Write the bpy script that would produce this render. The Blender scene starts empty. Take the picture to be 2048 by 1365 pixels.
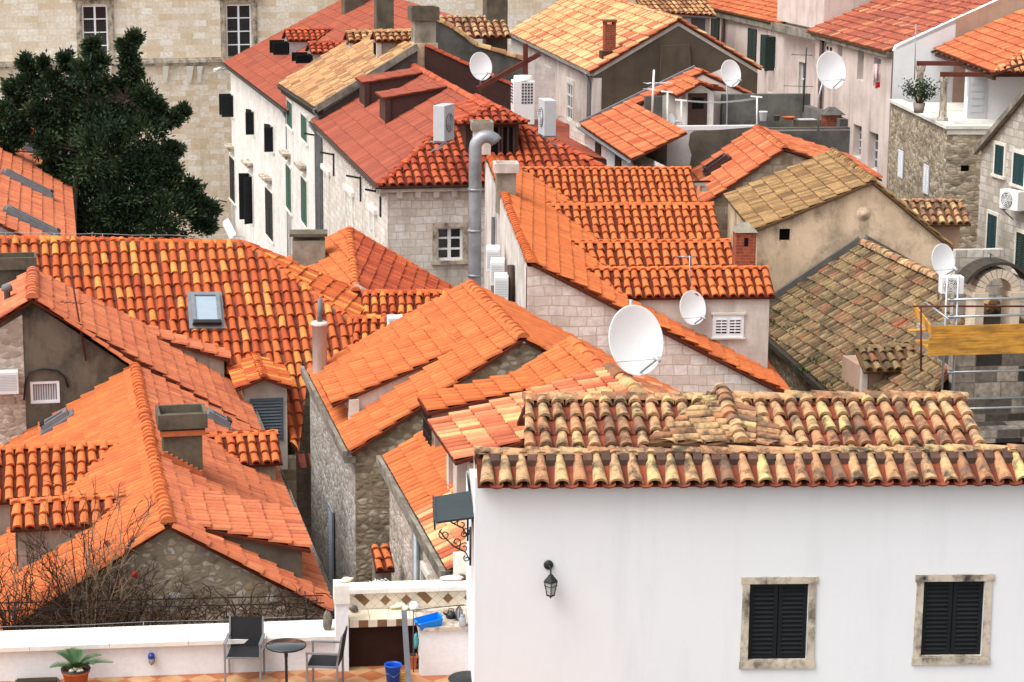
import bpy, bmesh, math, random
from mathutils import Vector, Matrix
from mathutils.geometry import tessellate_polygon
random.seed(7)
R=math.radians
COL=bpy.context.scene.collection
# ---------------------------------------------------------------- camera model
H=24.0; FPX=4500.0; PITCH=R(12); ROLL=0.008
cp,sp,cr,sr=math.cos(PITCH),math.sin(PITCH),math.cos(ROLL),math.sin(ROLL)
def ray(px,py):
    x=(px-1024)/FPX; y=(682.5-py)/FPX
    xi=x*cr-y*sr; yi=x*sr+y*cr
    Y=cp+yi*sp
    return xi/Y,(-sp+yi*cp)/Y
def at(px,py,Y):
    a,b=ray(px,py); return Vector((a*Y,Y,H+b*Y))
class Fr:
    """ground frame of a building: u along its front, v away from the front"""
    def __init__(s,O,phi):
        s.O=Vector(O); s.deg=phi; s.p=R(phi); s.c=math.cos(s.p); s.s=math.sin(s.p)
    def loc(s,P):
        x=P[0]-s.O[0]; y=P[1]-s.O[1]
        return Vector((x*s.c+y*s.s,-x*s.s+y*s.c,P[2]))
    def w(s,u,v,z): return Vector((s.O[0]+u*s.c-v*s.s,s.O[1]+u*s.s+v*s.c,z))
    def v(s,px,py,v=0):
        a,b=ray(px,py); Y=(v-s.O[0]*s.s+s.O[1]*s.c)/(-a*s.s+s.c); return s.loc((a*Y,Y,H+b*Y))
    def u(s,px,py,u=0):
        a,b=ray(px,py); Y=(u+s.O[0]*s.c+s.O[1]*s.s)/(a*s.c+s.s); return s.loc((a*Y,Y,H+b*Y))
    def z(s,px,py,z):
        a,b=ray(px,py); Y=(z-H)/b; return s.loc((a*Y,Y,z))
    def pl(s,px,py,P,n):
        """the point of plane (P, n), both in this frame, that is seen at a pixel"""
        c=s.loc((0,0,H)); d=s.v(px,py,50)-c
        t=(Vector(P)-c).dot(n)/d.dot(n); return c+d*t
def phiz(O,px,py):
    """heading of the level line that leaves O and is seen to pass a pixel"""
    a,b=ray(px,py); Y=(O[2]-H)/b; return math.degrees(math.atan2(-(a*Y-O[0]),Y-O[1]))
def nrm(a,b,c):
    n=(Vector(b)-Vector(a)).cross(Vector(c)-Vector(a)).normalized()
    return n if n.z>=0 else -n
# ---------------------------------------------------------------- mesh builder
def clip(poly,cv):
    """clip polygon of (a,b,h) to a convex counter-clockwise polygon of (a,b)"""
    out=poly
    for i in range(len(cv)):
        x0,y0=cv[i]; x1,y1=cv[(i+1)%len(cv)]
        ex,ey=x1-x0,y1-y0
        src=out; out=[]
        if not src: return out
        ds=[ex*(p[1]-y0)-ey*(p[0]-x0) for p in src]
        for j in range(len(src)):
            p,q=src[j],src[(j+1)%len(src)]; dp,dq=ds[j],ds[(j+1)%len(src)]
            if dp>=0: out.append(p)
            if (dp>=0)!=(dq>=0):
                t=dp/(dp-dq); out.append(tuple(p[k]+t*(q[k]-p[k]) for k in range(3)))
    return out
class MB:
    def __init__(s): s.V=[]; s.F=[]; s.M=[]; s.S=[]; s.Rn=[]
    def vs(s,pts):
        i=len(s.V); s.V.extend([tuple(p) for p in pts]); return list(range(i,i+len(pts)))
    def fi(s,idx,m=0,sm=False,r=0.0):
        s.F.append(tuple(idx)); s.M.append(m); s.S.append(sm); s.Rn.append(r)
    def face(s,pts,m=0,r=0.0): s.fi(s.vs(pts),m,False,r)
    def box(s,a,b,m=0,r=0.0):
        x0,y0,z0=a; x1,y1,z1=b
        s.hexa([(x0,y0,z0),(x1,y0,z0),(x1,y1,z0),(x0,y1,z0)],[(x0,y0,z1),(x1,y0,z1),(x1,y1,z1),(x0,y1,z1)],m,r)
    def hexa(s,lo,hi,m=0,r=0.0):
        n=len(lo); i=s.vs(lo); j=s.vs(hi)
        s.fi(i[::-1],m,False,r); s.fi(j,m,False,r)
        for k in range(n): s.fi((i[k],i[(k+1)%n],j[(k+1)%n],j[k]),m,False,r)
    def obox(s,c,x,y,z,m=0,r=0.0):
        """box round centre c with half-axis vectors"""
        c,x,y,z=Vector(c),Vector(x),Vector(y),Vector(z)
        s.hexa([c-x-y-z,c+x-y-z,c+x+y-z,c-x+y-z],[c-x-y+z,c+x-y+z,c+x+y+z,c-x+y+z],m,r)
    def bar(s,p,q,wd,th,up=(0,0,1),m=0):
        p,q=Vector(p),Vector(q); d=(q-p); l=d.length/2; d.normalize()
        a=d.cross(Vector(up))
        if a.length<1e-4: a=d.cross(Vector((1,0,0)))
        a.normalize(); b=a.cross(d)
        s.obox((p+q)/2,d*l,a*wd/2,b*th/2,m)
    def tube(s,pts,r,seg=8,m=0,cap=True):
        pts=[Vector(p) for p in pts]; rs=r if isinstance(r,(list,tuple)) else [r]*len(pts)
        rings=[]; ref=None
        for i,p in enumerate(pts):
            d=(pts[min(i+1,len(pts)-1)]-pts[max(i-1,0)]).normalized()
            if ref is None: ref=Vector((0,0,1)) if abs(d.z)<.9 else Vector((1,0,0))
            a=d.cross(ref)
            if a.length<1e-3: a=d.cross(Vector((0.3,1,.2)))
            a.normalize(); b=a.cross(d); ref=b
            rings.append(s.vs([p+(a*math.cos(2*math.pi*k/seg)+b*math.sin(2*math.pi*k/seg))*rs[i] for k in range(seg)]))
        for i in range(len(rings)-1):
            A,B=rings[i],rings[i+1]
            for k in range(seg): s.fi((A[k],A[(k+1)%seg],B[(k+1)%seg],B[k]),m,True)
        if cap: s.fi(rings[0][::-1],m); s.fi(rings[-1],m)
    def lathe(s,prof,c=(0,0,0),ax=(0,0,1),seg=20,m=0,sm=True,sx=1.0):
        """revolve (radius, height) pairs round an axis"""
        ax=Vector(ax).normalized(); t=Vector((0,0,1)) if abs(ax.z)<.9 else Vector((1,0,0))
        a=t.cross(ax).normalized(); b=ax.cross(a); c=Vector(c); rings=[]
        for r,h in prof:
            rings.append(s.vs([c+ax*h+(a*math.cos(2*math.pi*k/seg)*sx+b*math.sin(2*math.pi*k/seg))*max(r,1e-4) for k in range(seg)]))
        for i in range(len(rings)-1):
            A,B=rings[i],rings[i+1]
            for k in range(seg): s.fi((A[k],A[(k+1)%seg],B[(k+1)%seg],B[k]),m,sm)
    def blob(s,c,rx,ry,rz,seg=10,rings=7,amp=.12,m=0):
        c=Vector(c); ph=[random.uniform(0,6.28) for _ in range(4)]; R_=[]
        for i in range(rings+1):
            t=math.pi*i/rings; row=[]
            for k in range(seg):
                p=2*math.pi*k/seg
                q=1+amp*(math.sin(2*p+ph[0]+t)+math.sin(3*t+ph[1]+p)+.6*math.sin(4*p+ph[2]))
                row.append(c+Vector((rx*math.sin(t)*math.cos(p)*q,ry*math.sin(t)*math.sin(p)*q,rz*math.cos(t)*q)))
            R_.append(s.vs(row))
        for i in range(rings):
            for k in range(seg): s.fi((R_[i][k],R_[i+1][k],R_[i+1][(k+1)%seg],R_[i][(k+1)%seg]),m,True)
    def build(s,name,mats,parent=None,bevel=0):
        me=bpy.data.meshes.new(name); me.from_pydata(s.V,[],s.F)
        if not isinstance(mats,(list,tuple)): mats=[mats]
        for m in mats: me.materials.append(MAT[m] if isinstance(m,str) else m)
        me.polygons.foreach_set('material_index',s.M); me.polygons.foreach_set('use_smooth',s.S)
        at_=me.attributes.new('rnd','FLOAT','FACE'); at_.data.foreach_set('value',s.Rn)
        uv=me.uv_layers.new(name='UVMap'); buf=[0.0]*(2*len(me.loops)); me.update()
        for p in me.polygons:
            n=p.normal
            if abs(n.z)>.93: t=Vector((1,0,0)); b=Vector((0,1,0))
            else:
                t=Vector((0,0,1)).cross(n).normalized(); b=n.cross(t)
            for li in p.loop_indices:
                q=me.vertices[me.loops[li].vertex_index].co
                buf[2*li]=q.dot(t)+7.3*n.y; buf[2*li+1]=q.dot(b)
        uv.data.foreach_set('uv',buf)
        o=bpy.data.objects.new(name,me); COL.objects.link(o)
        if parent: o.parent=parent
        if bevel:
            bv=o.modifiers.new('bevel','BEVEL'); bv.width=bevel; bv.segments=2; bv.limit_method='ANGLE'
        return o
def tag(o,label,cat,group=None):
    o['label']=label; o['category']=cat
    if group: o['group']=group
    return o
def thing(name,label,cat,loc=(0,0,0),rot=0,group=None):
    o=bpy.data.objects.new(name,None); COL.objects.link(o); o.empty_display_size=.2
    o.location=loc; o.rotation_euler=(0,0,R(rot)); return tag(o,label,cat,group)
def dup(root,loc,rot,label,group=None):
    r=root.copy(); COL.objects.link(r); r.location=loc; r.rotation_euler=(0,0,R(rot)); r['label']=label
    if group: r['group']=group
    for ch in list(root.children):
        c=ch.copy(); COL.objects.link(c); c.parent=r
        for g in list(ch.children):
            d=g.copy(); COL.objects.link(d); d.parent=c
    return r
# ---------------------------------------------------------------- materials
MAT={}
class NT:
    def __init__(s,name,rough=.8,spec=.3,metal=0):
        s.m=bpy.data.materials.new(name); s.m.use_nodes=True; s.t=s.m.node_tree; s.b=s.t.nodes['Principled BSDF']
        s.b.inputs['Roughness'].default_value=rough; s.b.inputs['Metallic'].default_value=metal
        s.b.inputs['Specular IOR Level'].default_value=spec; MAT[name]=s.m
    def n(s,ty,**k):
        x=s.t.nodes.new(ty)
        for a,b in k.items(): setattr(x,a,b)
        return x
    def l(s,a,b): s.t.links.new(a,b)
    def uv(s,sx=1,sy=1,rot=0,obj=False):
        c=s.n('ShaderNodeTexCoord'); m=s.n('ShaderNodeMapping'); m.inputs['Scale'].default_value=(sx,sy,sx)
        m.inputs['Rotation'].default_value=(0,0,rot)
        s.l(c.outputs['Object' if obj else 'UV'],m.inputs['Vector']); return m.outputs[0]
    def noise(s,vec,sc,det=4,rough=.6):
        x=s.n('ShaderNodeTexNoise'); x.inputs['Scale'].default_value=sc; x.inputs['Detail'].default_value=det
        x.inputs['Roughness'].default_value=rough; s.l(vec,x.inputs['Vector']); return x.outputs['Fac']
    def ramp(s,fac,stops,const=False):
        x=s.n('ShaderNodeValToRGB'); e=x.color_ramp.elements
        x.color_ramp.interpolation='CONSTANT' if const else 'LINEAR'
        while len(e)<len(stops): e.new(0.5)
        for i,(p,c) in enumerate(stops):
            e[i].position=p; c=(c,c,c) if isinstance(c,(int,float)) else c; e[i].color=(*c,1)
        s.l(fac,x.inputs['Fac']); return x.outputs['Color']
    def mix(s,fac,a,b,mode='MIX'):
        x=s.n('ShaderNodeMix',data_type='RGBA',blend_type=mode)
        for inp,v in ((x.inputs[0],fac),(x.inputs[6],a),(x.inputs[7],b)):
            if isinstance(v,(int,float)): inp.default_value=v
            elif isinstance(v,tuple): inp.default_value=(*v,1)
            else: s.l(v,inp)
        return x.outputs[2]
    def math(s,op,a,b):
        x=s.n('ShaderNodeMath',operation=op)
        for i,v in enumerate((a,b)):
            if isinstance(v,(int,float)): x.inputs[i].default_value=v
            else: s.l(v,x.inputs[i])
        return x.outputs[0]
    def col(s,c):
        if isinstance(c,tuple): s.b.inputs['Base Color'].default_value=(*c,1)
        else: s.l(c,s.b.inputs['Base Color'])
    def bump(s,h,st=.4,d=.02):
        x=s.n('ShaderNodeBump'); x.inputs['Strength'].default_value=st; x.inputs['Distance'].default_value=d
        s.l(h,x.inputs['Height']); s.l(x.outputs[0],s.b.inputs['Normal'])
def plain(name,c,rough=.6,spec=.3,metal=0,var=.15,sc=6):
    t=NT(name,rough,spec,metal); f=t.noise(t.uv(obj=True),sc)
    t.col(t.ramp(f,[(.3,tuple(x*(1-var) for x in c)),(.7,tuple(min(1,x*(1+var)) for x in c))]))
def plaster(name,c,stain,amt=.5,sc=.7,streak=.6,dark=(.05,.045,.04),damt=.0,bump=.25,fine=.18,dsc=1.1):
    """lime render: broad patches, vertical run-off streaks and black crust of its own shape"""
    t=NT(name,.9,.15); v=t.uv()
    f1=t.noise(v,sc,6,.65); f2=t.noise(t.uv(1.7,.16),1.0,7,.68); f3=t.noise(v,14,3)
    k=t.ramp(f1,[(.42,0.0),(.68,1.0)]); col=t.mix(t.math('MULTIPLY',k,amt),c,stain)
    k2=t.ramp(f2,[(.5,0.0),(.72,1.0)]); col=t.mix(t.math('MULTIPLY',k2,streak*amt),col,tuple(x*.55 for x in stain))
    if damt:
        f4=t.noise(t.uv(1,.7),dsc,8,.7); k4=t.ramp(f4,[(.56-.1*damt,0.0),(.66,1.0)])
        col=t.mix(t.math('MULTIPLY',k4,min(1,damt)),col,dark)
    col=t.mix(t.ramp(f3,[(.35,fine),(.6,0.0)]),col,tuple(x*.6 for x in c)); t.col(col)
    t.bump(t.mix(.5,f1,f3),bump,.01)
def ashlar(name,c1,c2,mortar,bw=.55,rh=.27,stain=(.2,.17,.13),amt=.4,ms=.012,white=None,dist=.04):
    """coursed cut stone, one tone per block"""
    t=NT(name,.9,.15); v=t.uv()
    dn=t.n('ShaderNodeTexNoise'); dn.inputs['Scale'].default_value=2.2; t.l(v,dn.inputs['Vector'])
    vv=t.n('ShaderNodeMix',data_type='VECTOR'); vv.inputs[0].default_value=dist
    t.l(v,vv.inputs[4]); t.l(dn.outputs['Color'],vv.inputs[5])
    b=t.n('ShaderNodeTexBrick'); b.inputs['Scale'].default_value=1; b.inputs['Brick Width'].default_value=bw
    b.inputs['Row Height'].default_value=rh; b.inputs['Mortar Size'].default_value=ms; b.inputs['Mortar Smooth'].default_value=.3
    b.inputs['Color1'].default_value=(0,0,0,1); b.inputs['Color2'].default_value=(1,1,1,1); b.inputs['Mortar'].default_value=(.5,.5,.5,1)
    b.squash=.8; b.squash_frequency=3; b.offset=.43
    t.l(vv.outputs[1],b.inputs['Vector'])
    col=t.ramp(b.outputs['Color'],[(0,c1),(.35,tuple((x+y)/2 for x,y in zip(c1,c2))),(.75,c2),(1,white or c2)])
    f=t.noise(v,7,5); col=t.mix(t.ramp(f,[(.35,.45),(.6,0.0)]),col,tuple(x*.7 for x in c1))
    col=t.mix(b.outputs['Fac'],col,mortar)
    f2=t.noise(v,.6,6,.7); col=t.mix(t.math('MULTIPLY',t.ramp(f2,[(.45,0.0),(.7,1.0)]),amt),col,stain)
    f4=t.noise(t.uv(2.5,.2),1.0,5); col=t.mix(t.math('MULTIPLY',t.ramp(f4,[(.52,0.0),(.75,1.0)]),amt*.8),col,tuple(x*.6 for x in stain))
    t.col(col); t.bump(t.mix(.35,t.math('SUBTRACT',1.0,b.outputs['Fac']),f),.5,.02)
def rubble(name,stops,mortar,sc=3.2,stain=(.06,.055,.05),amt=.5,sy=1.5,edge=.09):
    """irregular field stone in thick lime mortar"""
    t=NT(name,.95,.1); v=t.uv(1,sy)
    dn=t.n('ShaderNodeTexNoise'); dn.inputs['Scale'].default_value=3; dn.inputs['Detail'].default_value=3; t.l(v,dn.inputs['Vector'])
    vv=t.n('ShaderNodeMix',data_type='VECTOR'); vv.inputs[0].default_value=.12
    t.l(v,vv.inputs[4]); t.l(dn.outputs['Color'],vv.inputs[5])
    a=t.n('ShaderNodeTexVoronoi',feature='F1'); e=t.n('ShaderNodeTexVoronoi',feature='DISTANCE_TO_EDGE')
    for x in (a,e): x.inputs['Scale'].default_value=sc; t.l(vv.outputs[1],x.inputs['Vector'])
    bw=t.n('ShaderNodeSeparateColor'); t.l(a.outputs['Color'],bw.inputs[0])
    col=t.ramp(bw.outputs[0],stops); f=t.noise(v,9,5)
    col=t.mix(t.ramp(f,[(.35,.5),(.6,0.0)]),col,mortar)
    big=t.noise(v,1.3,4); thr=t.math('MULTIPLY',t.ramp(big,[(.35,.3),(.7,1.6)]),edge)
    k=t.n('ShaderNodeMath',operation='LESS_THAN'); t.l(e.outputs['Distance'],k.inputs[0]); t.l(thr,k.inputs[1])
    col=t.mix(t.math('MULTIPLY',k.outputs[0],.85),col,mortar)
    f2=t.noise(v,.8,7,.7); col=t.mix(t.math('MULTIPLY',t.ramp(f2,[(.46,0.0),(.68,1.0)]),amt),col,stain)
    t.col(col); t.bump(t.mix(.3,e.outputs['Distance'],f),.8,.05)
def tilemat(name,stops,dirt=(.05,.03,.02),amt=.3,sc=1.2,fine=.25,moss=None,mamt=0,rough=.75):
    """fired clay: one tone per tile, soot and lichen blotches"""
    t=NT(name,rough,.25); a=t.n('ShaderNodeAttribute'); a.attribute_name='rnd'
    v=t.uv(obj=True); col=t.ramp(a.outputs['Fac'],stops)
    f=t.noise(v,9,4,.7); col=t.mix(t.ramp(f,[(.3,fine),(.62,0.0)]),col,tuple(x*.5 for x in stops[0][1]))
    f2=t.noise(v,sc,7,.72); col=t.mix(t.math('MULTIPLY',t.ramp(f2,[(.48,0.0),(.62,1.0)]),amt),col,dirt)
    if moss:
        f3=t.noise(v,3.5,6,.75); col=t.mix(t.math('MULTIPLY',t.ramp(f3,[(.5,0.0),(.64,1.0)]),mamt),col,moss)
    t.col(col); t.bump(f,.25,.01)
# ---------------------------------------------------------------- roofs
def tiles(mb,poly,w=.24,L=.36,h=.07,seg=5,step=.052,jit=.012,pans=False,down=None,slab=.055,cw=.74,taper=.42,pieces=None):
    P=[Vector(p) for p in poly]; n=Vector((0,0,0))
    for i in range(len(P)): n+=(P[i]-P[0]).cross(P[(i+1)%len(P)]-P[0])
    n.normalize()
    if n.z<0: n=-n
    o=P[0]; d=Vector(down) if down else -(Vector((0,0,1))-n*n.z)
    d=(d-n*d.dot(n)).normalized(); s=n.cross(d)
    A=[((p-o).dot(s),(p-o).dot(d)) for p in P]
    area=sum(A[i][0]*A[(i+1)%len(A)][1]-A[(i+1)%len(A)][0]*A[i][1] for i in range(len(A)))
    if area<0: A=A[::-1]
    W=lambda q: o+s*q[0]+d*q[1]+n*q[2]
    a0,a1=min(a for a,b in A),max(a for a,b in A); b0,b1=min(b for a,b in A),max(b for a,b in A)
    nc=max(1,round((a1-a0)/w)); w=(a1-a0)/nc; nr=int((b1-b0)/L)+2
    PC=[]
    for q in (pieces or [P]):
        B=[((V_-o).dot(s),(V_-o).dot(d)) for V_ in (Vector(p) for p in q)]
        if sum(B[i][0]*B[(i+1)%len(B)][1]-B[(i+1)%len(B)][0]*B[i][1] for i in range(len(B)))<0: B=B[::-1]
        PC.append(B)
    key=random.random()
    for A in PC: _tiles(mb,A,W,a0,b1,nc,nr,w,L,h,seg,step,jit,pans,slab,cw,taper,key)
def _tiles(mb,A,W,a0,b1,nc,nr,w,L,h,seg,step,jit,pans,slab,cw,taper,key):
    a1=a0+nc*w
    mb.hexa([W((a,b,-slab)) for a,b in A],[W((a,b,0)) for a,b in A],1,.5)
    E=[]
    for i in range(len(A)):
        x0,y0=A[i]; x1,y1=A[(i+1)%len(A)]; l=math.hypot(x1-x0,y1-y0)
        if l>1e-6: E.append((x0,y0,(x1-x0)/l,(y1-y0)/l))
    for i in range(nc):
        for j in range(nr):
            ca=a0+(i+.5)*w; lo=b1-j*L; hi=lo-L*1.12
            dm=min(ex*((lo+hi)/2-y0)-ey*(ca-x0) for x0,y0,ex,ey in E)
            if dm<-L*.75: continue
            full=dm>L*.75
            rg=random.Random(hash((round(key*1e9),i,j))); r=rg.random(); jx=rg.gauss(0,jit); tw=rg.gauss(0,jit*.6); ji=rg.gauss(0,jit*.5)
            lo2=lo+min(ji,0) if j==0 else lo+ji
            wl,wh=w*cw*.5,w*cw*taper
            ring=[]
            for (bb,hw,hh,base,dx) in ((hi,wh,h*.86,0.0,jx-tw),(lo2,wl,h,step,jx+tw)):
                ring.append([(ca+dx-math.cos(math.pi*k/seg)*hw,bb,base+max(0,math.sin(math.pi*k/seg))*hh) for k in range(seg+1)])
            lip=[(ca+jx+tw-math.cos(math.pi*k/seg)*wl*.88,lo2,step*.45+max(0,math.sin(math.pi*k/seg))*h*.8) for k in range(seg+1)]
            if full:
                X=mb.vs([W(q) for q in ring[0]]); Y=mb.vs([W(q) for q in ring[1]])
                for k in range(seg): mb.fi((X[k],Y[k],Y[k+1],X[k+1]),0,True,r)
                Y2=mb.vs([W(q) for q in ring[1]]); Z=mb.vs([W(q) for q in lip])
                for k in range(seg): mb.fi((Y2[k],Z[k],Z[k+1],Y2[k+1]),0,False,r)
            else:
                for k in range(seg):
                    c=clip([ring[0][k],ring[1][k],ring[1][k+1],ring[0][k+1]],A)
                    if len(c)>2: mb.face([W(q) for q in c],0,r)
                    # the lip lies in one row: keep it if its middle is inside
                    ma=(ring[1][k][0]+ring[1][k+1][0])/2
                    if min(ex*(lo2-y0)-ey*(ma-x0) for x0,y0,ex,ey in E)>-.03:
                        mb.face([W(ring[1][k]),W(lip[k]),W(lip[k+1]),W(ring[1][k+1])],0,r)
            if pans:
                ca2=ca+w/2; r2=rg.random(); hw=w*.36
                for (u0,u1) in ((0,1),(1,2),(2,3),(3,4)):
                    q=[]
                    for kk,bb,bs in ((u0,hi,.012),(u0,lo,.03),(u1,lo,.03),(u1,hi,.012)):
                        t=math.pi*kk/4; q.append((ca2-math.cos(t)*hw,bb+(.0 if j else .05),bs+.035-math.sin(t)*.05))
                    if not full and j>0: q=clip(q,A)
                    elif not full and not(a0-.2<ca2<a1): q=[]
                    if len(q)>2: mb.face([W(p) for p in q],2,r2)
                if j==0 and ca2<a1:
                    top=[];bot=[]
                    for kk in range(5):
                        t=math.pi*kk/4; x_=ca2-math.cos(t)*hw
                        top.append((x_,lo+.05,.065-math.sin(t)*.05)); bot.append((x_,lo+.05,.045-math.sin(t)*.055))
                    for kk in range(4): mb.face([W(top[kk]),W(bot[kk]),W(bot[kk+1]),W(top[kk+1])],2,r2)
def caps(mb,pts,r=.1,L=.36,seg=6,lift=.05,m=0,jit=.008,bed=None):
    """half-round capping tiles along a ridge, hip or verge"""
    pts=[Vector(p) for p in pts]
    for p,q in zip(pts,pts[1:]):
        d=q-p; ln=d.length; n=max(1,round(ln/L)); d.normalize(); a=d.cross(Vector((0,0,1))).normalized(); b=a.cross(d)
        if bed: mb.obox((p+q)/2-b*.02,d*ln/2,a*r*.8,b*.06,bed)
        for i in range(n):
            x0=p+d*(ln*i/n); x1=p+d*(ln*(i+1.1)/n); rr=random.random(); j=a*random.gauss(0,jit)+b*random.gauss(0,jit*.7)
            if i==n-1: x1=p+d*ln
            A0=mb.vs([x0+j+b*(lift-.3*r)+(a*math.cos(math.pi*k/seg)+b*math.sin(math.pi*k/seg)*.85)*r for k in range(seg+1)])
            A1=mb.vs([x1+j+b*(lift-.3*r-.02)+(a*math.cos(math.pi*k/seg)+b*math.sin(math.pi*k/seg)*.85)*r*.84 for k in range(seg+1)])
            for k in range(seg): mb.fi((A0[k],A0[k+1],A1[k+1],A1[k]),m,True,rr)
            B0=mb.vs([x0+j+b*(lift-.3*r)+(a*math.cos(math.pi*k/seg)+b*math.sin(math.pi*k/seg)*.85)*r for k in range(seg+1)])
            mb.fi(B0,m,False,rr)
            B1=mb.vs([x1+j+b*(lift-.3*r-.02)+(a*math.cos(math.pi*k/seg)+b*math.sin(math.pi*k/seg)*.85)*r*.84 for k in range(seg+1)])
            mb.fi(B1[::-1],m,False,rr)
def roof(parent,poly,mat,name='roof',pan='pan_red',**k):
    mb=MB(); tiles(mb,poly,**k); return mb.build(name,[mat,pan,k.get('panmat','pan_red') if False else 'pan_tile'],parent)
def ridge(parent,pts,mat,name='ridge_tiles',**k):
    mb=MB(); caps(mb,pts,**k); return mb.build(name,[mat,'mortar'],parent)
# ---------------------------------------------------------------- walls and openings
def facade(mb,p0,ud,poly,holes=(),depth=.18,m=0):
    """wall sheet from point p0 along unit vector ud; polygon of (s,z); rectangular openings with reveals"""
    p0=Vector((p0[0],p0[1],0)); ud=Vector((ud[0],ud[1],0)).normalized(); nn=Vector((ud.y,-ud.x,0))
    W=lambda s,z,dp=0: p0+ud*s+Vector((0,0,z))-nn*dp
    loops=[[Vector((s,z,0)) for s,z in poly]]
    for (s0,s1,z0,z1) in holes: loops.append([Vector((s0,z0,0)),Vector((s0,z1,0)),Vector((s1,z1,0)),Vector((s1,z0,0))])
    flat=[v for l in loops for v in l]; idx=mb.vs([W(v.x,v.y) for v in flat])
    if not holes: mb.fi(idx,m)
    else:
        for t in tessellate_polygon(loops):
            a,b,c=[flat[i] for i in t]
            t=t if (b-a).cross(c-a).z>0 else (t[0],t[2],t[1])
            mb.fi([idx[i] for i in t],m)
    for (s0,s1,z0,z1) in holes:
        q=[(s0,z0),(s1,z0),(s1,z1),(s0,z1)]
        for i in range(4):
            (a,b),(c,d)=q[i],q[(i+1)%4]
            mb.face([W(a,b),W(a,b,depth),W(c,d,depth),W(c,d)],m)
def louvre(mb,c,x,z,n,m=0,th=.035,fr=.06,ns=10):
    """louvred leaf round centre c, half vectors x (width) and z (height), outward n"""
    c,x,z,n=Vector(c),Vector(x),Vector(z),Vector(n).normalized()
    lx,lz=x.length,z.length; ux,uz=x/lx,z/lz
    for sg in (-1,1):
        mb.obox(c+ux*sg*(lx-fr/2),ux*fr/2,n*th/2,z,m); mb.obox(c+uz*sg*(lz-fr/2),ux*(lx-fr),n*th/2,uz*fr/2,m)
    mb.obox(c-n*th*.35,ux*(lx-fr),n*.004,uz*(lz-fr),m)
    hs=(lz-fr)/ns
    for i in range(ns):
        q=c-uz*(lz-fr)+uz*hs*(2*i+1)
        mb.obox(q,ux*(lx-fr),(n*.018-uz*hs*.62),(uz*.006+n*.003),m)
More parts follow.
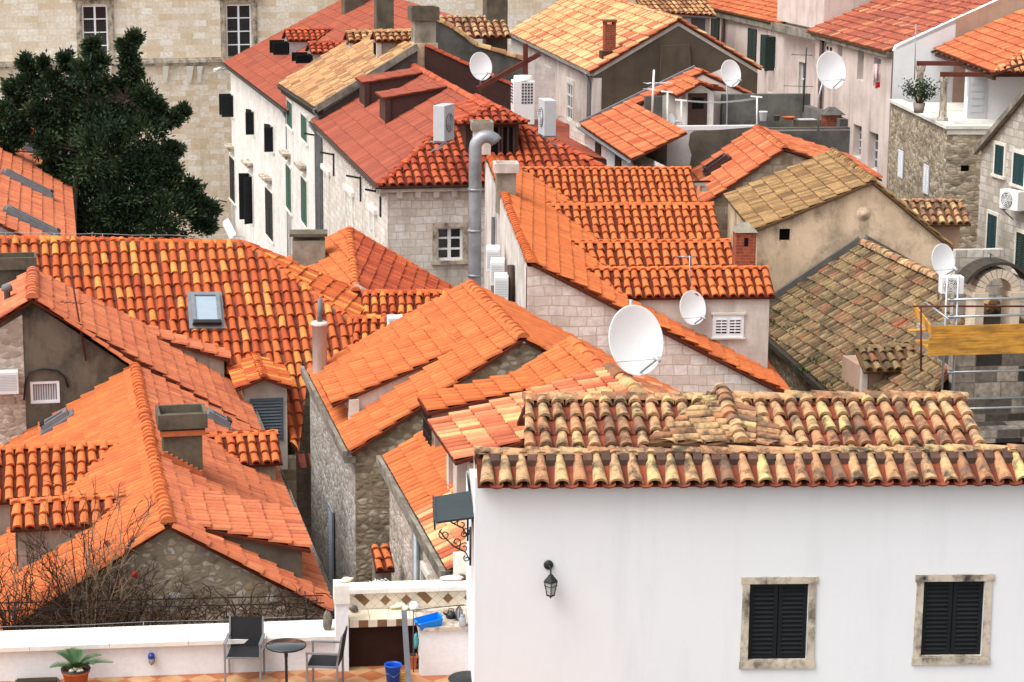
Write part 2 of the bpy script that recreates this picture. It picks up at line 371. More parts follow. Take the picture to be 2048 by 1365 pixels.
class House:
    def __init__(s,name,label,cat,O,phi,base=0.0):
        s.f=Fr(O,phi); s.e=thing(name,label,cat,(O[0],O[1],base),phi); s.b=base; s.W=MB()
        s.e.location.z=0
    def win(s,p0,ud,rect,kind='pane',mat='shutter_black',frame='frame_white',surround=None,cols=2,rows=3,glass='glass_dark',depth=.14,ns=12,ang=(95,80),sw=.11,lw=None):
        """window part filling an opening rect=(s0,s1,z0,z1); kind pane | shut | open | flat"""
        p0=Vector((p0[0],p0[1],0)); ud=Vector((ud[0],ud[1],0)).normalized(); nn=Vector((ud.y,-ud.x,0)); Z=Vector((0,0,1))
        s0,s1,z0,z1=rect; W=lambda a,z,dp=0: p0+ud*a+Z*z-nn*dp
        mb=MB(); fw=.06
        cx,cz=(s0+s1)/2,(z0+z1)/2; hw,hh=(s1-s0)/2,(z1-z0)/2
        for sg in (-1,1):
            mb.obox(W(cx+sg*(hw-fw/2),cz,depth),ud*fw/2,nn*.03,Z*hh); mb.obox(W(cx,cz+sg*(hh-fw/2),depth),ud*(hw-fw),nn*.03,Z*fw/2)
        if kind=='pane':
            for i in range(1,cols): mb.obox(W(s0+(s1-s0)*i/cols,cz,depth),ud*(.05 if i*2==cols else .025),nn*.026,Z*(hh-fw))
            for j in range(1,rows): mb.obox(W(cx,z0+(z1-z0)*j/rows,depth),ud*(hw-fw),nn*.022,Z*.028)
        wd=mb.build('window',frame,s.e)
        g=MB(); g.obox(W(cx,cz,depth+.02),ud*(hw-fw*.5),nn*.005,Z*(hh-fw*.5)); g.build('pane',glass,wd)
        if kind in('shut','flat','proud'):
            for sg in (-1,1):
                q=MB(); louvre(q,W(cx+sg*hw/2,cz,.02 if kind=='flat' else -.035 if kind=='proud' else .06),ud*(hw/2-.006),Z*(hh-.01),nn,ns=ns); q.build('shutter',mat,wd)
        if kind=='open':
            for sg,an in zip((-1,1),ang):
                a=R(an); dv=(-ud*sg*math.cos(a)+nn*math.sin(a)); q=MB()
                l_=(lw or hw)/2; hp=W(cx+sg*hw,cz,-.03); nv=(ud*sg*math.sin(a)+nn*math.cos(a)); louvre(q,hp+dv*l_,dv*l_,Z*(hh),nv,ns=ns); q.build('shutter',mat,wd)
        if surround:
            t=sw; q=MB()
            for sg in (-1,1): q.obox(W(cx+sg*(hw+t/2),cz,-.015),ud*t/2,nn*.035,Z*(hh+t))
            q.obox(W(cx,z1+t/2,-.02),ud*hw,nn*.035,Z*t/2); q.obox(W(cx,z0-t*.45,-.03),ud*(hw+t+.04),nn*.06,Z*t*.4)
            q.build('surround',surround,wd)
        return wd
    def done(s,mat): return s.W.build('wall',mat,s.e) if s.W.F else None
    def chimney(s,u,v,z0,z1,a,b,mat,kind='box',capmat='concrete',name='chimney'):
        mb=MB(); mb.box((u-a,v-b,z0),(u+a,v+b,z1)); ch=mb.build(name,mat,s.e)
        c=MB()
        if kind=='box':     # hollow box top on corbels
            A,B=a*1.28,b*1.28; hh=max(.25,(z1-z0)*.16); t=.06
            for (x0,x1,y0,y1) in ((u-A,u+A,v-B,v-B+t),(u-A,u+A,v+B-t,v+B),(u-A,u-A+t,v-B+t,v+B-t),(u+A-t,u+A,v-B+t,v+B-t)):
                c.box((x0,y0,z1+.005),(x1,y1,z1+hh))
            c.box((u-A+t,v-B+t,z1+.005),(u+A-t,v+B-t,z1+hh*.45))
        elif kind=='slab':
            c.box((u-a*1.15,v-b*1.15,z1+.12),(u+a*1.15,v+b*1.15,z1+.2))
            for sx in (-1,1):
                for sy in (-1,1): c.box((u+sx*a*.8-.05,v+sy*b*.8-.05,z1),(u+sx*a*.8+.05,v+sy*b*.8+.05,z1+.12))
        elif kind=='round':
            c.lathe([(0,.0),(a*1.15,.0),(a*1.2,.03),(a*1.05,.08),(0,.12)],(u,v,z1))
        if c.F: c.build('chimney_cap',capmat,ch)
        return ch
    def gutter(s,p,q,r=.06,mat='zinc',name='gutter'):
        p,q=Vector(p),Vector(q); mb=MB(); d=(q-p).normalized(); a=d.cross(Vector((0,0,1))); n=5
        o=[(math.cos(math.pi+math.pi*k/n)*r,math.sin(math.pi+math.pi*k/n)*r) for k in range(n+1)]
        i=[(x*.85,y*.85) for x,y in o]; ring=o+i[::-1]
        P0=mb.vs([p+a*x+Vector((0,0,y)) for x,y in ring]); P1=mb.vs([q+a*x+Vector((0,0,y)) for x,y in ring]); m=len(ring)
        for k in range(m): mb.fi((P0[k],P0[(k+1)%m],P1[(k+1)%m],P1[k]),0)
        mb.fi(P0); mb.fi(P1[::-1]); return mb.build(name,mat,s.e)
    def pipe(s,pts,r=.05,mat='zinc',name='downpipe'):
        mb=MB(); mb.tube(pts,r,8); return mb.build(name,mat,s.e)
def vis_plane(a,b,c): return Vector(a),nrm(a,b,c)
# ---------------------------------------------------------------- palette
WHT=(.80,.80,.81)
plaster('white_render',(.75,.755,.775),(.69,.695,.715),.45,.35,.35,bump=.06,fine=.03)
plaster('white_plain',(.78,.78,.79),(.6,.58,.54),.3,.8,.4)
plaster('plaster_grey',(.165,.14,.105),(.08,.07,.055),.8,.9,.9,(.025,.025,.022),.9)
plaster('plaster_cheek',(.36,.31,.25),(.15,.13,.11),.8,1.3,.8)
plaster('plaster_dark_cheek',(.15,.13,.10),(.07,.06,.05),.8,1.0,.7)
plaster('plaster_pale',(.70,.63,.57),(.36,.29,.24),.6,.8,.8)
plaster('plaster_pink',(.68,.57,.52),(.42,.33,.28),.7,.6,1.0,(.2,.17,.15),.15)
plaster('plaster_brown',(.115,.085,.06),(.065,.05,.038),.8,.5,.6,(.02,.018,.015),.3)
plaster('plaster_beige',(.74,.56,.39),(.44,.32,.21),.7,.8,.8,(.10,.085,.07),.72)
plaster('plaster_rose',(.5,.33,.24),(.33,.22,.17),.6,1,.5)
plaster('plaster_grey_cement',(.55,.54,.53),(.24,.235,.23),.9,.35,.2)
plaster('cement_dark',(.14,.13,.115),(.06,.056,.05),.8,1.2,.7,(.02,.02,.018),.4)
plaster('concrete',(.34,.30,.24),(.15,.13,.10),.7,2.2,.7,(.05,.045,.04),.45)
plaster('concrete_dark',(.15,.125,.09),(.07,.06,.045),.8,2,.7,(.03,.028,.024),.5)
plaster('stucco_white_worn',(.70,.66,.61),(.38,.33,.28),.75,.9,1.0,(.12,.10,.09),.35)
plaster('stone_trim',(.60,.52,.42),(.36,.30,.23),.7,2.2,.5,(.045,.04,.035),1.0,dsc=3.2)
plaster('stone_white',(.72,.68,.60),(.45,.40,.33),.5,3,.3)
plaster('coping_white',(.80,.78,.72),(.60,.55,.46),.5,2.5,.2)
plaster('cornice_dirty',(.30,.27,.22),(.08,.07,.06),.8,2,.8,(.03,.028,.024),.7)
plaster('cornice_white',(.66,.60,.53),(.34,.29,.24),.6,2,.8)
ashlar('ashlar_palace',(.70,.57,.41),(.87,.80,.69),(.68,.59,.47),.66,.31,(.62,.49,.35),.3,.010,(.89,.87,.82),.07)
ashlar('ashlar_palace_low',(.68,.54,.38),(.87,.80,.69),(.66,.56,.44),.47,.27,(.56,.42,.28),.4,.010,(.89,.86,.81),.07)
ashlar('ashlar_pale',(.74,.70,.66),(.83,.80,.77),(.70,.65,.60),.52,.24,(.48,.42,.37),.5,.008,(.82,.79,.76))
ashlar('ashlar_house',(.68,.60,.52),(.84,.79,.73),(.55,.47,.40),.36,.21,(.40,.33,.27),.5,.012,(.88,.86,.83),.10)
ashlar('ashlar_brown',(.24,.17,.11),(.46,.36,.26),(.30,.24,.18),.42,.25,(.10,.08,.06),.5,.02,(.55,.47,.38))
ashlar('ashlar_grey',(.36,.32,.27),(.58,.53,.46),(.33,.29,.25),.40,.22,(.2,.17,.14),.4,.015,(.62,.58,.53))
ashlar('brick_red',(.22,.05,.025),(.34,.08,.04),(.28,.14,.09),.21,.075,(.1,.04,.03),.3,.008)
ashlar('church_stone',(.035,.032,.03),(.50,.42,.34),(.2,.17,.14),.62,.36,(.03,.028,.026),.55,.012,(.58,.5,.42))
plaster('stone_arch',(.66,.55,.43),(.44,.36,.27),.6,3,.4)
rubble('rubble_gable',[(0,(.24,.19,.13)),(.35,(.46,.37,.26)),(.6,(.70,.63,.53)),(.8,(.50,.33,.20)),(1,(.78,.75,.7))],(.32,.27,.195),7.0,(.09,.08,.06),.45,1.35,.2)
rubble('rubble_brown',[(0,(.17,.125,.085)),(.4,(.36,.27,.18)),(.7,(.54,.44,.32)),(1,(.68,.60,.49))],(.33,.26,.18),6.0,(.06,.05,.04),.55,1.5,.16)
rubble('rubble_wall',[(0,(.19,.145,.095)),(.4,(.40,.32,.22)),(.7,(.54,.45,.33)),(1,(.66,.58,.46))],(.28,.225,.16),4.6,(.07,.06,.05),.55,2.0,.06)
rubble('rubble_pale',[(0,(.34,.28,.22)),(.4,(.52,.45,.37)),(.7,(.64,.58,.5)),(1,(.72,.68,.62))],(.45,.38,.31),6.5,(.28,.22,.17),.5,1.7,.05)
rubble('rubble_grey',[(0,(.26,.23,.2)),(.4,(.42,.38,.34)),(.7,(.54,.50,.46)),(1,(.62,.59,.55))],(.36,.33,.29),4.5,(.15,.135,.115),.5,2.2,.05)
# tiles
tilemat('tile_orange',[(0,(.48,.11,.034)),(.1,(.56,.138,.038)),(.8,(.62,.165,.046)),(1,(.66,.195,.055))],(.26,.07,.034),.32,1.6)
tilemat('tile_orange_mix',[(0,(.42,.075,.022)),(.3,(.53,.11,.029)),(.76,(.60,.145,.036)),(.82,(.68,.22,.05)),(1,(.74,.30,.072))],(.22,.055,.025),.25,1.8)
tilemat('tile_salmon',[(0,(.42,.105,.055)),(.08,(.53,.145,.065)),(.2,(.58,.165,.072)),(.85,(.63,.19,.083)),(1,(.66,.23,.10))],(.30,.09,.055),.38,1.4)
tilemat('tile_pink_mix',[(0,(.42,.10,.045)),(.3,(.58,.17,.075)),(.6,(.68,.28,.13)),(.82,(.74,.38,.18)),(1,(.78,.48,.19))],(.3,.09,.05),.2)
tilemat('tile_red',[(0,(.25,.055,.031)),(.5,(.31,.070,.037)),(1,(.37,.09,.047))],(.2,.06,.036),.4,.8)
tilemat('tile_red_cover',[(0,(.32,.05,.022)),(.5,(.43,.08,.03)),(1,(.54,.12,.042))],(.14,.03,.02),.3)
tilemat('tile_yellow',[(0,(.26,.11,.05)),(.25,(.40,.19,.08)),(.5,(.53,.33,.14)),(.8,(.44,.19,.09)),(1,(.62,.43,.20))],(.13,.09,.05),.6,1.6)
tilemat('tile_light_mix',[(0,(.40,.09,.04)),(.22,(.52,.16,.07)),(.45,(.64,.30,.13)),(.75,(.72,.42,.19)),(1,(.78,.52,.26))],(.3,.1,.06),.15)
tilemat('tile_old_front',[(0,(.26,.14,.085)),(.14,(.44,.20,.10)),(.3,(.57,.28,.135)),(.5,(.61,.35,.175)),(.75,(.59,.37,.19)),(.92,(.63,.43,.20)),(1,(.67,.50,.21))],(.035,.029,.024),.9,3.2,.45,(.15,.105,.07),.75,.85)
tilemat('tile_old_brown',[(0,(.19,.10,.042)),(.3,(.28,.16,.062)),(.6,(.36,.215,.088)),(1,(.43,.265,.115))],(.09,.06,.035),.5,1.5,.4)
tilemat('tile_mossy',[(0,(.12,.068,.04)),(.2,(.21,.125,.068)),(.5,(.29,.19,.095)),(.78,(.36,.25,.13)),(.95,(.30,.12,.065)),(1,(.36,.11,.06))],(.045,.04,.03),.75,1.6,.6,(.12,.12,.045),.65,.9)
tilemat('tile_brick',[(0,(.26,.065,.042)),(.4,(.36,.085,.05)),(.8,(.44,.12,.065)),(.93,(.52,.2,.09)),(1,(.6,.34,.16))],(.14,.06,.045),.45)
tilemat('tile_rust',[(0,(.40,.08,.03)),(.4,(.50,.13,.05)),(.8,(.56,.17,.065)),(1,(.60,.24,.09))],(.25,.08,.04),.3)
tilemat('pan_tile',[(0,(.14,.03,.016)),(.5,(.22,.045,.022)),(1,(.30,.07,.032))],(.04,.018,.012),.6,2.0)
plain('pan_red',(.105,.024,.012),.85,.15)  # darker than the clay, to paint shade into the gaps between tile columns
plain('pan_dull',(.13,.07,.035),.9,.1)
plain('mortar',(.22,.17,.12),.95,.1)
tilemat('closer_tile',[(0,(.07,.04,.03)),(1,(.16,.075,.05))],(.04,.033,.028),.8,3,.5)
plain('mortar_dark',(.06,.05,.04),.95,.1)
# metals, paints
plain('zinc',(.20,.215,.23),.45,.5,.3); plain('galvanised',(.27,.28,.30),.45,.5,.3,.3,2); plain('zinc_light',(.42,.43,.45),.4,.5,.4)
plain('steel_tube',(.40,.42,.44),.4,.5,.6); plain('steel_rust',(.12,.035,.025),.8,.2)
plain('metal_brown',(.055,.025,.02),.6,.3); plain('iron_black',(.012,.014,.016),.45,.4)
plain('lead',(.16,.16,.17),.6,.3)
plain('frame_white',(.84,.85,.87),.5,.3,0,.04); plain('shutter_white',(.75,.76,.80),.5,.3,0,.04)
plain('shutter_black',(.008,.010,.012),.6,.2); plain('shutter_green',(.022,.075,.05),.6,.3)
plain('shutter_teal',(.012,.045,.05),.6,.3); plain('shutter_grey',(.26,.28,.31),.5,.3); plain('shutter_slate',(.10,.125,.15),.5,.35)
plain('shutter_brown',(.05,.025,.018),.7,.2); plain('shutter_dark_green',(.018,.035,.028),.6,.3)
plain('glass_dark',(.015,.017,.02),.12,.6,0,.05); plain('glass_sky',(.32,.40,.47),.15,.6,0,.05)
plain('glass_grey',(.07,.075,.08),.2,.5,0,.05); plain('void_dark',(.008,.007,.007),.95,.05)
plain('dish_white',(.87,.87,.87),.45,.35,0,.02); plain('ac_white',(.74,.74,.73),.5,.3,0,.03); plain('ac_grey',(.48,.49,.51),.5,.35,0,.05)
plain('cable_red',(.55,.03,.01),.5,.3); plain('cable_grey',(.35,.35,.35),.6,.3)
plain('plank_dummy',(.5,.25,.05)); plain('wood_dark',(.07,.03,.02),.7,.2)
plain('rail_grey',(.10,.10,.115),.5,.4,.2); plain('chair_mesh',(.022,.022,.024),.8,.15); plain('alu',(.24,.245,.26),.4,.5,.4)
plain('table_glass',(.03,.04,.045),.08,.7); plain('plastic_blue',(.0,.19,.68),.4,.4,0,.05); plain('plastic_blue_deep',(.005,.08,.52),.4,.4,0,.05)
plain('terracotta',(.45,.13,.05),.8,.2); plain('cloth_teal',(.10,.36,.40),.9,.1); plain('shell_cream',(.75,.66,.5),.7,.3)
plain('pebble',(.15,.13,.105),.9,.2,0,.4,12); plain('hose_yellow',(.62,.40,.08),.6,.3); plain('soil',(.05,.035,.025),.95,.1)
plain('lamp_blue',(.01,.03,.25),.3,.5); plain('lamp_glass',(.35,.37,.38),.15,.5)
plain('tile_cream',(.66,.58,.47),.3,.4,0,.12,4); plain('tile_cream_pale',(.72,.66,.56),.3,.4,0,.1,4); plain('tile_brown',(.19,.10,.05),.35,.4,0,.2,6); plain('grout',(.16,.11,.08),.9,.1)
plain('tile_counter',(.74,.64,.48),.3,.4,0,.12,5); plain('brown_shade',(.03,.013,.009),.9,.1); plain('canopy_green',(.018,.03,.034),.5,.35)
plain('bark',(.14,.11,.085),.95,.1,0,.35,5); plain('twig',(.055,.032,.022),.9,.1); plain('twig_pale',(.26,.18,.12),.9,.1); plain('red_leaf',(.28,.02,.012),.7,.2)
plain('weed_leaf',(.07,.10,.03),.8,.1,0,.4,8); plain('palm_leaf',(.05,.115,.04),.6,.3,0,.35,8); plain('shrub_leaf',(.025,.05,.02),.7,.2,0,.4,8); plain('cloth_blue',(.30,.38,.62),.9,.1); plain('cloth_pale',(.7,.55,.52),.9,.1); plain('cloth_red',(.5,.02,.03),.9,.1)
plain('pergola_dark',(.02,.018,.018),.7,.2); plain('ochre_pot',(.5,.42,.1),.7,.2); plain('red_pot',(.16,.02,.018),.6,.3)
# leaves with light and dark clumps of their own growth colour
t=NT('cypress_leaf',.75,.2); a=t.n('ShaderNodeAttribute'); a.attribute_name='rnd'
t.col(t.ramp(a.outputs['Fac'],[(0,(.012,.024,.012)),(.45,(.028,.055,.024)),(.8,(.05,.085,.036)),(1,(.09,.12,.05))]))
t=NT('wood_yellow',.7,.2); f=t.noise(t.uv(1.2,22),1.0,6,.65); f2=t.noise(t.uv(1,3),1.5,3); q=t.ramp(f,[(.3,(.34,.14,.022)),(.5,(.60,.30,.05)),(.72,(.70,.38,.075))]); t.col(t.mix(t.ramp(f2,[(.42,0.0),(.66,.7)]),q,(.20,.10,.03)))
# terrace paving: terracotta and cream chequer
t=NT('terrace_paving',.5,.3); c=t.n('ShaderNodeTexChecker'); c.inputs['Scale'].default_value=3.0; t.l(t.uv(rot=R(45)),c.inputs['Vector'])
f=t.noise(t.uv(),2.5,5); q=t.ramp(f,[(.35,(.30,.085,.03)),(.65,(.42,.15,.06))]); q2=t.ramp(f,[(.35,(.40,.18,.075)),(.65,(.50,.31,.16))])
t.col(t.mix(c.outputs['Fac'],q,q2))
t=NT('street_stone',.8,.2); f=t.noise(t.uv(),.8,6); t.col(t.ramp(f,[(.35,(.22,.19,.16)),(.65,(.36,.32,.27))]))
# ---------------------------------------------------------------- generic roof pieces
def xdormer(h,P,n,cap,eave,uEnd,slope,mat,cheek,w=.24,L=.34,back=True,ov=.12,endwin=None,name='dormer',pan='pan_red',h_=.07,**kw):
    """gabled dormer whose ridge runs across the house; cap = pixel where ridge meets the main slope,
    eave = pixel on its near eave; uEnd = where it ends"""
    f=h.f; c=f.pl(*cap,P,n); sg=1 if uEnd>c.x else -1
    nd=Vector((0,-slope,1)).normalized(); nd=nrm((0,0,0),(1,0,0),(0,1,slope))
    e=f.pl(*eave,c,nd); ve=e.y; ze=c.z+slope*(ve-c.y)
    uz=lambda z,v: P.x-((z-P.z)*n.z+(v-P.y)*n.y)/n.x      # u on the main plane at height z
    ue=uz(ze,ve); mw=MB(); vw=ve+ov; zw=c.z+slope*(vw-c.y)-.11
    ui=uz(zw,vw); uw=uEnd-sg*ov; zm=P.z-((uw-P.x)*n.x+(vw-P.y)*n.y)/n.z
    vb=c.y+(c.y-vw)
    tri=[(ui,vw,zw),(uw,vw,zw),(uw,vw,zm-.3),(ui-sg*.0,vw,zw-.05)]
    mw.face(tri if sg<0 else tri[::-1])
    mw.face([(uw,vw,zm-.3),(uw,vw,zw),(uw,c.y,c.z-.11),(uw,vb,zw),(uw,vb,zm-.3)])
    mw.face([(ui,vb,zw),(uw,vb,zw),(uw,vb,zm-.3)])
    d=mw.build(name,cheek,h.e)
    mb=MB(); tiles(mb,[(c.x,c.y,c.z),(uEnd,c.y,c.z),(uEnd,ve,ze),(ue,ve,ze)],w=w,L=L,h=h_,**kw)
    if back: tiles(mb,[(c.x,c.y,c.z),(uEnd,c.y,c.z),(uEnd,2*c.y-ve,ze),(ue,2*c.y-ve,ze)],w=w,L=L,h=h_,seg=3)
    mb.build('roof',[mat,pan,'pan_tile'],d)
    m2=MB(); a,b=(c,Vector((uEnd,c.y,c.z))) ; a=a-Vector((sg*.1,0,0))
    caps(m2,[b,a] if sg>0 else [a,b],r=w*.45,L=.38); m2.build('ridge_tiles',[mat,'mortar'],d)
    return d,(ui,uw,vw,zw,zm)
def sdormer(h,P,n,top,out,far,mat,cheek,sg=-1,w=.24,L=.36,ov=.15,name='dormer',pan='pan_red',hh=.06,v1=None,frontmat=None,win=None,exp=None,**kw):
    """shed dormer: a shallower sheet over the main slope; top = pixel where its near verge leaves the slope,
    out = pixel of its near outer corner, far = pixel of its far outer corner"""
    f=h.f
    if exp: t,o,v1=exp
    else:
        t=f.pl(*top,P,n); o=f.v(*out,t.y)
        v1=f.z(*far,o.z).y if v1 is None else v1
    mb=MB(); tiles(mb,[t,o,(o.x,v1,o.z),(t.x,v1,t.z)],w=w,L=L,h=hh,slab=.05,**kw)
    uw=o.x-sg*ov; zf=o.z+(t.z-o.z)*(o.x-uw)/(o.x-t.x)-.05; zm=P.z-((uw-P.x)*n.x+(t.y-P.y)*n.y)/n.z; vw=t.y+.07
    m=MB(); A=[(t.x,vw,t.z-.04),(uw,vw,zf),(uw,vw,zm-.25)]
    m.face(A if sg>0 else A[::-1]); m.face([(t.x,v1-.05,t.z-.04),(uw,v1-.05,zf),(uw,v1-.05,zm-.25)])
    m.face([(uw,vw,zm-.25),(uw,vw,zf),(uw,v1-.05,zf),(uw,v1-.05,zm-.25)])
    d=m.build(name,cheek,h.e); mb.build('roof',[mat,pan,'pan_tile'],d)
    if win:
        q=MB(); q.box((uw-.03,vw+.12,zm+.12),(uw+.03,v1-.2,zf-.08)); q.build('window',win,d)
    return d,(t,o,v1,uw,vw,zm,zf)
def skylight(h,P,n,c0,c1,wd,ln,down,glass='glass_sky',frame='zinc'):
    """roof window lying on a slope, centred at pixel c0"""
    c=h.f.pl(*c0,P,n); d=Vector(down); d=(d-n*d.dot(n)).normalized(); s=n.cross(d); m=MB()
    for sg in (-1,1):
        m.obox(c+n*.19+s*sg*(wd/2),s*.05,d*(ln/2+.05),n*.06); m.obox(c+n*.19+d*sg*(ln/2),s*(wd/2-.05),d*.05,n*.06)
    m.obox(c+n*.085,s*(wd/2+.12),d*(ln/2+.14),n*.055)
    w=m.build('skylight',frame,h.e); g=MB(); g.obox(c+n*.20,s*(wd/2-.05),d*(ln/2-.05),n*.01); g.build('pane',glass,w)
    m=MB(); m.obox(c+n*.23+d*(ln/2+.02),s*(wd/2+.03),d*.05,n*.05); m.build('blind_box','iron_black',w)
    return w
X=Vector((1,0,0)); Yv=Vector((0,1,0)); Zv=Vector((0,0,1))
V=Vector
def rectL(h,tl,br,u,vf):
    a=h.f.u(*tl,u); b=h.f.u(*br,u); return (vf-a.y,vf-b.y,b.z,a.z)
def rectF(h,tl,br,v,u0):
    a=h.f.v(*tl,v); b=h.f.v(*br,v); return (a.x-u0,b.x-u0,b.z,a.z)
def winL(h,x,yt,yb,u,vf,w):
    """opening in a left hand wall: seen centre column x, top and bottom rows, true width w"""
    c=h.f.u(x,(yt+yb)/2,u); return (vf-c.y-w/2,vf-c.y+w/2,h.f.v(x,yb,c.y).z,h.f.v(x,yt,c.y).z)
def shell(h,uL,uR,v0,v1,zL,zR,apex,hF=(),hL=(),zb=0,dL=.18):
    """four walls of a gabled house"""
    ua,za=apex; w=h.W
    facade(w,(uL,v0),(1,0),[(0,zb),(uR-uL,zb),(uR-uL,zR),(ua-uL,za),(0,zL)],hF)
    facade(w,(uL,v1),(0,-1),[(0,zb),(v1-v0,zb),(v1-v0,zL),(0,zL)],hL,dL)
    facade(w,(uR,v0),(0,1),[(0,zb),(v1-v0,zb),(v1-v0,zR),(0,zR)])
    facade(w,(uR,v1),(-1,0),[(0,zb),(uR-uL,zb),(uR-uL,zL),(uR-ua,za),(0,zR)])
# ================================================================ setting
mb=MB(); mb.box((-260,-20,-.5),(260,320,0)); g=mb.build('ground','street_stone'); g['kind']='structure'
# ================================================================ far palace
O=at(445,118,122); h=House('palace','long pale ashlar palace with tall white windows closing the view behind the tree','palace',O,20); f=h.f
W1=rectF(h,(164,12),(217,118),0,-30); W2=rectF(h,(452,10),(503,116),0,-30); zc=f.v(300,124,0).z
facade(h.W,(-30,0),(1,0),[(0,zc),(95,zc),(95,26),(0,26)],[W1,W2])
lo=MB(); facade(lo,(-30,-.12),(1,0),[(0,0),(95,0),(95,zc),(0,zc)])
h.done('ashlar_palace'); lo.build('lower_wall','ashlar_palace_low',h.e)
m=MB(); m.box((-30,-.42,zc-.06),(65,.0,zc+.1)); m.box((-30,-.32,zc-.2),(65,-.1,zc-.06)); m.box((-30,-.22,zc+.1),(65,0,zc+.2)); m.build('string_course','stone_trim',h.e)
for w in (W1,W2):
    wd=h.win((-30,0),(1,0),w,'pane',cols=2,rows=4,depth=.05)
    m=MB(); a,b,c,d=w; a-=30; b-=30
    for (x0,x1) in ((a-.34,a-.02),(b+.02,b+.34)):
        m.box((x0,-.1,c-.12),(x1,.02,d+.1)); m.box((x0+.06,-.15,c-.12),(x1-.1,-.1,d+.1))
    m.box((a-.36,-.12,d+.1),(b+.36,.02,d+.32)); m.box((a-.5,-.3,d+.32),(b+.5,.02,d+.42)); m.box((a-.6,-.38,d+.42),(b+.6,.02,d+.52)); m.build('surround','stone_trim',wd)
for px in (42,330,378,398,215):   # broken corbels left under the string course
    p=f.v(px,128,-.12); m=MB(); s=random.uniform(.14,.24)
    m.hexa([(p.x-s*.5,-.2,p.z-1.0),(p.x+s*.4,-.2,p.z-1.0),(p.x+s*.4,-.1,p.z-1.0),(p.x-s*.5,-.1,p.z-1.0)],[(p.x-s,-.36,p.z-.1),(p.x+s,-.36,p.z-.1),(p.x+s,-.1,p.z-.1),(p.x-s,-.1,p.z-.1)])
    m.build('corbel','coping_white',h.e)
# ================================================================ left street row: W, X, Y share one frame
OY=at(775,370,66)
fy=Fr(OY,11.6)
# ---- red roofed house at the far end (W)
OW=at(565,215,94.6)
h=House('townhouse','white stone townhouse with plain red roof and black shutters, farthest in its street row','house',OW,phiz(OW,445,124))
uW=.35; v0,v1=-1.5,21.8; zE=OW.z
ZR=zE+.52*7.2; n=nrm((0,0,0),(0,1,0),(1,0,.52)); P=V((uW-.35,v0,zE)); 
hl=[winL(h,466,190,232,uW,v1,1.1),winL(h,507,222,267,uW,v1,1.1),winL(h,545,252,301,uW,v1,1.1),winL(h,466,316,402,uW,v1,2.3),winL(h,503,350,443,uW,v1,1.3),winL(h,540,381,476,uW,v1,2.6)]
kinds=['open','open','open','shut','open','shut']
shell(h,uW,uW+14,v0,v1,zE-.1,zE-.1,(uW+7,ZR-.1),(),hl); h.done('ashlar_pale')
for i,(r_,k) in enumerate(zip(hl,kinds)):
    h.win((uW,v1),(0,-1),r_,'proud' if k=='shut' else k,'shutter_black',surround='coping_white',sw=.12,ang=((90,92),(150,92),(150,92),(90,90),(92,120),(90,90))[i],ns=14,lw=(.62,.42,.42,1,.5,1)[i])
for r_ in hl[3:]:   # little stone hoods over the lower windows
    m=MB(); z=r_[3]+.55; c=v1-(r_[0]+r_[1])/2; m.box((uW-.4,c-.85,z),(uW+.02,c+.85,z+.12)); m.box((uW-.25,c-.75,z-.14),(uW+.02,c+.75,z)); m.build('window_hood','stone_trim',h.e)
roof(h.e,[(uW-.35,v0,zE),(uW-.35,v1+.2,zE),(uW+7,v1+.2,ZR),(uW+7,v0,ZR)],'tile_red',w=.26,L=.55,h=.028,seg=3,step=.02,jit=.004)
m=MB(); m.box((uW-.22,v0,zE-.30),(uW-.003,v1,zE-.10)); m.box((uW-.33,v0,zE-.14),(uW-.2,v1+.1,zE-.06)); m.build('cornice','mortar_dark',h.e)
h.gutter((uW-.42,v0,zE-.02),(uW-.42,v1+.15,zE-.02),.07,'iron_black')
def left_dormer(h,P,n,capL,capR,eave,mat,cheek,win,slope=.42,**k):
    c=h.f.pl(*capR,P,n); e=h.f.z(*capL,c.z); return xdormer(h,P,n,capR,eave,e.x,slope,mat,cheek,**k)
for a in (((567,60),(662,60),(610,82)),((614,86),(692,86),(650,107))):
    d,(ui,uw,vw,zw,zm)=left_dormer(h,P,n,*a,'tile_red_cover','zinc_light',0,w=.27,L=.33)
    g=MB(); hw=.55; g.box((uw-.05,vw+.15,zm+.05),(uw+.02,vw+1.3,zw-.05)); g.build('window','void_dark',d)
    for k in (0,1):
        q=MB(); louvre(q,V((uw-.42,vw+.12+k*1.25,(zm+zw)/2)),X*.36,Zv*((zw-zm)/2),(0,-1,0)); q.build('shutter','shutter_black',d)
h.chimney(*(h.f.pl(706,16,P,n).xy),h.f.pl(706,16,P,n).z-.4,h.f.pl(706,16,P,n).z+1.6,.5,.5,'concrete_dark')
h.pipe([(uW-.38,.25,zE-.1),(uW-.12,.25,zE-.5),(uW-.12,.25,0)],.08)
# ---- narrow yellow roofed house (X)
h=House('townhouse','narrow townhouse with weathered yellow roof and green shutters between two red roofed ones','house',OY,11.6)
E1=f=h.f.v(632,217,17.4); E1=h.f.u(632,217,-.25); E2=h.f.v(557,168,29.3)
P=V(E1); Tp=h.f.v(835,92,E1.y); n=nrm(E1,E2,Tp)
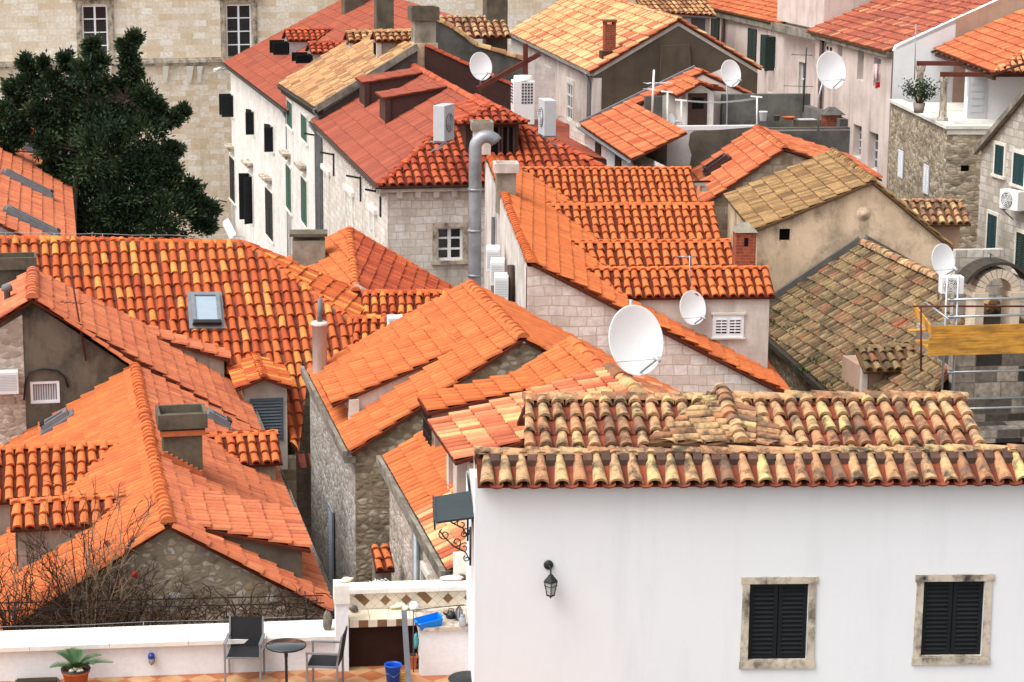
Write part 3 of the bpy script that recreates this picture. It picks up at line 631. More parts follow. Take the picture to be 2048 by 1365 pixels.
# ridge: follow near verge up beyond the big chimney
dn=(Tp-E1); T1=E1+dn*1.0; T2=T1+(E2-E1)
zx=E1.z; u0=.02
hl=[winL(h,581,204,254,u0,29.2,2.1),winL(h,610,232,281,u0,29.2,2.1),winL(h,579,333,420,u0,29.2,2.1),winL(h,610,358,448,u0,29.2,2.1)]
vn=E1.y+.1
facade(h.W,(u0,29.2),(0,-1),[(0,0),(29.2-vn,0),(29.2-vn,zx-.12),(0,E2.z-.12)],hl)
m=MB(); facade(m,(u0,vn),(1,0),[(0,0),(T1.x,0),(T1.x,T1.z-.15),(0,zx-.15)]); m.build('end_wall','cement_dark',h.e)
facade(h.W,(T1.x,vn),(0,1),[(0,0),(6.4,0),(6.4,T1.z-.15),(0,T1.z-.15)]); h.done('ashlar_pale')
for i,r_ in enumerate(hl): h.win((u0,29.2),(0,-1),r_,'proud','shutter_green',surround='coping_white',sw=.12,ns=14)
for r_ in hl[2:]:
    m=MB(); z=r_[3]+.5; c=29.2-(r_[0]+r_[1])/2; m.box((u0-.36,c-.7,z),(u0+.02,c+.7,z+.12)); m.box((u0-.22,c-.6,z-.14),(u0+.02,c+.6,z)); m.build('window_hood','stone_trim',h.e)
roof(h.e,[E1,E2,T2,T1],'tile_yellow',w=.27,L=.42,h=.06,seg=4,step=.03,jit=.02)
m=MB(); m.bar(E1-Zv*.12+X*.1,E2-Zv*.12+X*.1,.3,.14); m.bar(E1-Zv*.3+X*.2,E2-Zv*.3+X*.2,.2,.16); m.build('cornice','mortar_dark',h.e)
m=MB(); m.bar(E1+V((0,-.06,-.02)),T1+V((0,-.06,-.02)),.14,.24); m.build('verge','cornice_dirty',h.e)
h.gutter(E1+V((-.07,0,.0)),E2+V((-.07,0,.0)),.08,'iron_black')
for a in (((690,64),(748,64),(718,84)),((744,63),(838,63),(790,83))):
    d,(ui,uw,vw,zw,zm)=left_dormer(h,P,n,*a,'tile_yellow','plaster_cheek',0,w=.27,L=.3)
    g=MB(); g.box((uw-.04,vw+.12,zm+.12),(uw+.03,vw+1.0,zw-.06)); g.build('window','void_dark',d)
    g=MB(); g.box((uw-.06,vw-.04,zm-.1),(uw+.12,vw+.1,zw)); g.build('corner_post','plaster_pale',d)
c=h.f.v(851,128,E1.y+.5); zt_=h.f.v(851,42,E1.y+.5).z; h.chimney(c.x,c.y+.45,c.z-1.5,zt_,.40,.40,'concrete','box','concrete_dark')
m=MB(); m.box((c.x-.46,c.y-.02,c.z-1.5),(c.x+.46,c.y+.9,c.z+.75)); m.build('chimney_base','plaster_beige',h.e)
c=h.f.pl(770,50,P,n); h.chimney(c.x,c.y+.3,c.z-.6,c.z+1.9,.36,.36,'concrete_dark')
h.pipe([E1+V((-.05,.1,-.05)),(u0-.1,vn+.12,zx-.5),(u0-.1,vn+.12,0)],.08)
# ---- red hip roof (Y)
h=House('townhouse','corner townhouse with smooth red hip roof, dark metal dormers and pale ashlar walls','house',OY,11.6)
zE=OY.z; apex=h.f.z(948,200,zE+2.05); far=h.f.z(867,136,zE+2.05); eR=h.f.v(1180,335,-.3); vb=17.3
slope=2.05/(apex.x+.3); P=V((-.3,-.3,zE)); n=nrm((-.3,0,zE),(-.3,5,zE),(apex.x,3,apex.z))
rf=rectF(h,(874,456),(925,520),0,0); rg=rectF(h,(876,545),(905,575),0,0)
facade(h.W,(0,0),(1,0),[(0,0),(9.5,0),(9.5,zE-.1),(0,zE-.1)],[rf]); facade(h.W,(0,vb),(0,-1),[(0,0),(vb,0),(vb,zE-.1),(0,zE-.1)])
facade(h.W,(9.5,0),(0,1),[(0,0),(vb,0),(vb,zE-.1),(0,zE-.1)]); facade(h.W,(0,vb),(1,0),[(0,zE-.1),(9.5,zE-.1),(apex.x,apex.z-.1)])
h.done('ashlar_house')
h.win((0,0),(1,0),rf,'pane',surround='stone_trim',cols=2,rows=3,sw=.14,depth=.12)
ap=V((apex.x,apex.y,apex.z)); fr_=V((apex.x,vb,apex.z)); cR=V((apex.x*2+.6,-.3,zE))
roof(h.e,[(-.3,-.3,zE),ap,fr_,(-.3,vb,zE)],'tile_red',w=.26,L=.55,h=.028,seg=3,step=.02,jit=.004)
roof(h.e,[(-.3,-.3,zE),cR,ap],'tile_red_cover',w=.27,L=.36,h=.08,seg=5)
roof(h.e,[cR,(cR.x,vb,zE),fr_,ap],'tile_red',w=.26,L=.55,h=.028,seg=3,step=.02)
mb=MB(); caps(mb,[(-.3,-.3,zE),ap],r=.12); caps(mb,[fr_,ap],r=.13); caps(mb,[cR,ap],r=.12); mb.build('ridge_tiles',['tile_red_cover','mortar'],h.e)
m=MB(); m.box((-.22,-.22,zE-.2),(9.7,-.003,zE-.1)); m.box((-.22,-.2,zE-.2),(-.003,vb,zE-.1))
for i in range(18): m.box((.25+i*.55,-.2,zE-.38),(.42+i*.55,-.003,zE-.2))
for i in range(30): m.box((-.2,.2+i*.55,zE-.38),(-.003,.36+i*.55,zE-.2))
m.build('cornice','cornice_white',h.e); h.gutter((-.38,-.36,zE-.02),(-.38,vb,zE-.02),.06,'metal_brown'); h.gutter((-.38,-.37,zE-.02),(9.8,-.37,zE-.02),.06,'metal_brown')
h.pipe([(-.36,vb-.3,zE-.1),(-.12,vb-.3,zE-.45),(-.12,vb-.3,0)],.09); 
for tl in ((636,272),(669,310),(723,357),(763,385)):   # iron brackets on the street wall
    p=h.f.u(*tl,0); m=MB(); m.bar((-.02,p.y,p.z),(-.5,p.y,p.z+.1),.05,.06); m.bar((-.04,p.y,p.z+.05),(-.04,p.y,p.z-.75),.06,.05); m.build('iron_bracket','iron_black',h.e)
for tl,br in (((645,335),(660,400)),((693,378),(707,445)),((742,418),(752,470))):   # blocked windows, only their raised frames read
    r_=rectL(h,tl,br,0,vb); m=MB(); a,b=vb-r_[0],vb-r_[1]
    for y in (a,b): m.box((-.07,y-.09,r_[2]),(.01,y+.09,r_[3]))
    m.box((-.1,b-.25,r_[3]),(.01,a+.25,r_[3]+.16)); m.build('blocked_window','coping_white',h.e)
for top,out,far_ in (((858,144),(724,166),(719,156)),((908,171),(765,197),(762,186))):
    d,(t_,o,v1_,uw,vw,zm,zf)=sdormer(h,P,n,top,out,far_,'tile_red','metal_brown',-1,w=.26,L=.5,hh=.028,seg=3,step=.02,v1=None)
    g=MB(); g.box((uw-.06,vw-.06,zm-.15),(uw+.12,vw+.06,zf)); g.build('corner_post','metal_brown',d)
# roof flat behind the ridge: dark metal gable wall and low brown dormer on the far side
a=h.f.v(850,92,16.4); b=h.f.v(1036,178,16.4); m=MB(); m.hexa([(a.x,16.4,zE),(b.x,16.4,zE),(b.x,16.55,zE),(a.x,16.55,zE)],[(a.x,16.4,a.z),(b.x,16.4,b.z),(b.x,16.55,b.z),(a.x,16.55,a.z)]); pp=m.build('parapet','metal_brown',h.e); ridge(pp,[V((b.x,16.47,b.z)),V((a.x,16.47,a.z))],'tile_red_cover','coping',r=.14)
nR=nrm(ap,fr_,cR); 
# dormer on the right slope
o=h.f.v(1055,203,8.4); 
d,_=sdormer(h,ap,nR,(915,172),(1055,205),(1060,198),'tile_red','metal_brown',1,w=.26,L=.5,hh=.028,seg=3,step=.02,v1=10.5)
# front dormer with a small hipped roof
hp=V((-.3,-.3,zE)); nF=nrm(hp,cR,ap)
vd=1.15; pa=h.f.v(985,211,vd+.9); pl_=h.f.v(918,248,vd-.2); pr=h.f.v(1056,250,vd-.2)
m=MB(); zt=pl_.z-.05; zb=zE+.1; m.box((pl_.x+.25,vd,zb),(pr.x-.25,vd+3,zt)); d=m.build('dormer','metal_brown',h.e)
mb=MB(); zc=pl_.z; pk=V((pa.x,pa.y,pa.z)); pk2=V((pa.x,vd+3.6,pa.z))
L0=V((pl_.x,vd-.2,zc)); R0=V((pr.x,vd-.2,zc)); L1=V((pl_.x,vd+3.6,zc)); R1=V((pr.x,vd+3.6,zc))
tiles(mb,[L0,R0,pk],w=.25,L=.33); tiles(mb,[L0,pk,pk2,L1],w=.26,L=.5,h=.03,seg=3); tiles(mb,[R0,R1,pk2,pk],w=.26,L=.5,h=.03,seg=3)
caps(mb,[L0,pk],r=.1); caps(mb,[R0,pk],r=.1); caps(mb,[pk2,pk],r=.1); mb.build('roof',['tile_red_cover','pan_red','pan_tile'],d)
for (x0,x1) in ((pl_.x+.4,pl_.x+1.25),(pl_.x+1.35,pr.x-.4)):
    g=MB(); g.box((x0,vd-.03,zb+.45),(x1,vd+.02,zt-.1)); w_=g.build('window','void_dark',d)
    for xx in (x0,(x0+x1)/2,x1):
        g=MB(); g.box((xx-.03,vd-.07,zb+.45),(xx+.03,vd-.035,zt-.1)); g.build('mullion','metal_brown',w_) if False else g.build('frame','metal_brown',d)
# ================================================================ big orange roof left (B)
O=at(490,485,56.5); h=House('house','long low house under the big two tone orange roof with one skylight','house',O,11.6); zr=O.z-.03
A0=V((-9.5,0,zr+.42)); A1=V((0,0,zr)); nF=nrm(A0,A1,h.f.loc(at(590,907,51.3))); 
hp=h.f.pl(755,681,A1,nF); k=(A1.z-11.4)/(A1.z-hp.z); C1=A1+(hp-A1)*k
C0=V((-9.5,C1.y,C1.z-( (0))))
C0=h.f.pl(-200,930,A1,nF); 
# eave parallel to the ridge through the seen eave corner
ev=h.f.pl(590,907,A1,nF); ue=(A1-A0).normalized(); C0=ev+(A0-A1)*1.0; t_=(C1-A1)
den=t_.x*ue.y-t_.y*ue.x; q=ev-A1; k=(q.x*ue.y-q.y*ue.x)/den; C1=A1+t_*k; C0=C1+(A0-A1)-V((6,0,0))+V((0,0,.26))
C0=ev-(A1-A0)
bp=lambda *q: [h.f.pl(x,y,A1,nF) for x,y in q]
roof(h.e,[A0,A1,C1,C0],'tile_orange_mix',w=.243,L=.392,h=.085,seg=6,pans=True,pieces=[bp((-160,472),(60,476),(75,566),(-160,604)),bp((60,476),(430,484),(482,765),(75,566)),bp((430,484),(490,485),(614,762),(598,907),(482,765)),bp((490,485),(768,692),(614,762))])
rt=h.f.pl(770,637,A1,nrm(A1,C1,(3.2,1.5,zr-2))) ; nR=nrm(A1,hp,h.f.loc(at(712,583,57.8)))
f1=h.f.pl(560,515,A1,nR); f2=h.f.pl(716,585,A1,nR); f3=h.f.pl(778,640,A1,nR); 
roof(h.e,[A1,h.f.pl(768,692,A1,nR),h.f.pl(800,668,A1,nR),f3,f2],'tile_orange_mix',w=.24,L=.37,h=.05,seg=4)
mb=MB(); caps(mb,[A0,A1],r=.11,bed=1); caps(mb,[hp,A1],r=.11,bed=1); caps(mb,[f2,A1],r=.09); mb.build('ridge_tiles',['tile_orange_mix','mortar'],h.e)
facade(h.W,(ev.x-1.7,ev.y+.25),(1,0),[(0,0),(1.75,0),(1.75,ev.z-.1),(0,ev.z-.1)]); facade(h.W,(ev.x+.05,ev.y+.25),(0,1),[(0,0),(6,0),(6,ev.z-.1),(0,ev.z-.1)]); facade(h.W,(ev.x-.0,A1.y+.5),(-1,0),[(0,0),(9,0),(9,A0.z-.2),(0,A1.z-.3)]); h.done('ashlar_brown')
skylight(h,A1,nF,(411,628),None,.62,.92,(0,-1,-.5))
m=MB()   # lightning wire on little stands along the ridge
for i in range(9):
    p=A1+(A0-A1)*(i/8.0); m.tube([p+Zv*.05,p+Zv*.17],.008,5)
m.tube([A1+Zv*.17+(A0-A1)*t/20 + Zv*.012*math.sin(t*1.9) for t in range(21)],.006,5); m.build('lightning_wire','zinc_light',h.e)
# little gabled dormer with louvre
c=h.f.pl(530,880,A1,nF); vd=c.y-.1
pk=h.f.v(528,757,vd-.25); lf=h.f.v(489,774,vd-.25); rg=h.f.v(585,777,vd-.25); sl=(pk.z-rg.z)/(rg.x-pk.x)
bk=h.f.pl(497,712,A1,nF); wl=h.f.v(490,880,vd).x; wr=h.f.v(575,880,vd).x; zb=h.f.v(530,892,vd).z
m=MB(); facade(m,(wl,vd),(1,0),[(0,zb-.6),(wr-wl,zb-.6),(wr-wl,pk.z-sl*(wr-pk.x)-.1),(pk.x-wl,pk.z-.08),(0,pk.z-sl*(pk.x-wl)-.1)])
zz=pk.z-sl*(wr-pk.x)-.1
m.face([(wr,vd,zb-.6),(wr,vd+2.2,zb),(wr,vd+2.2,zz),(wr,vd,zz)]); m.face([(wl,vd+2.2,zb),(wl,vd,zb-.6),(wl,vd,zz),(wl,vd+2.2,zz)]); d=m.build('dormer','plaster_pale',h.e)
mb=MB(); ub=pk.x; L0=V((2*ub-rg.x,vd-.25,rg.z)); R0=V((rg.x,vd-.25,rg.z)); dd=2.6; 
tiles(mb,[pk,L0,L0+Yv*dd,pk+Yv*dd],w=.22,L=.34,h=.06); tiles(mb,[pk,pk+Yv*dd,R0+Yv*dd,R0],w=.22,L=.34,h=.06); caps(mb,[pk,pk+Yv*dd],r=.1,L=.22); mb.build('roof',['tile_orange_mix','pan_red','pan_tile'],d)
a=h.f.v(499,798,vd); b=h.f.v(567,880,vd); m=MB(); louvre(m,V(((a.x+b.x)/2,vd-.03,(a.z+b.z)/2)),X*(b.x-a.x)/2,Zv*(a.z-b.z)/2,(0,-1,0),ns=12); m.build('shutter','shutter_slate',d)
# ================================================================ left foreground house (C) and its taller rear part (D)
O=at(335,1045,36.3); h=House('house','near left house with rubble stone gable and long curved orange ridge','house',O,12); zr=O.z
nRt=nrm((0,0,0),(0,1,0),(1,0,-.618)); nLt=nrm((0,0,0),(0,1,0),(-1,0,-.6)); P=V((0,0,zr)); vD=12.04
zRe=zr-.618*2.73; zLe=zr-.6*3.6
roof(h.e,[(0,-.18,zr),(0,vD+.02,zr),(2.73,vD+.02,zRe),(2.73,-.18,zRe)],'tile_salmon',w=.215,L=.36,h=.08,seg=5)
roof(h.e,[(0,-.18,zr),(-3.6,-.18,zLe),(-3.6,vD,zLe),(0,vD,zr)],'tile_orange',w=.215,L=.36,h=.08,seg=5)
mb=MB(); caps(mb,[(0,-.2,zr+.02),(0,3,zr-.03),(0,6.5,zr-.0),(0,9.5,zr),(0,vD,zr+.02)],r=.135,L=.27,lift=.07); mb.build('ridge_tiles',['tile_orange','mortar'],h.e)
ridge(h.e,[(2.72,-.18,zRe+.02),(0.06,-.18,zr-.02)],'tile_salmon','verge_tiles',r=.1,L=.36); ridge(h.e,[(-3.5,-.18,zLe+.02),(-.06,-.18,zr-.02)],'tile_orange','verge_tiles',r=.1,L=.36)
facade(h.W,(-3.4,0),(1,0),[(0,0),(6.05,0),(6.05,zr-.618*2.65-.1),(3.4,zr-.1),(0,zr-.6*3.4-.1)])
facade(h.W,(2.65,0),(0,1),[(0,0),(19,0),(19,zRe-.05),(0,zRe-.05)]); facade(h.W,(-3.4,19),(0,-1),[(0,0),(19,0),(19,zLe),(0,zLe)]); h.done('rubble_gable')
h.gutter((2.84,-.18,zRe-.03),(2.84,19.0,zRe-.03),.06,'cornice_dirty')
# cross dormers of the right slope
c=h.f.pl(408,874,P,nRt); e=h.f.z(556,872,c.z)
d,_=xdormer(h,P,nRt,(404,875),(470,932),e.x,.42,'tile_orange','plaster_cheek',w=.215,L=.33,ov=.14)
t0_=h.f.v(385,1044,.5); o_=h.f.v(622,1102,.5); d,(t_,o,v1_,uw,vw,zm,zf)=sdormer(h,P,nRt,0,0,0,'tile_salmon','plaster_dark_cheek',1,w=.215,L=.36,hh=.078,exp=(V((t0_.x,.5,zr-.618*t0_.x+.03)),o_,h.f.z(600,1026,o_.z).y))
# chimney on the right slope
c=h.f.pl(366,940,P,nRt); zt=h.f.v(366,852,c.y).z
h.chimney(c.x,c.y+.15,c.z-.9,zt,.36,.33,'concrete_dark','box','concrete_dark')
m=MB(); m.box((c.x-.42,c.y-.24,zt-.14),(c.x+.42,c.y+.54,zt-.04)); m.build('corbel_course','terracotta',h.e)
m=MB()   # stepped brick flashing at its foot
for i in range(8):
    z=zr-.618*(c.x-.36+i*.09); m.box((c.x-.37+i*.09,c.y-.25,z-.05),(c.x-.28+i*.09,c.y-.17,z+.2))
m.build('flashing','terracotta',h.e)
skylight(h,P,nRt,(428,850),None,.28,.42,(1,0,-.618),'glass_dark'); skylight(h,P,nLt,(120,853),None,.3,.52,(-1,0,-.6),'glass_dark')
# cross dormers of the left slope
d,_=xdormer(h,P,nLt,(243,888),(60,1003),-5.5,.45,'tile_orange','plaster_cheek',w=.23,L=.34,back=True)
c=h.f.pl(255,996,P,nLt); e=h.f.z(20,1001,c.z)
d,(ui,uw,vw,zw,zm)=xdormer(h,P,nLt,(258,995),(130,1056),e.x,.45,'tile_orange','plaster_cheek',w=.23,L=.34)
g=MB(); g.box((uw-.04,vw+.1,zm+.15),(uw+.02,vw+.7,zw-.08)); g.build('window','glass_grey',d)
# rear part
aD=h.f.v(65,598,vD); kD=(aD.z-zr)/(-aD.x); uE=2.73; zE=zr-kD*uE; zE=max(zE,zRe+.02)
nD=nrm(aD,(aD.x,20,aD.z),(uE,vD,zE)); vF=15.4
hD=House('house','taller grey plastered house with a small white window, behind the near left house','house',O,12)
f1=V((uE,18.55,zE))
mb=MB(); tiles(mb,[(aD.x,vD-.15,aD.z),(uE,vD-.0,zE),f1,(aD.x,vF,aD.z)],w=.215,L=.36,h=.06); tiles(mb,[(aD.x,vD-.15,aD.z),(aD.x,vF,aD.z),(aD.x-4,vF,aD.z-2.4),(aD.x-4,vD-.15,aD.z-2.4)],w=.215,L=.36,h=.06)
mb.build('roof',['tile_salmon','pan_red','pan_tile'],hD.e)
mb=MB(); caps(mb,[(aD.x,vD-.2,aD.z+.02),(aD.x,vF,aD.z+.02)],r=.15,L=.36,lift=.07); caps(mb,[(-.02,vD-.16,zr+.03),(aD.x+.1,vD-.16,aD.z)],r=.09); caps(mb,[(aD.x-4,vD-.16,aD.z-2.4),(aD.x-.1,vD-.16,aD.z)],r=.09); caps(mb,[f1,(aD.x,vF,aD.z)],r=.08); mb.build('ridge_tiles',['tile_salmon','mortar'],hD.e)
rw=rectF(hD,(60,764),(120,806),vD,-7); 
facade(hD.W,(-7,vD),(1,0),[(0,0),(7,0),(7,zr-.08),(7+aD.x,aD.z-.1),(0,aD.z-.6*(7+aD.x)-.1)],[rw],.22)
facade(hD.W,(-7,vF),(1,0),[(0,0),(7,0),(7,zr),(7+aD.x,aD.z-.1),(0,aD.z-3)]); hD.done('plaster_grey')
wd=hD.win((-7,vD),(1,0),rw,'pane',cols=1,rows=1,glass='glass_grey',depth=.04)
m=MB(); q=hD.f.v(73,768,vD-.02); 
for i in range(9): u=rw[0]-7+.1+(rw[1]-rw[0]-.2)*i/8; m.box((u-.018,vD+.052,rw[2]+.06),(u+.018,vD+.058,rw[3]-.06))
m.build('curtain','ac_grey',wd)
m=MB(); pb=hD.f.v(47,700,vD); facade(m,(-7,vD-.015),(1,0),[(0,0),(pb.x+7,0),(pb.x+7,aD.z-.6*(aD.x-pb.x)-.2),(0,aD.z-.6*(7+aD.x)-.1)]); m.build('bare_stone','rubble_pale',hD.e)
m=MB(); a=[hD.f.v(px,py,vD-.04) for px,py in ((48,800),(50,770),(58,745),(85,738),(115,742),(130,755),(136,775))]; m.tube(a,.022,6); m.build('cable','iron_black',hD.e)
m=MB(); m.bar((-.02,vD-.05,zr-.02),(-3.55,vD-.05,zr-.6*3.55),.12,.16); m.build('flashing','mortar_dark',hD.e)
d,(t_,o,v1_,uw,vw,zm,zf)=sdormer(hD,V((aD.x,vD,aD.z)),nD,(298,672),(461,722),(468,712),'tile_salmon','plaster_cheek',1,w=.215,L=.36,hh=.078,v1=17.2)
c=hD.f.v(30,560,vF+.8); hD.chimney(c.x,vF+.9,c.z-1.5,c.z+.28,.4,.3,'concrete_dark','box','concrete_dark')
p=hD.f.pl(15,605,V((aD.x,vD,aD.z)),nrm((0,0,0),(0,1,0),(-1,0,-.6))); m=MB(); m.lathe([(.07,-.3),(.07,.25),(.12,.26),(.12,.36),(.09,.4),(0,.42)],p); m.build('vent_pipe','lead',hD.e)
# ================================================================ middle orange house (A)
O=at(1045,675,44); h=House('house','middle house with orange roof, long shed dormer and dirty stone gutter over the alley','house',O,11.6); zr=O.z; P=V((0,0,zr))
eL=h.f.v(700,905,0); vB=5.9; kL=(zr-eL.z)/(-eL.x); nLt=nrm((0,0,0),(0,1,0),(-1,0,-kL))
roof(h.e,[(0,-.12,zr),(eL.x,-.12,eL.z),(eL.x,7.2,eL.z),(0,vB,zr)],'tile_orange',w=.225,L=.36,h=.08)
nRt=nrm((0,0,0),(0,1,0),(1,0,-.55)); 
roof(h.e,[(0,-.12,zr),(0,vB,zr),(5.5,vB+1.0,zr-.55*5.5),(5.5,-.12,zr-.55*5.5)],'tile_orange',w=.225,L=.36,h=.05)
mb=MB(); caps(mb,[(0,-.15,zr),(0,vB,zr)],r=.13,L=.36,lift=.06); mb.build('ridge_tiles',['tile_orange','mortar'],h.e)
ridge(h.e,[(2.6,-.12,zr-.55*2.6),(.05,-.12,zr-.02)],'tile_orange','verge_tiles',r=.09); ridge(h.e,[(eL.x,7.2,eL.z),(0,vB,zr)],'tile_orange','verge_tiles',r=.08)
uL=eL.x+.1; 
facade(h.W,(uL,0),(1,0),[(0,0),(9,0),(9,zr-.55*(9+uL)-.1),(-uL,zr-.1),(0,zr+kL*uL-.1)])
h.done('rubble_brown')
m=MB(); facade(m,(uL,8),(0,-1),[(0,0),(8,0),(8,eL.z-.12),(0,eL.z-.12)]); m.build('side_wall','rubble_grey',h.e)
m=MB(); m.box((eL.x-.12,-.1,eL.z-.2),(uL,7.7,eL.z-.06)); m.box((eL.x-.15,-.1,eL.z-.06),(eL.x-.07,7.7,eL.z+.06))
for i in range(26): m.box((eL.x+.0,-.05+i*.3,eL.z-.05),(eL.x+.12,.07+i*.3,eL.z+.03))
m.build('stone_gutter','cornice_dirty',h.e)
d,(t_,o,v1_,uw,vw,zm,zf)=sdormer(h,P,nLt,(924,697),(664,812),(622,758),'tile_orange','plaster_pale',-1,w=.225,L=.36,hh=.078,ov=.40)
g=MB(); g.box((uw-.05,vw-.1,zm-.1),(uw+.16,vw+.1,zf)); g.build('corner_post','stone_white',d)
p=h.f.u(660,1090,uL-.05); a=h.f.u(661,1015,uL-.05); m=MB(); b=h.f.u(661,1175,uL-.05); louvre(m,V((uL-.05,a.y,(a.z+b.z)/2)),Yv*.42,Zv*(a.z-b.z)/2,(-1,0,0),ns=20); m.build('shutter','shutter_grey',h.e)
c=h.f.pl(640,748,P,nLt); zt=h.f.v(640,652,c.y).z; m=MB(); m.lathe([(.17,c.z-.4),(.165,zt),(.2,zt+.01),(.21,zt+.06),(.16,zt+.1),(0,zt+.1)],(c.x,c.y,0),seg=14); ch=m.build('chimney','plaster_pale',h.e)
m=MB(); m.tube([(c.x,c.y,zt),(c.x+.02,c.y,zt+.62)],.06,10); m.build('flue_pipe','lead',ch)
# ================================================================ house G (behind the white house)
O=at(1141,682,43); h=House('house','low house with patched orange and pink roofs, tucked behind the white house','house',O,11.6); zr=O.z; P=V((0,0,zr))
eL=h.f.v(770,920,0); kL=(zr-eL.z)/(-eL.x); nLt=nrm((0,0,0),(0,1,0),(-1,0,-kL)); vN=-7.2
roof(h.e,[(0,0,zr),(eL.x,0,eL.z),(eL.x,-3.9,eL.z),(0,-3.9,zr)],'tile_orange',w=.23,L=.37,h=.08); roof(h.e,[(0,-3.9,zr),(eL.x,-3.9,eL.z),(eL.x,vN,eL.z),(0,vN,zr)],'tile_light_mix',w=.23,L=.37,h=.08)
roof(h.e,[(0,0,zr),(0,vN,zr),(5,vN,zr-.55*5),(5,0,zr-.55*5)],'tile_orange',w=.23,L=.37,h=.05)
mb=MB(); caps(mb,[(0,-2.9,zr),(0,0,zr)],r=.13,L=.8,lift=.06); mb.build('ridge_tiles',['tile_orange','mortar'],h.e)
mb=MB(); caps(mb,[(eL.x,.02,eL.z),(0,.02,zr)],r=.09); mb.build('verge_tiles',['tile_orange','mortar'],h.e)
uL=eL.x+.1
facade(h.W,(uL,.1),(0,-1),[(0,0),(7.4,0),(7.4,eL.z-.12),(0,eL.z-.12)],[(4.1,4.7,10.3,11.7),(6.0,6.7,10.5,11.7)])
facade(h.W,(uL,.1),(1,0),[(0,0),(8,0),(8,zr-2.5),(-uL,zr-.1),(0,eL.z-.12)]); h.done('rubble_pale')
for r_ in ((4.1,4.7,10.3,11.7),(6.0,6.7,10.5,11.7)): h.win((uL,.1),(0,-1),r_,'pane',surround='stone_white',cols=2,rows=2)
m=MB(); m.box((eL.x-.12,vN-.1,eL.z-.2),(uL,.15,eL.z-.06)); m.box((eL.x-.15,vN-.1,eL.z-.06),(eL.x-.07,.15,eL.z+.06))
for i in range(24): m.box((eL.x+.0,vN+i*.3,eL.z-.05),(eL.x+.12,vN+.12+i*.3,eL.z+.03))
m.build('stone_gutter','cornice_dirty',h.e)
p=h.f.u(833,1040,uL-.1); h.pipe([(uL-.1,p.y,eL.z-.3),(uL-.1,p.y,0)],.075)
tf=h.f.pl(1045,748,P,nLt); of=h.f.v(834,797,tf.y); v0_=h.f.z(850,828,of.z).y
d,(t_,o,v1_,uw,vw,zm,zf)=sdormer(h,P,nLt,0,0,0,'tile_orange','plaster_cheek',-1,w=.23,L=.37,hh=.078,exp=(V((tf.x,v0_,tf.z)),V((of.x,v0_,of.z)),tf.y))
g=MB(); 
for i in range(7): y=vw+.1+i*.14; g.box((uw-.07,y,zm-.05),(uw-.045,y+.03,zf-.05))
for i in range(4): z=zm+(zf-zm)*i/3.3; g.box((uw-.075,vw+.1,z),(uw-.04,vw+1.0,z+.03))
g.build('window_grille','iron_black',d)
# raised pink roof on posts
v2=-3.2; yr=h.f.v(1218,737,v2); eP=h.f.v(856,842,v2); z2=eP.z-.05; eN=h.f.z(909,926,z2); kP=(yr.z-z2)/(yr.x-eP.x)
m=MB(); m.box((eP.x+.28,v2-.55,z2-2.4),(eP.x+.5,v2-.35,z2-.05)); m.box((eP.x+.25,v2-1.55,z2-2.4),(eP.x+.52,v2-1.2,z2-.05)); m.box((eP.x+.3,eN.y+.1,z2-2.6),(eP.x+.62,eN.y+.45,z2-.05)); m.box((eP.x+.55,eN.y+.12,z2-2.6),(yr.x,eN.y+.3,z2-.02))
m.box((eP.x+1.3,eN.y+.3,z2-2),(eP.x+1.45,v2-.1,z2))
d=m.build('loggia','plaster_pale',h.e)
mb=MB(); tiles(mb,[(yr.x,v2,yr.z),(eP.x,v2,z2),(eP.x,eN.y,z2),(yr.x,eN.y,yr.z)],w=.235,L=.39,h=.06); tiles(mb,[(yr.x,v2,yr.z),(yr.x,eN.y,yr.z),(yr.x+2,eN.y,yr.z-.9),(yr.x+2,v2,yr.z-.9)],w=.235,L=.39,h=.06)
mb.build('roof',['tile_pink_mix','pan_red','pan_tile'],d)
mb=MB(); caps(mb,[(yr.x,eN.y,yr.z),(yr.x,v2,yr.z)],r=.15,L=.9,lift=.06); mb.build('ridge_tiles',['tile_yellow','mortar'],d)
GF=h.f; Gpole=h.f.w(yr.x,v2-.7,yr.z)
# ================================================================ house M with the row of dormers
O=at(1065,525,50); h=House('house','long house whose bright orange roof carries a saw tooth row of four tiled dormers','house',O,4.7); zr=O.z; P=V((0,0,zr)); vB=13.6
k=.526; uR=6.0; Fz=h.f.v(978,312,vB).z; kz=(Fz-zr)/vB; n=nrm((0,0,0),(0,1,kz),(1,0,-k)); zB=Fz
roof(h.e,[(0,-.15,zr),(0,vB,zB),(uR,vB,zB-k*uR),(uR,-.15,zr-k*uR)],'tile_orange',w=.22,L=.36,h=.06)
mb=MB(); caps(mb,[(-.02,-.18,zr+.01),(-.02,3,zr+3*kz-.07),(-.02,6,zr+6*kz-.05),(-.02,vB,zB+.03)],r=.13,L=.23,lift=.06); mb.build('ridge_tiles',['tile_orange','mortar'],h.e)
facade(h.W,(-.12,0),(1,0),[(0,0),(uR,0),(uR,zr-k*(uR-.12)-.1),(.12,zr-.1),(0,zr-.1)])
facade(h.W,(-.12,vB),(0,-1),[(0,0),(vB,0),(vB,zr-.08),(0,zB-.08)]); facade(h.W,(uR-.2,0),(0,1),[(0,0),(vB,0),(vB,zr-k*uR),(0,zr-k*uR)])
facade(h.W,(-.12,vB),(1,0),[(0,0),(uR,0),(uR,zB-k*uR),(0,zB-.1)]); h.done('ashlar_house')
m=MB(); facade(m,(-.14,vB),(0,-1),[(0,3),(vB,3),(vB,zr-.1),(0,zB-.1)]); m.build('side_render','stucco_white_worn',h.e)
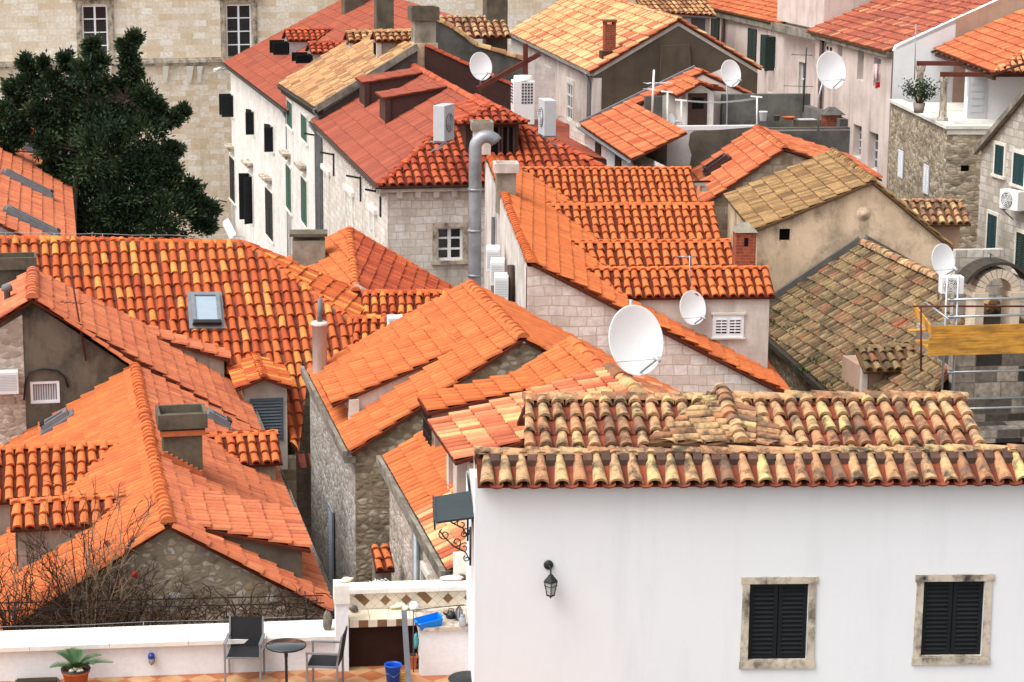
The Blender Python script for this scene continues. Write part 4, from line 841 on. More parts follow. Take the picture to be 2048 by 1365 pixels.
m=MB(); m.bar((uR+.02,-.2,zr-k*uR+.02),(uR+.02,5,zr-k*uR+.02),.06,.1); m.build('flashing','ac_white',h.e)
ends=[]
for i,(cap,ce,ev) in enumerate((((1040,340),(1383,340),(1200,411)),((1090,412),(1433,416),(1250,485)),((1135,487),(1467,490),(1300,537)),((1165,541),(1535,537),(1400,596)))):
    c=h.f.pl(*cap,P,n); e=h.f.z(*ce,c.z); ends.append((c,e))
    d,info=xdormer(h,P,n,cap,ev,e.x,.5,'tile_orange','plaster_pale',w=.225,L=.34,back=(i==3),h_=.08,ov=.12)
    if i==3:
        vw=info[2]; a=h.f.v(1425,629,vw); b=h.f.v(1486,674,vw)
        q=MB(); q.box((a.x,vw-.05,b.z),(b.x,vw+.0,a.z)); w_=q.build('window','frame_white',d)
        for j in range(2):
            c0=a.x+(b.x-a.x)*(.27+.46*j); 
            for t_ in range(6): q=0
        q=MB(); 
        for j in range(2):
            c0=a.x+(b.x-a.x)*(.28+.44*j); hw=(b.x-a.x)*.17
            q.box((c0-hw,vw-.056,b.z+.1),(c0+hw,vw-.052,a.z-.1))
        q.build('slots','void_dark',d)
        q=MB()
        for j in range(2):
            c0=a.x+(b.x-a.x)*(.28+.44*j); hw=(b.x-a.x)*.17
            for t_ in range(5): z=b.z+.1+(a.z-b.z-.2)*(t_+.5)/5; q.obox(V((c0,vw-.065,z+.02)),X*hw,V((0,.012,.0)),Zv*.016)
            q.box((c0-.01,vw-.07,b.z+.1),(c0+.01,vw-.058,a.z-.1))
        q.build('shutter','frame_white',d)
        q=MB(); q.box((a.x-.04,vw-.09,a.z),(b.x+.04,vw,a.z+.04)); q.box((a.x-.04,vw-.09,b.z-.04),(b.x+.04,vw,b.z)); q.build('sill','stone_white',d)
        Mw=vw
MF=h.f
c=h.f.v(1487,540,ends[3][0].y+.4); cz=h.f.v(1487,455,c.y).z; h.chimney(c.x,c.y,c.z-.6,c.z+.05,.25,.25,'plaster_pale','none')
m=MB(); m.box((c.x-.24,c.y-.24,c.z+.06),(c.x+.24,c.y+.24,cz-.1)); ch=m.build('chimney','brick_red',h.e)
m=MB(); m.hexa([(c.x-.28,c.y-.28,cz-.09),(c.x+.28,c.y-.28,cz-.09),(c.x+.28,c.y+.28,cz-.09),(c.x-.28,c.y+.28,cz-.09)],[(c.x-.08,c.y-.08,cz+.12),(c.x+.08,c.y-.08,cz+.12),(c.x+.08,c.y+.08,cz+.12),(c.x-.08,c.y+.08,cz+.12)]); m.build('chimney_cap','concrete',ch)
m=MB(); m.box((c.x-.05,c.y-.245,cz-.42),(c.x+.05,c.y-.238,cz-.22)); m.build('flue_opening','void_dark',ch)
# two chimneys and the steel flue at its head
c=h.f.pl(1012,388,P,n); zt=h.f.v(1012,345,c.y).z; h.chimney(c.x,c.y+.1,c.z-.5,zt,.25,.25,'concrete','box','plaster_pale')
p=h.f.v(965,275,13.0); h.chimney(p.x,13.3,p.z-.5,h.f.v(965,260,13.3).z,.24,.24,'plaster_pale','box','concrete')
q=h.f.v(950,430,9.0); fu=q.x; yy=9.0; zA=h.f.v(955,296,yy).z
arc=[V((fu+.30-.30*math.cos(t),yy,zA+.30*math.sin(t))) for t in (0.3,.7,1.1,1.5,1.9,2.3,2.6)]
m=MB(); m.tube([V((fu,yy,3)),V((fu,yy,zA-1.5)),V((fu,yy,zA-.02))]+arc,.17,12)
for z in (zA-3.4,zA-2.2,zA-1.1): m.lathe([(.172,-.03),(.195,-.03),(.195,.03),(.172,.03)],(fu,yy,z),seg=12)
m.build('flue_pipe','galvanised',h.e)
h.pipe([(-.24,3.0,zr-.6),(-.24,3.0,0)],.09,'metal_brown')
h.pipe([(-.22,9.2,zr-.4),(-.22,9.2,0)],.05,'lead')
# ================================================================ H: small hip roof between B and Y
O=at(698,458,64.5); h=House('house','small house with a pointed orange red roof right behind the big two tone one','house',O,5); zr=O.z
nr=h.f.v(712,583,-7.2); e=h.f.v(905,579,0); kR=(zr-e.z)/e.x
roof(h.e,[(0,0,zr),(e.x,0,e.z),(e.x+nr.x,-7.2,e.z+nr.z-zr),nr],'tile_red_cover',w=.22,L=.36,h=.05,pan='pan_red')
roof(h.e,[(0,0,zr),nr,nr+V((-2.2,0,-1.1)),(-2.2,0,zr-1.1)],'tile_orange',w=.23,L=.36,h=.06)
mb=MB(); caps(mb,[nr,(0,0,zr)],r=.12); caps(mb,[(e.x,0,e.z),(0,0,zr)],r=.09); caps(mb,[(-2.2,0,zr-1.1),(0,0,zr)],r=.09); mb.build('ridge_tiles',['tile_orange','mortar'],h.e)
h.W.box((-1.9,-6.9,0),(e.x-.2,-.2,zr-2.4)); h.W.face([(nr.x-1.9,-6.95,zr-2.5),(e.x-.2,-6.95,zr-2.5),(e.x-.2,-6.95,e.z-.25),(nr.x,-6.95,zr-.3)]); h.done('ashlar_house')
# low cross wing in front of it
p0=h.f.v(722,587,-7.5); p1=h.f.v(915,585,-7.5); e0=h.f.v(722,640,-9.0)
m=MB(); m.box((p0.x-.3,-9.0,0),(p1.x,-7.3,p0.z-.9)); w_=m.build('wing','plaster_pale',h.e)
mb=MB(); zc=p0.z; tiles(mb,[(p0.x,-7.5,zc),(p1.x,-7.5,zc),(p1.x,-9.7,zc-1.0),(p0.x+.0,-9.7,zc-1.0)],w=.235,L=.36,h=.08); mb.build('roof',['tile_orange_mix','pan_red','pan_tile'],w_)
mb=MB(); caps(mb,[(p0.x,-7.5,zc),(p1.x,-7.5,zc)],r=.11); mb.build('ridge_tiles',['tile_orange_mix','mortar'],w_)
q0=h.f.v(704,637,-10.0); q1=h.f.v(790,636,-10.0); mb=MB(); tiles(mb,[(q0.x,-10.0,q0.z),(q1.x,-10.0,q0.z),(q1.x,-11.6,q0.z-.75),(q0.x+.0,-11.6,q0.z-.75)],w=.235,L=.36,h=.08); caps(mb,[(q0.x,-10.0,q0.z),(q1.x,-10.0,q0.z)],r=.11); mb.build('lower_roof',['tile_orange_mix','pan_red','pan_tile'],w_)
c=h.f.v(618,540,-2.0); zt=h.f.v(618,478,-2.0).z; h.chimney(c.x,-2.0,c.z-2,zt,.46,.35,'concrete','slab','concrete_dark')
# ================================================================ right half, back to front
def gable(h,uL,uR,v0,v1,zL,zR,za,mat,wall,cap=None,w=.25,L=.37,hh=.06,ovl=.15,ovr=.15,apexu=0,hF=(),hL=(),seg=5,capr=.11,ovf=.12,dL=.18,**k):
    sL=(za-zL)/(apexu-uL); sR=(za-zR)/(uR-apexu)
    shell(h,uL,uR,v0,v1,zL-.1,zR-.1,(apexu,za-.1),hF,hL,0,dL); h.done(wall)
    roof(h.e,[(apexu,v0-ovf,za),(apexu,v1,za),(uL-ovl,v1,zL-sL*ovl),(uL-ovl,v0-ovf,zL-sL*ovl)],mat,w=w,L=L,h=hh,seg=seg,**k)
    roof(h.e,[(apexu,v0-ovf,za),(uR+ovr,v0-ovf,zR-sR*ovr),(uR+ovr,v1,zR-sR*ovr),(apexu,v1,za)],mat,w=w,L=L,h=hh,seg=seg,**k)
    ridge(h.e,[(apexu,v0-ovf-.03,za+.01),(apexu,v1,za+.01)],cap or mat,r=capr,lift=.06)
# ---- S: large gable with brown rendered wall
O=at(1357,39,88); h=House('house','tall house with a broad dark brown gable under a patchy salmon and cream roof','house',O,9); f=h.f
eL=f.v(1178,141); eR=f.v(1520,134); vb=20.5
uS=eL.x+.15
hl=[winL(h,1096,142,204,uS,vb,1.3),winL(h,1141,168,240,uS,vb,1.3),winL(h,1139,274,303,uS,vb,1.3)]
gable(h,uS,eR.x-.1,0,vb,eL.z,eR.z,O.z,'tile_light_mix','plaster_pale',hL=hl,hh=.08,L=.44,jit=.02,dL=.03)
for r in hl: h.win((uS,vb),(0,-1),r,'pane',surround='stone_white',cols=2,rows=3,frame='ac_white',glass='glass_grey',sw=.2,depth=.015)
m=MB(); facade(m,(uS+.01,-.012),(1,0),[(0,0),(eR.x-uS-.1,0),(eR.x-uS-.1,eR.z-.25),(-uS,O.z-.25),(0,eL.z-.25)]); m.build('gable_render','plaster_brown',h.e)
m=MB(); q=[f.v(x,y,-.03) for x,y in ((1310,330),(1322,92),(1378,88),(1392,330))]; m.hexa([V((p.x,-.16,p.z)) for p in q],[V((p.x,-.02,p.z)) for p in q]); m.build('flue_breast','plaster_brown',h.e)
m=MB(); m.bar((uS-.1,-.1,eL.z-.14),(uS-.1,vb,eL.z-.14),.26,.14); m.build('cornice','cornice_dirty',h.e)
m=MB(); m.hexa([(uS,-.02,0),(uS+.35,-.02,0),(uS+.35,.0,0),(uS,.0,0)],[(uS,-.02,eL.z-.3),(uS+.35,-.02,eL.z-.3),(uS+.35,.0,eL.z-.3),(uS,.0,eL.z-.3)]); m.build('quoin_strip','plaster_pale',h.e)
h.gutter((uS-.28,-.1,eL.z-.08),(uS-.28,vb,eL.z-.08),.07,'zinc'); h.pipe([(uS-.25,.25,eL.z-.1),(uS-.1,.25,eL.z-.5),(uS-.1,.25,0)],.08)
nS=nrm((0,0,0),(0,1,0),(-1,0,-(O.z-eL.z)/(-eL.x))); c=f.pl(1218,108,O-O+V((0,0,O.z)),nS); zt=f.v(1218,50,c.y).z
ch=h.chimney(c.x,c.y,c.z-.6,zt,.22,.22,'brick_red','slab','brick_red')
m=MB(); m.box((c.x-.34,c.y-.3,c.z-.25),(c.x+.34,c.y+.3,c.z+.12)); m.build('flashing','metal_brown',ch)
# ---- roof and wall in line with X's rear: grey garden wall with yellow coping behind the dark parapet
O=at(1010,118,86); h=House('parapet_house','mossy grey rendered house end with a curved yellow coping, before the palace','house',O,11.6); f=h.f
q=[f.v(x,y,0) for x,y in ((845,85),(915,90),(985,118),(1050,125))]; m=MB()
top=[f.v(x,y,0) for x,y in ((868,40),(905,58),(950,92),(1010,110),(1050,122))]
facade(m,(top[0].x,0),(1,0),[(0,0),(top[-1].x-top[0].x,0)]+[(p.x-top[0].x,p.z) for p in top[::-1]]); m.box((top[0].x,.01,0),(top[-1].x-.1,5,top[-1].z-.6)); h.W=m; h.done('cement_dark')
mb=MB(); caps(mb,[p+V((0,.1,0)) for p in top[::-1]],r=.2,L=.5,lift=.08); mb.build('coping','tile_yellow',h.e)
c=f.v(905,60,2.0); e=f.v(1015,55,2.0); mb=MB(); tiles(mb,[(c.x-.5,2.6,c.z+.45),(e.x,2.6,c.z+.45),(e.x,1.2,c.z-.25),(c.x-.5,1.2,c.z-.25)],w=.3,L=.34,h=.09); mb.build('roof',['tile_old_front','pan_red','pan_tile'],h.e)
c=f.v(994,60,2.2); h.chimney(c.x,2.6,c.z-3,f.v(994,2,2.2).z+.4,.42,.4,'concrete_dark','box','concrete_dark')
m=MB(); a=f.v(1048,135,-4); b=f.v(1052,110,-4); m.bar(f.v(955,178,-6),f.v(1080,108,-6),.12,.16); m.bar(f.v(1051,150,-6),f.v(1051,88,-6),.12,.16); m.build('rusty_brace','steel_rust',h.e)
# ---- far roofs along the upper edge
def backhouse(label,px,Y,eavepx,mat,wall,uR=7,v1=16,phi=11.6,rise=2.2,cat='house',**k):
    O=at(*px,Y); h=House('house',label,cat,O,phi); a=h.f.v(*eavepx,0)
    gable(h,0,uR*2,0,v1,O.z,O.z,O.z+rise,mat,wall,apexu=uR,**k); return h
O=at(1420,32,110); h=House('house','yellow tiled house glimpsed at the upper edge behind the brown gable','house',O,11.6)
h.W.box((-3.3,0,0),(0,6,O.z-.1)); h.done('plaster_pink'); roof(h.e,[(-3.5,-.3,O.z+.25),(.2,-.3,O.z),(.2,6,O.z+2.6),(-3.5,6,O.z+2.85)],'tile_yellow',w=.27,L=.4,h=.07); h.gutter((-3.5,-.4,O.z+.2),(.2,-.4,O.z-.05),.08,'zinc')
a=h.f.v(1398,50,0); m=MB(); m.box((a.x-.4,-.05,a.z-.5),(a.x+.3,.02,a.z+.3)); m.build('window','glass_grey',h.e)
# ---- Q: pink house with green shutters
O=at(1648,62,100); h=House('house','pink house with dark green shutters under a strip of orange roof','house',O,11.6); f=h.f
far=f.z(1422,-4,O.z); vb=far.y; 
eq=f.u(1572,48,0)
hl=[winL(h,1431,30,80,0,vb+8,1.45),winL(h,1505,58,121,0,vb+8,1.35),winL(h,1544,72,140,0,vb+8,1.0),winL(h,1605,125,194,0,vb+8,.9),winL(h,1544,191,212,0,vb+8,.9)]
facade(h.W,(0,vb+8),(0,-1),[(0,0),(vb+8,0),(vb+8,O.z),(0,O.z)],hl); facade(h.W,(0,0),(1,0),[(0,0),(10,0),(10,O.z+2),(0,O.z)]); h.done('plaster_pink')
for i,r in enumerate(hl): h.win((0,vb+8),(0,-1),r,('proud','proud','open','pane','pane')[i],'shutter_dark_green',surround=None if i<3 else 'stone_white',ns=14,ang=(150,95),lw=.5,cols=2,rows=2,glass='glass_grey')
zq=O.z; roof(h.e,[(-.3,eq.y,zq-.1),(-.3,vb+8,zq-.1),(5,vb+8,zq+2),(5,eq.y,zq+2)],'tile_rust',w=.26,L=.4,h=.07,pan='pan_dull')
m=MB(); m.box((-.2,eq.y,zq-.45),(-.005,vb+8,zq-.2)); m.build('cornice','cornice_dirty',h.e)
a=f.u(1609,40,-.3); m=MB(); m.box((-.45,a.y-3.0,f.u(1609,42,-.3).z-.2),(3.0,eq.y,zq+3)); m.build('corner_tower','plaster_pink',h.e)
m=MB(); m.box((-.7,a.y-3.1,zq-.35),(-.44,eq.y+.1,zq-.0)); 
m.build('corbel_course','cornice_dirty',h.e)
p=f.u(1448,20,-.1); h.pipe([(-.12,p.y,zq-.3),(-.12,p.y,0)],.09,'metal_brown')
# ---- P: long pink wall with red roof
O=at(1785,97,88); h=House('house','long worn pink house with deep plain windows and a broad dull red roof','house',O,phiz(O,1640,60)); f=h.f; zE=O.z
far=f.z(1640,60,zE); vb=far.y+.6
hl=[winL(h,1680,84,114,0,vb,.7),winL(h,1721,102,161,0,vb,.85),winL(h,1754,117,175,0,vb,.9),winL(h,1714,251,315,0,vb,1.1),winL(h,1746,266,341,0,vb,1.2)]
facade(h.W,(0,vb),(0,-1),[(0,0),(vb,0),(vb,zE-.1),(0,zE-.1)],hl,.3); facade(h.W,(0,vb),(1,0),[(0,zE-1),(12,zE-1),(12,zE+5),(0,zE)])
h.done('plaster_pink')
for i,r in enumerate(hl): h.win((0,vb),(0,-1),r,'pane',cols=2,rows=4,glass='glass_grey',frame='ac_grey',depth=.28,surround=None)
top=f.v(2010,-2,0); sl=(top.z-zE)/top.x
roof(h.e,[(-.35,0,zE-sl*.35),(-.35,vb+.3,zE-sl*.35),(13,vb+.3,zE+sl*13),(13,0,zE+sl*13)],'tile_brick',w=.26,L=.44,h=.08,pan='pan_dull',jit=.02)
m=MB(); m.box((-.25,0,zE-.36),(-.005,vb,zE-.14)); m.build('cornice','cornice_dirty',h.e)
a=f.u(1646,90,-.1); h.pipe([(-.15,a.y,zE-.1),(-.15,a.y,0)],.1,'metal_brown')
for (x,y,n_) in ((1650,92,5),(1648,225,2),(1650,285,3)):   # pierced ventilation bricks
    p=f.u(x,y,-.01); m=MB()
    for i in range(n_):
        for j in (0,1): m.box((-.012,p.y-1.0+j*.5,p.z-i*.32),(.0,p.y-.75+j*.5,p.z-i*.32-.14))
    m.build('vent_bricks','void_dark',h.e)
# white firewall rising on its near side
m=MB(); q=[(0,0),(16,0)]; t0=f.v(1788,92,-.2); t1=f.v(1912,38,-.2); t2=f.v(2060,-28,-.2)
facade(m,(t0.x,-.2),(1,0),[(0,0),(t2.x-t0.x,0),(t2.x-t0.x,t2.z),(t1.x-t0.x,t1.z),(.25,t0.z),(0,t0.z-.2)]); 
m.hexa([(t0.x,-.2,t0.z-.2),(t2.x,-.2,t2.z-.2),(t2.x,.15,t2.z-.2),(t0.x,.15,t0.z-.2)],[(t0.x+.1,-.2,t0.z),(t2.x,-.2,t2.z),(t2.x,.15,t2.z),(t0.x+.1,.15,t0.z)])
m.build('firewall','white_plain',h.e)
m=MB(); facade(m,(t1.x,-.215),(1,0),[(0,0),(t2.x-t1.x,0),(t2.x-t1.x,t2.z-.0),(0,t1.z-.0)]); m.build('pink_firewall','plaster_rose',h.e)
# ---- N: rubble stone house with a white loggia and tiled canopy
O=at(1895,252,78); h=House('house','rubble stone house topped by a white terrace room with a tiled canopy roof','house',O,phiz(O,1785,200)); f=h.f; zt=O.z
far=f.z(1785,200,zt); vb=far.y+.3
hl=[winL(h,1803,301,356,0,vb,.8),winL(h,1854,330,388,0,vb,.8)]
hs_=rectF(h,(1922,331),(1939,344),0,0)
facade(h.W,(0,vb),(0,-1),[(0,0),(vb,0),(vb,zt-.12),(0,zt-.12)],hl); facade(h.W,(0,0),(1,0),[(0,0),(9,0),(9,zt-.12),(0,zt-.12)],[hs_]); h.done('rubble_wall')
for r in hl: h.win((0,vb),(0,-1),r,'proud','shutter_white',ns=14)
m=MB(); m.box((hs_[0],.15,hs_[2]),(hs_[1],.2,hs_[3])); m.build('vent_opening','void_dark',h.e)
m=MB(); m.box((-.08,-.1,zt-.11),(.42,vb,zt)); m.box((.42,-.1,zt-.11),(9,.4,zt)); m.box((.0,-.05,zt-.3),(9,vb,zt-.13)); m.build('coping','stone_white',h.e)
fl=zt-.14
vw=3.4; a=f.v(1998,250,vw).x
pz=f.v(1990,150,vw).z
m=MB(); zr_=f.v(1985,146,-.1).z+.12; facade(m,(1.9,vw),(1,0),[(0,fl-.3),(9,fl-.3),(9,zr_),(0,zr_)]); facade(m,(1.9,vw+1.9),(0,-1),[(0,fl-.3),(1.9,fl-.3),(1.9,zr_),(0,zr_)]); w_=m.build('terrace_room','white_plain',h.e)
d0=f.v(1933,250,vw-.03); d1=f.v(1976,152,vw-.03); m=MB(); m.box((d0.x,vw-.05,fl),(d1.x,vw-.004,d1.z))
for i in range(5):
    z=fl+.25+i*(d1.z-fl-.3)/5; m.box((d0.x+.12,vw-.07,z),(d1.x-.12,vw-.052,z+(d1.z-fl)/5-.14))
dr=m.build('door','ac_grey',w_); 
d0=f.u(1902,200,1.88); m=MB(); yy=vw+.45; m.box((1.84,yy,fl+.7),(1.9,yy+.9,zr_-.35)); m.build('window','ac_grey',w_)
pc=[]
for px,py,pt in ((1838,210,130),(1885,240,152)):
    b=f.u(px,py,.2); tp=f.u(px,pt,.2); m=MB(); m.lathe([(.2,0),(.2,.12),(.15,.14),(.13,.4),(.13,tp.z-zt-.25),(.17,tp.z-zt-.2),(.19,tp.z-zt-.05),(.19,tp.z-zt)],(.2,b.y,zt),seg=12); m.build('column','stone_trim',h.e); pc.append((b.y,tp.z))
for y,z in pc: m=MB(); m.bar((.05,y,z+.08),(3.2,y,z+.08),.16,.16); m.build('beam','steel_rust',h.e)
e0=f.v(1868,99,2.2); c1=f.v(1985,146,-.1); z_=c1.z
sl=.42; e1=f.z(1868,99,z_); 
r0=V((c1.x,c1.y,z_)); r1=V((e1.x,e1.y,z_)); tp=f.v(2048,33,e1.y)
hipd=V((3.5,3.5,1.55))
roof(h.e,[r0,r1,V((r1.x+3.5,r1.y,z_+1.55)),V((r0.x+3.5,r0.y+3.0,z_+1.55))],'tile_rust',w=.25,L=.42,h=.06)
roof(h.e,[r0,V((r0.x+3.5,r0.y+3.0,z_+1.55)),V((r0.x+9,r0.y+3.0,z_+1.55)),V((r0.x+9,r0.y,z_))],'tile_pink_mix',w=.25,L=.36,h=.07)
ridge(h.e,[r0,V((r0.x+3.5,r0.y+3.0,z_+1.55))],'tile_pink_mix',r=.11)
m=MB(); m.bar(r0+V((.1,.1,-.2)),r1+V((.1,0,-.2)),.12,.12); 
for i in range(12): 
    p=r0.lerp(r1,i/11); m.bar(p+V((-.1,0,-.12)),p+V((1.2,0,.36)),.08,.08)
m.build('rafters','wood_dark',h.e)
# ---- TR: roof terrace block with U's little house
O=at(1170,250,82); h=House('house','small pale house with a slim pitched orange roof beside the walled roof terrace','house',O,phiz(at(1272,318,70.5),1170,250)); f=h.f; zE=O.z
e1=f.z(1272,318,zE); vn=e1.y; t0=f.v(1330,172,0); sl=(t0.z-zE)/t0.x; P=V((0,0,zE)); uT=f.v(1395,160,-1.5).x
hl=[rectL(h,(1189,281),(1202,333),.1,0.2),rectL(h,(1236,310),(1243,340),.1,0.2)]
facade(h.W,(.1,.2),(0,-1),[(0,0),(9,0),(9,zE-.1),(0,zE-.1)]); facade(h.W,(.1,.2),(1,0),[(0,0),(5,0),(5,zE+2),(0,zE-.1)]); h.done('ashlar_pale')
for r in hl: 
    r=(r[1]-1.0,r[1],r[2],r[3]); m=MB(); louvre(m,V((.07,.2-(r[0]+r[1])/2,(r[2]+r[3])/2)),Yv*.5,Zv*(r[3]-r[2])/2,(-1,0,0)); m.build('shutter','shutter_brown',h.e)
uR=f.v(1395,150,0).x; OT=at(1335,253,76); oT=f.loc(OT); vbT=f.z(1270,219,OT.z).y; uT=oT.x-.03
mb=MB(); z_=lambda u: zE+sl*u
tiles(mb,[(-.12,-9.5,z_(-.12)),(-.12,.3,z_(-.12)),(uT,.3,z_(uT)),(uT,-9.5,z_(uT))],w=.25,L=.44,h=.06)
tiles(mb,[(uT,vbT+.02,z_(uT)),(uT,.3,z_(uT)),(uR,.3,z_(uR)),(uR,vbT+.02,z_(uR))],w=.25,L=.44,h=.06)
tiles(mb,[(uR,vbT+.02,z_(uR)),(uR,.3,z_(uR)),(uR+5,.3,z_(uR)-2.3),(uR+5,vbT+.02,z_(uR)-2.3)],w=.25,L=.44,h=.06)
mb.build('roof',['tile_rust','pan_red','pan_tile'],h.e)
m=MB(); facade(m,(uT+.1,vbT+.06),(1,0),[(0,0),(uR-uT+4.8,0),(uR-uT+4.8,z_(uR)-2.3),(uR-uT-.1,z_(uR)-.1),(0,z_(uT)-.1)]); m.build('end_wall','plaster_pale',h.e)
m=MB(); m.bar((-.1,.35,zE),(uR,.35,zE+sl*uR+.05),.14,.2); m.build('verge','lead',h.e); h.gutter((-.2,-9.5,zE-.1),(-.2,.4,zE-.1),.08)
# stair head with small gable roof and wooden door
vd=vbT-1.5; a=f.v(1370,250,vd); b=f.v(1428,185,vd); pk=f.v(1398,168,vd); zf=a.z
m=MB(); facade(m,(a.x,vd),(1,0),[(0,zf-1),(b.x-a.x,zf-1),(b.x-a.x,b.z),(pk.x-a.x,pk.z),(0,b.z)]); facade(m,(a.x,vd+2),(0,-1),[(0,zf-1),(2,zf-1),(2,b.z),(0,b.z)]); facade(m,(b.x,vd),(0,1),[(0,zf-1),(2,zf-1),(2,b.z),(0,b.z)]); d=m.build('stair_head','plaster_pale',h.e)
s2=(pk.z-b.z)/(b.x-pk.x); mb=MB(); zz=pk.z+.05; hw=(b.x-a.x)/2+.35
tiles(mb,[(pk.x,vd-.3,zz),(pk.x,vd+2.4,zz),(pk.x-hw,vd+2.4,zz-s2*hw),(pk.x-hw,vd-.3,zz-s2*hw)],w=.22,L=.36); tiles(mb,[(pk.x,vd-.3,zz),(pk.x+hw,vd-.3,zz-s2*hw),(pk.x+hw,vd+2.4,zz-s2*hw),(pk.x,vd+2.4,zz-s2*hw)],w=.22,L=.36); caps(mb,[(pk.x,vd-.32,zz),(pk.x,vd+2.4,zz)],r=.09); mb.build('roof',['tile_rust','pan_red','pan_tile'],d)
d0=f.v(1375,250,vd-.04); d1=f.v(1415,187,vd-.04); m=MB(); m.box((d0.x,vd-.06,d0.z-.3),(d1.x,vd-.004,d1.z)); m.build('door','shutter_brown',d); m=MB(); m.box((d0.x+.14,vd-.075,d1.z-.55),(d1.x-.14,vd-.062,d1.z-.15)); m.build('door_pane','void_dark',d)
# ---- walled roof terrace
O=at(1335,253,76); h=House('terrace_house','block with a walled flat roof terrace, half grey cement, half dirty black plaster','house',O,phiz(O,1270,219)); f=h.f; zt=O.z
cl=f.v(1270,218,0); far=f.z(1270,220,zt); r1=f.v(1515,243,0); r2=f.v(1700,258,0)
vb=far.y; fl=zt-.75
facade(h.W,(0,0),(1,0),[(0,0),(r2.x,0),(r2.x,zt-.15),(0,zt-.15)]); facade(h.W,(0,vb),(0,-1),[(0,0),(vb,0),(vb,zt),(0,zt)]); h.W.face([(0,0,fl),(r2.x,0,fl),(r2.x,vb,fl),(0,vb,fl)])
facade(h.W,(r2.x,0),(0,1),[(0,0),(vb,0),(vb,zt-.15),(0,zt-.15)]); h.done('plaster_grey_cement')
m=MB(); m.box((.003,-.012,zt-.16),(.22,vb,zt+.02)); m.box((.22,.0,zt-.14),(r1.x,.2,zt)); m.build('coping','white_plain',h.e)
m=MB(); facade(m,(-.02,vb),(0,-1),[(0,0),(vb-.02,0),(vb-.02,zt-.05),(0,zt-.05)]); m.build('side_render','plaster_pale',h.e)
m=MB(); facade(m,(r1.x,-.01),(1,0),[(0,0),(r2.x-r1.x,0),(r2.x-r1.x,zt-.2),(0,zt-.2)]); m.box((r1.x,.0,zt-.19),(r2.x,.25,zt-.1)); m.box((r1.x,vb-.3,fl),(r2.x,vb,zt+.55)); m.box((r2.x-.3,.25,fl),(r2.x,vb-.3,zt+.15)); m.box((.3,vb-.2,fl),(r1.x-2.2,vb,zt+.5)); m.build('dark_parapet','cement_dark',h.e)
m=MB(); q=[f.v(x,y,-.008) for x,y in ((1380,268),(1388,262),(1440,260),(1512,254),(1512,300),(1440,322),(1395,352),(1378,340),(1383,310),(1377,290))]; m.face(q[::-1]); m.build('cement_patch','plaster_dark_cheek',h.e)
m=MB(); a=f.u(1275,300,-.05); m.box((-.2,-.1,zt-1.55),(-.02,vb*.98,zt-1.42))
for i in range(4): m.box((-.14,.5+i*1.3,zt-1.42),(-.02,.6+i*1.3,zt-1.25))
m.build('ledge','cornice_dirty',h.e); TRF,TRz,TRr1,TRr2,TRfl,TRvb=f,zt,r1,r2,fl,vb
# ---- V: gable of squared brown stone, skylight
O=at(1568,297,70); h=House('house','house with a brown squared stone gable and a small dark roof window','house',O,phiz(O,1512,255)); f=h.f; zr=O.z
eL=f.v(1388,418); eR=f.v(1760,356); far=f.z(1512,255,zr)
gable(h,eL.x+.1,eR.x-.1,0,far.y,eL.z,eR.z,zr,'tile_rust','ashlar_brown',hh=.07,L=.42)
sk=skylight(h,V((0,0,zr)),nrm((0,0,0),(0,1,0),(-1,0,-(zr-eL.z)/(-eL.x))),(1437,335),None,.5,.75,(-1,0,-.6),'glass_dark','metal_brown')
# ---- K: beige gable
O=at(1745,362,62); h=House('house','house with a cracked beige plaster gable and brown straw toned roof tiles','house',O,phiz(O,1665,302)); f=h.f; zr=O.z
eL=f.v(1508,457); eR=f.v(1945,520); far=f.z(1665,302,zr)
hk=rectF(h,(1559,458),(1580,482),0,eL.x+.1)
gable(h,eL.x+.1,eR.x-.15,0,far.y,eL.z,eR.z,zr,'tile_old_brown','plaster_beige',hF=[hk],hh=.045,L=.42,seg=4,pan='pan_dull')
m=MB(); a=eL.x+.1; m.box((a+hk[0],.16,hk[2]),(a+hk[1],.2,hk[3])); m.build('vent_opening','void_dark',h.e)
p=f.v(1727,428,0); m=MB(); m.lathe([(0,.09),(.1,.08),(.12,.03),(.17,.03),(.2,.0)],p,(0,-1,0),seg=12); m.build('medallion','plaster_beige',h.e)
# small tiled pent on a pinkish stub wall
q0=f.v(1800,404,1.6); q1=f.v(1925,405,1.6); m=MB(); m.box((q0.x+.55,.9,8),(q1.x-.2,3.2,q0.z-.55)); w_=m.build('stub_wing','plaster_rose',h.e)
mb=MB(); tiles(mb,[(q0.x,1.6,q0.z),(q1.x,1.6,q0.z),(q1.x+.05,.6,q0.z-.5),(q0.x+.2,.6,q0.z-.5)],w=.24,L=.34,h=.09); caps(mb,[(q0.x,1.6,q0.z),(q1.x,1.6,q0.z)],r=.1); tiles(mb,[(q0.x,1.6,q0.z),(q1.x,1.6,q0.z),(q1.x,3.2,q0.z-.8),(q0.x,3.2,q0.z-.8)],w=.3,L=.4,h=.06); mb.build('roof',['tile_old_front','pan_dull','pan_tile'],w_)
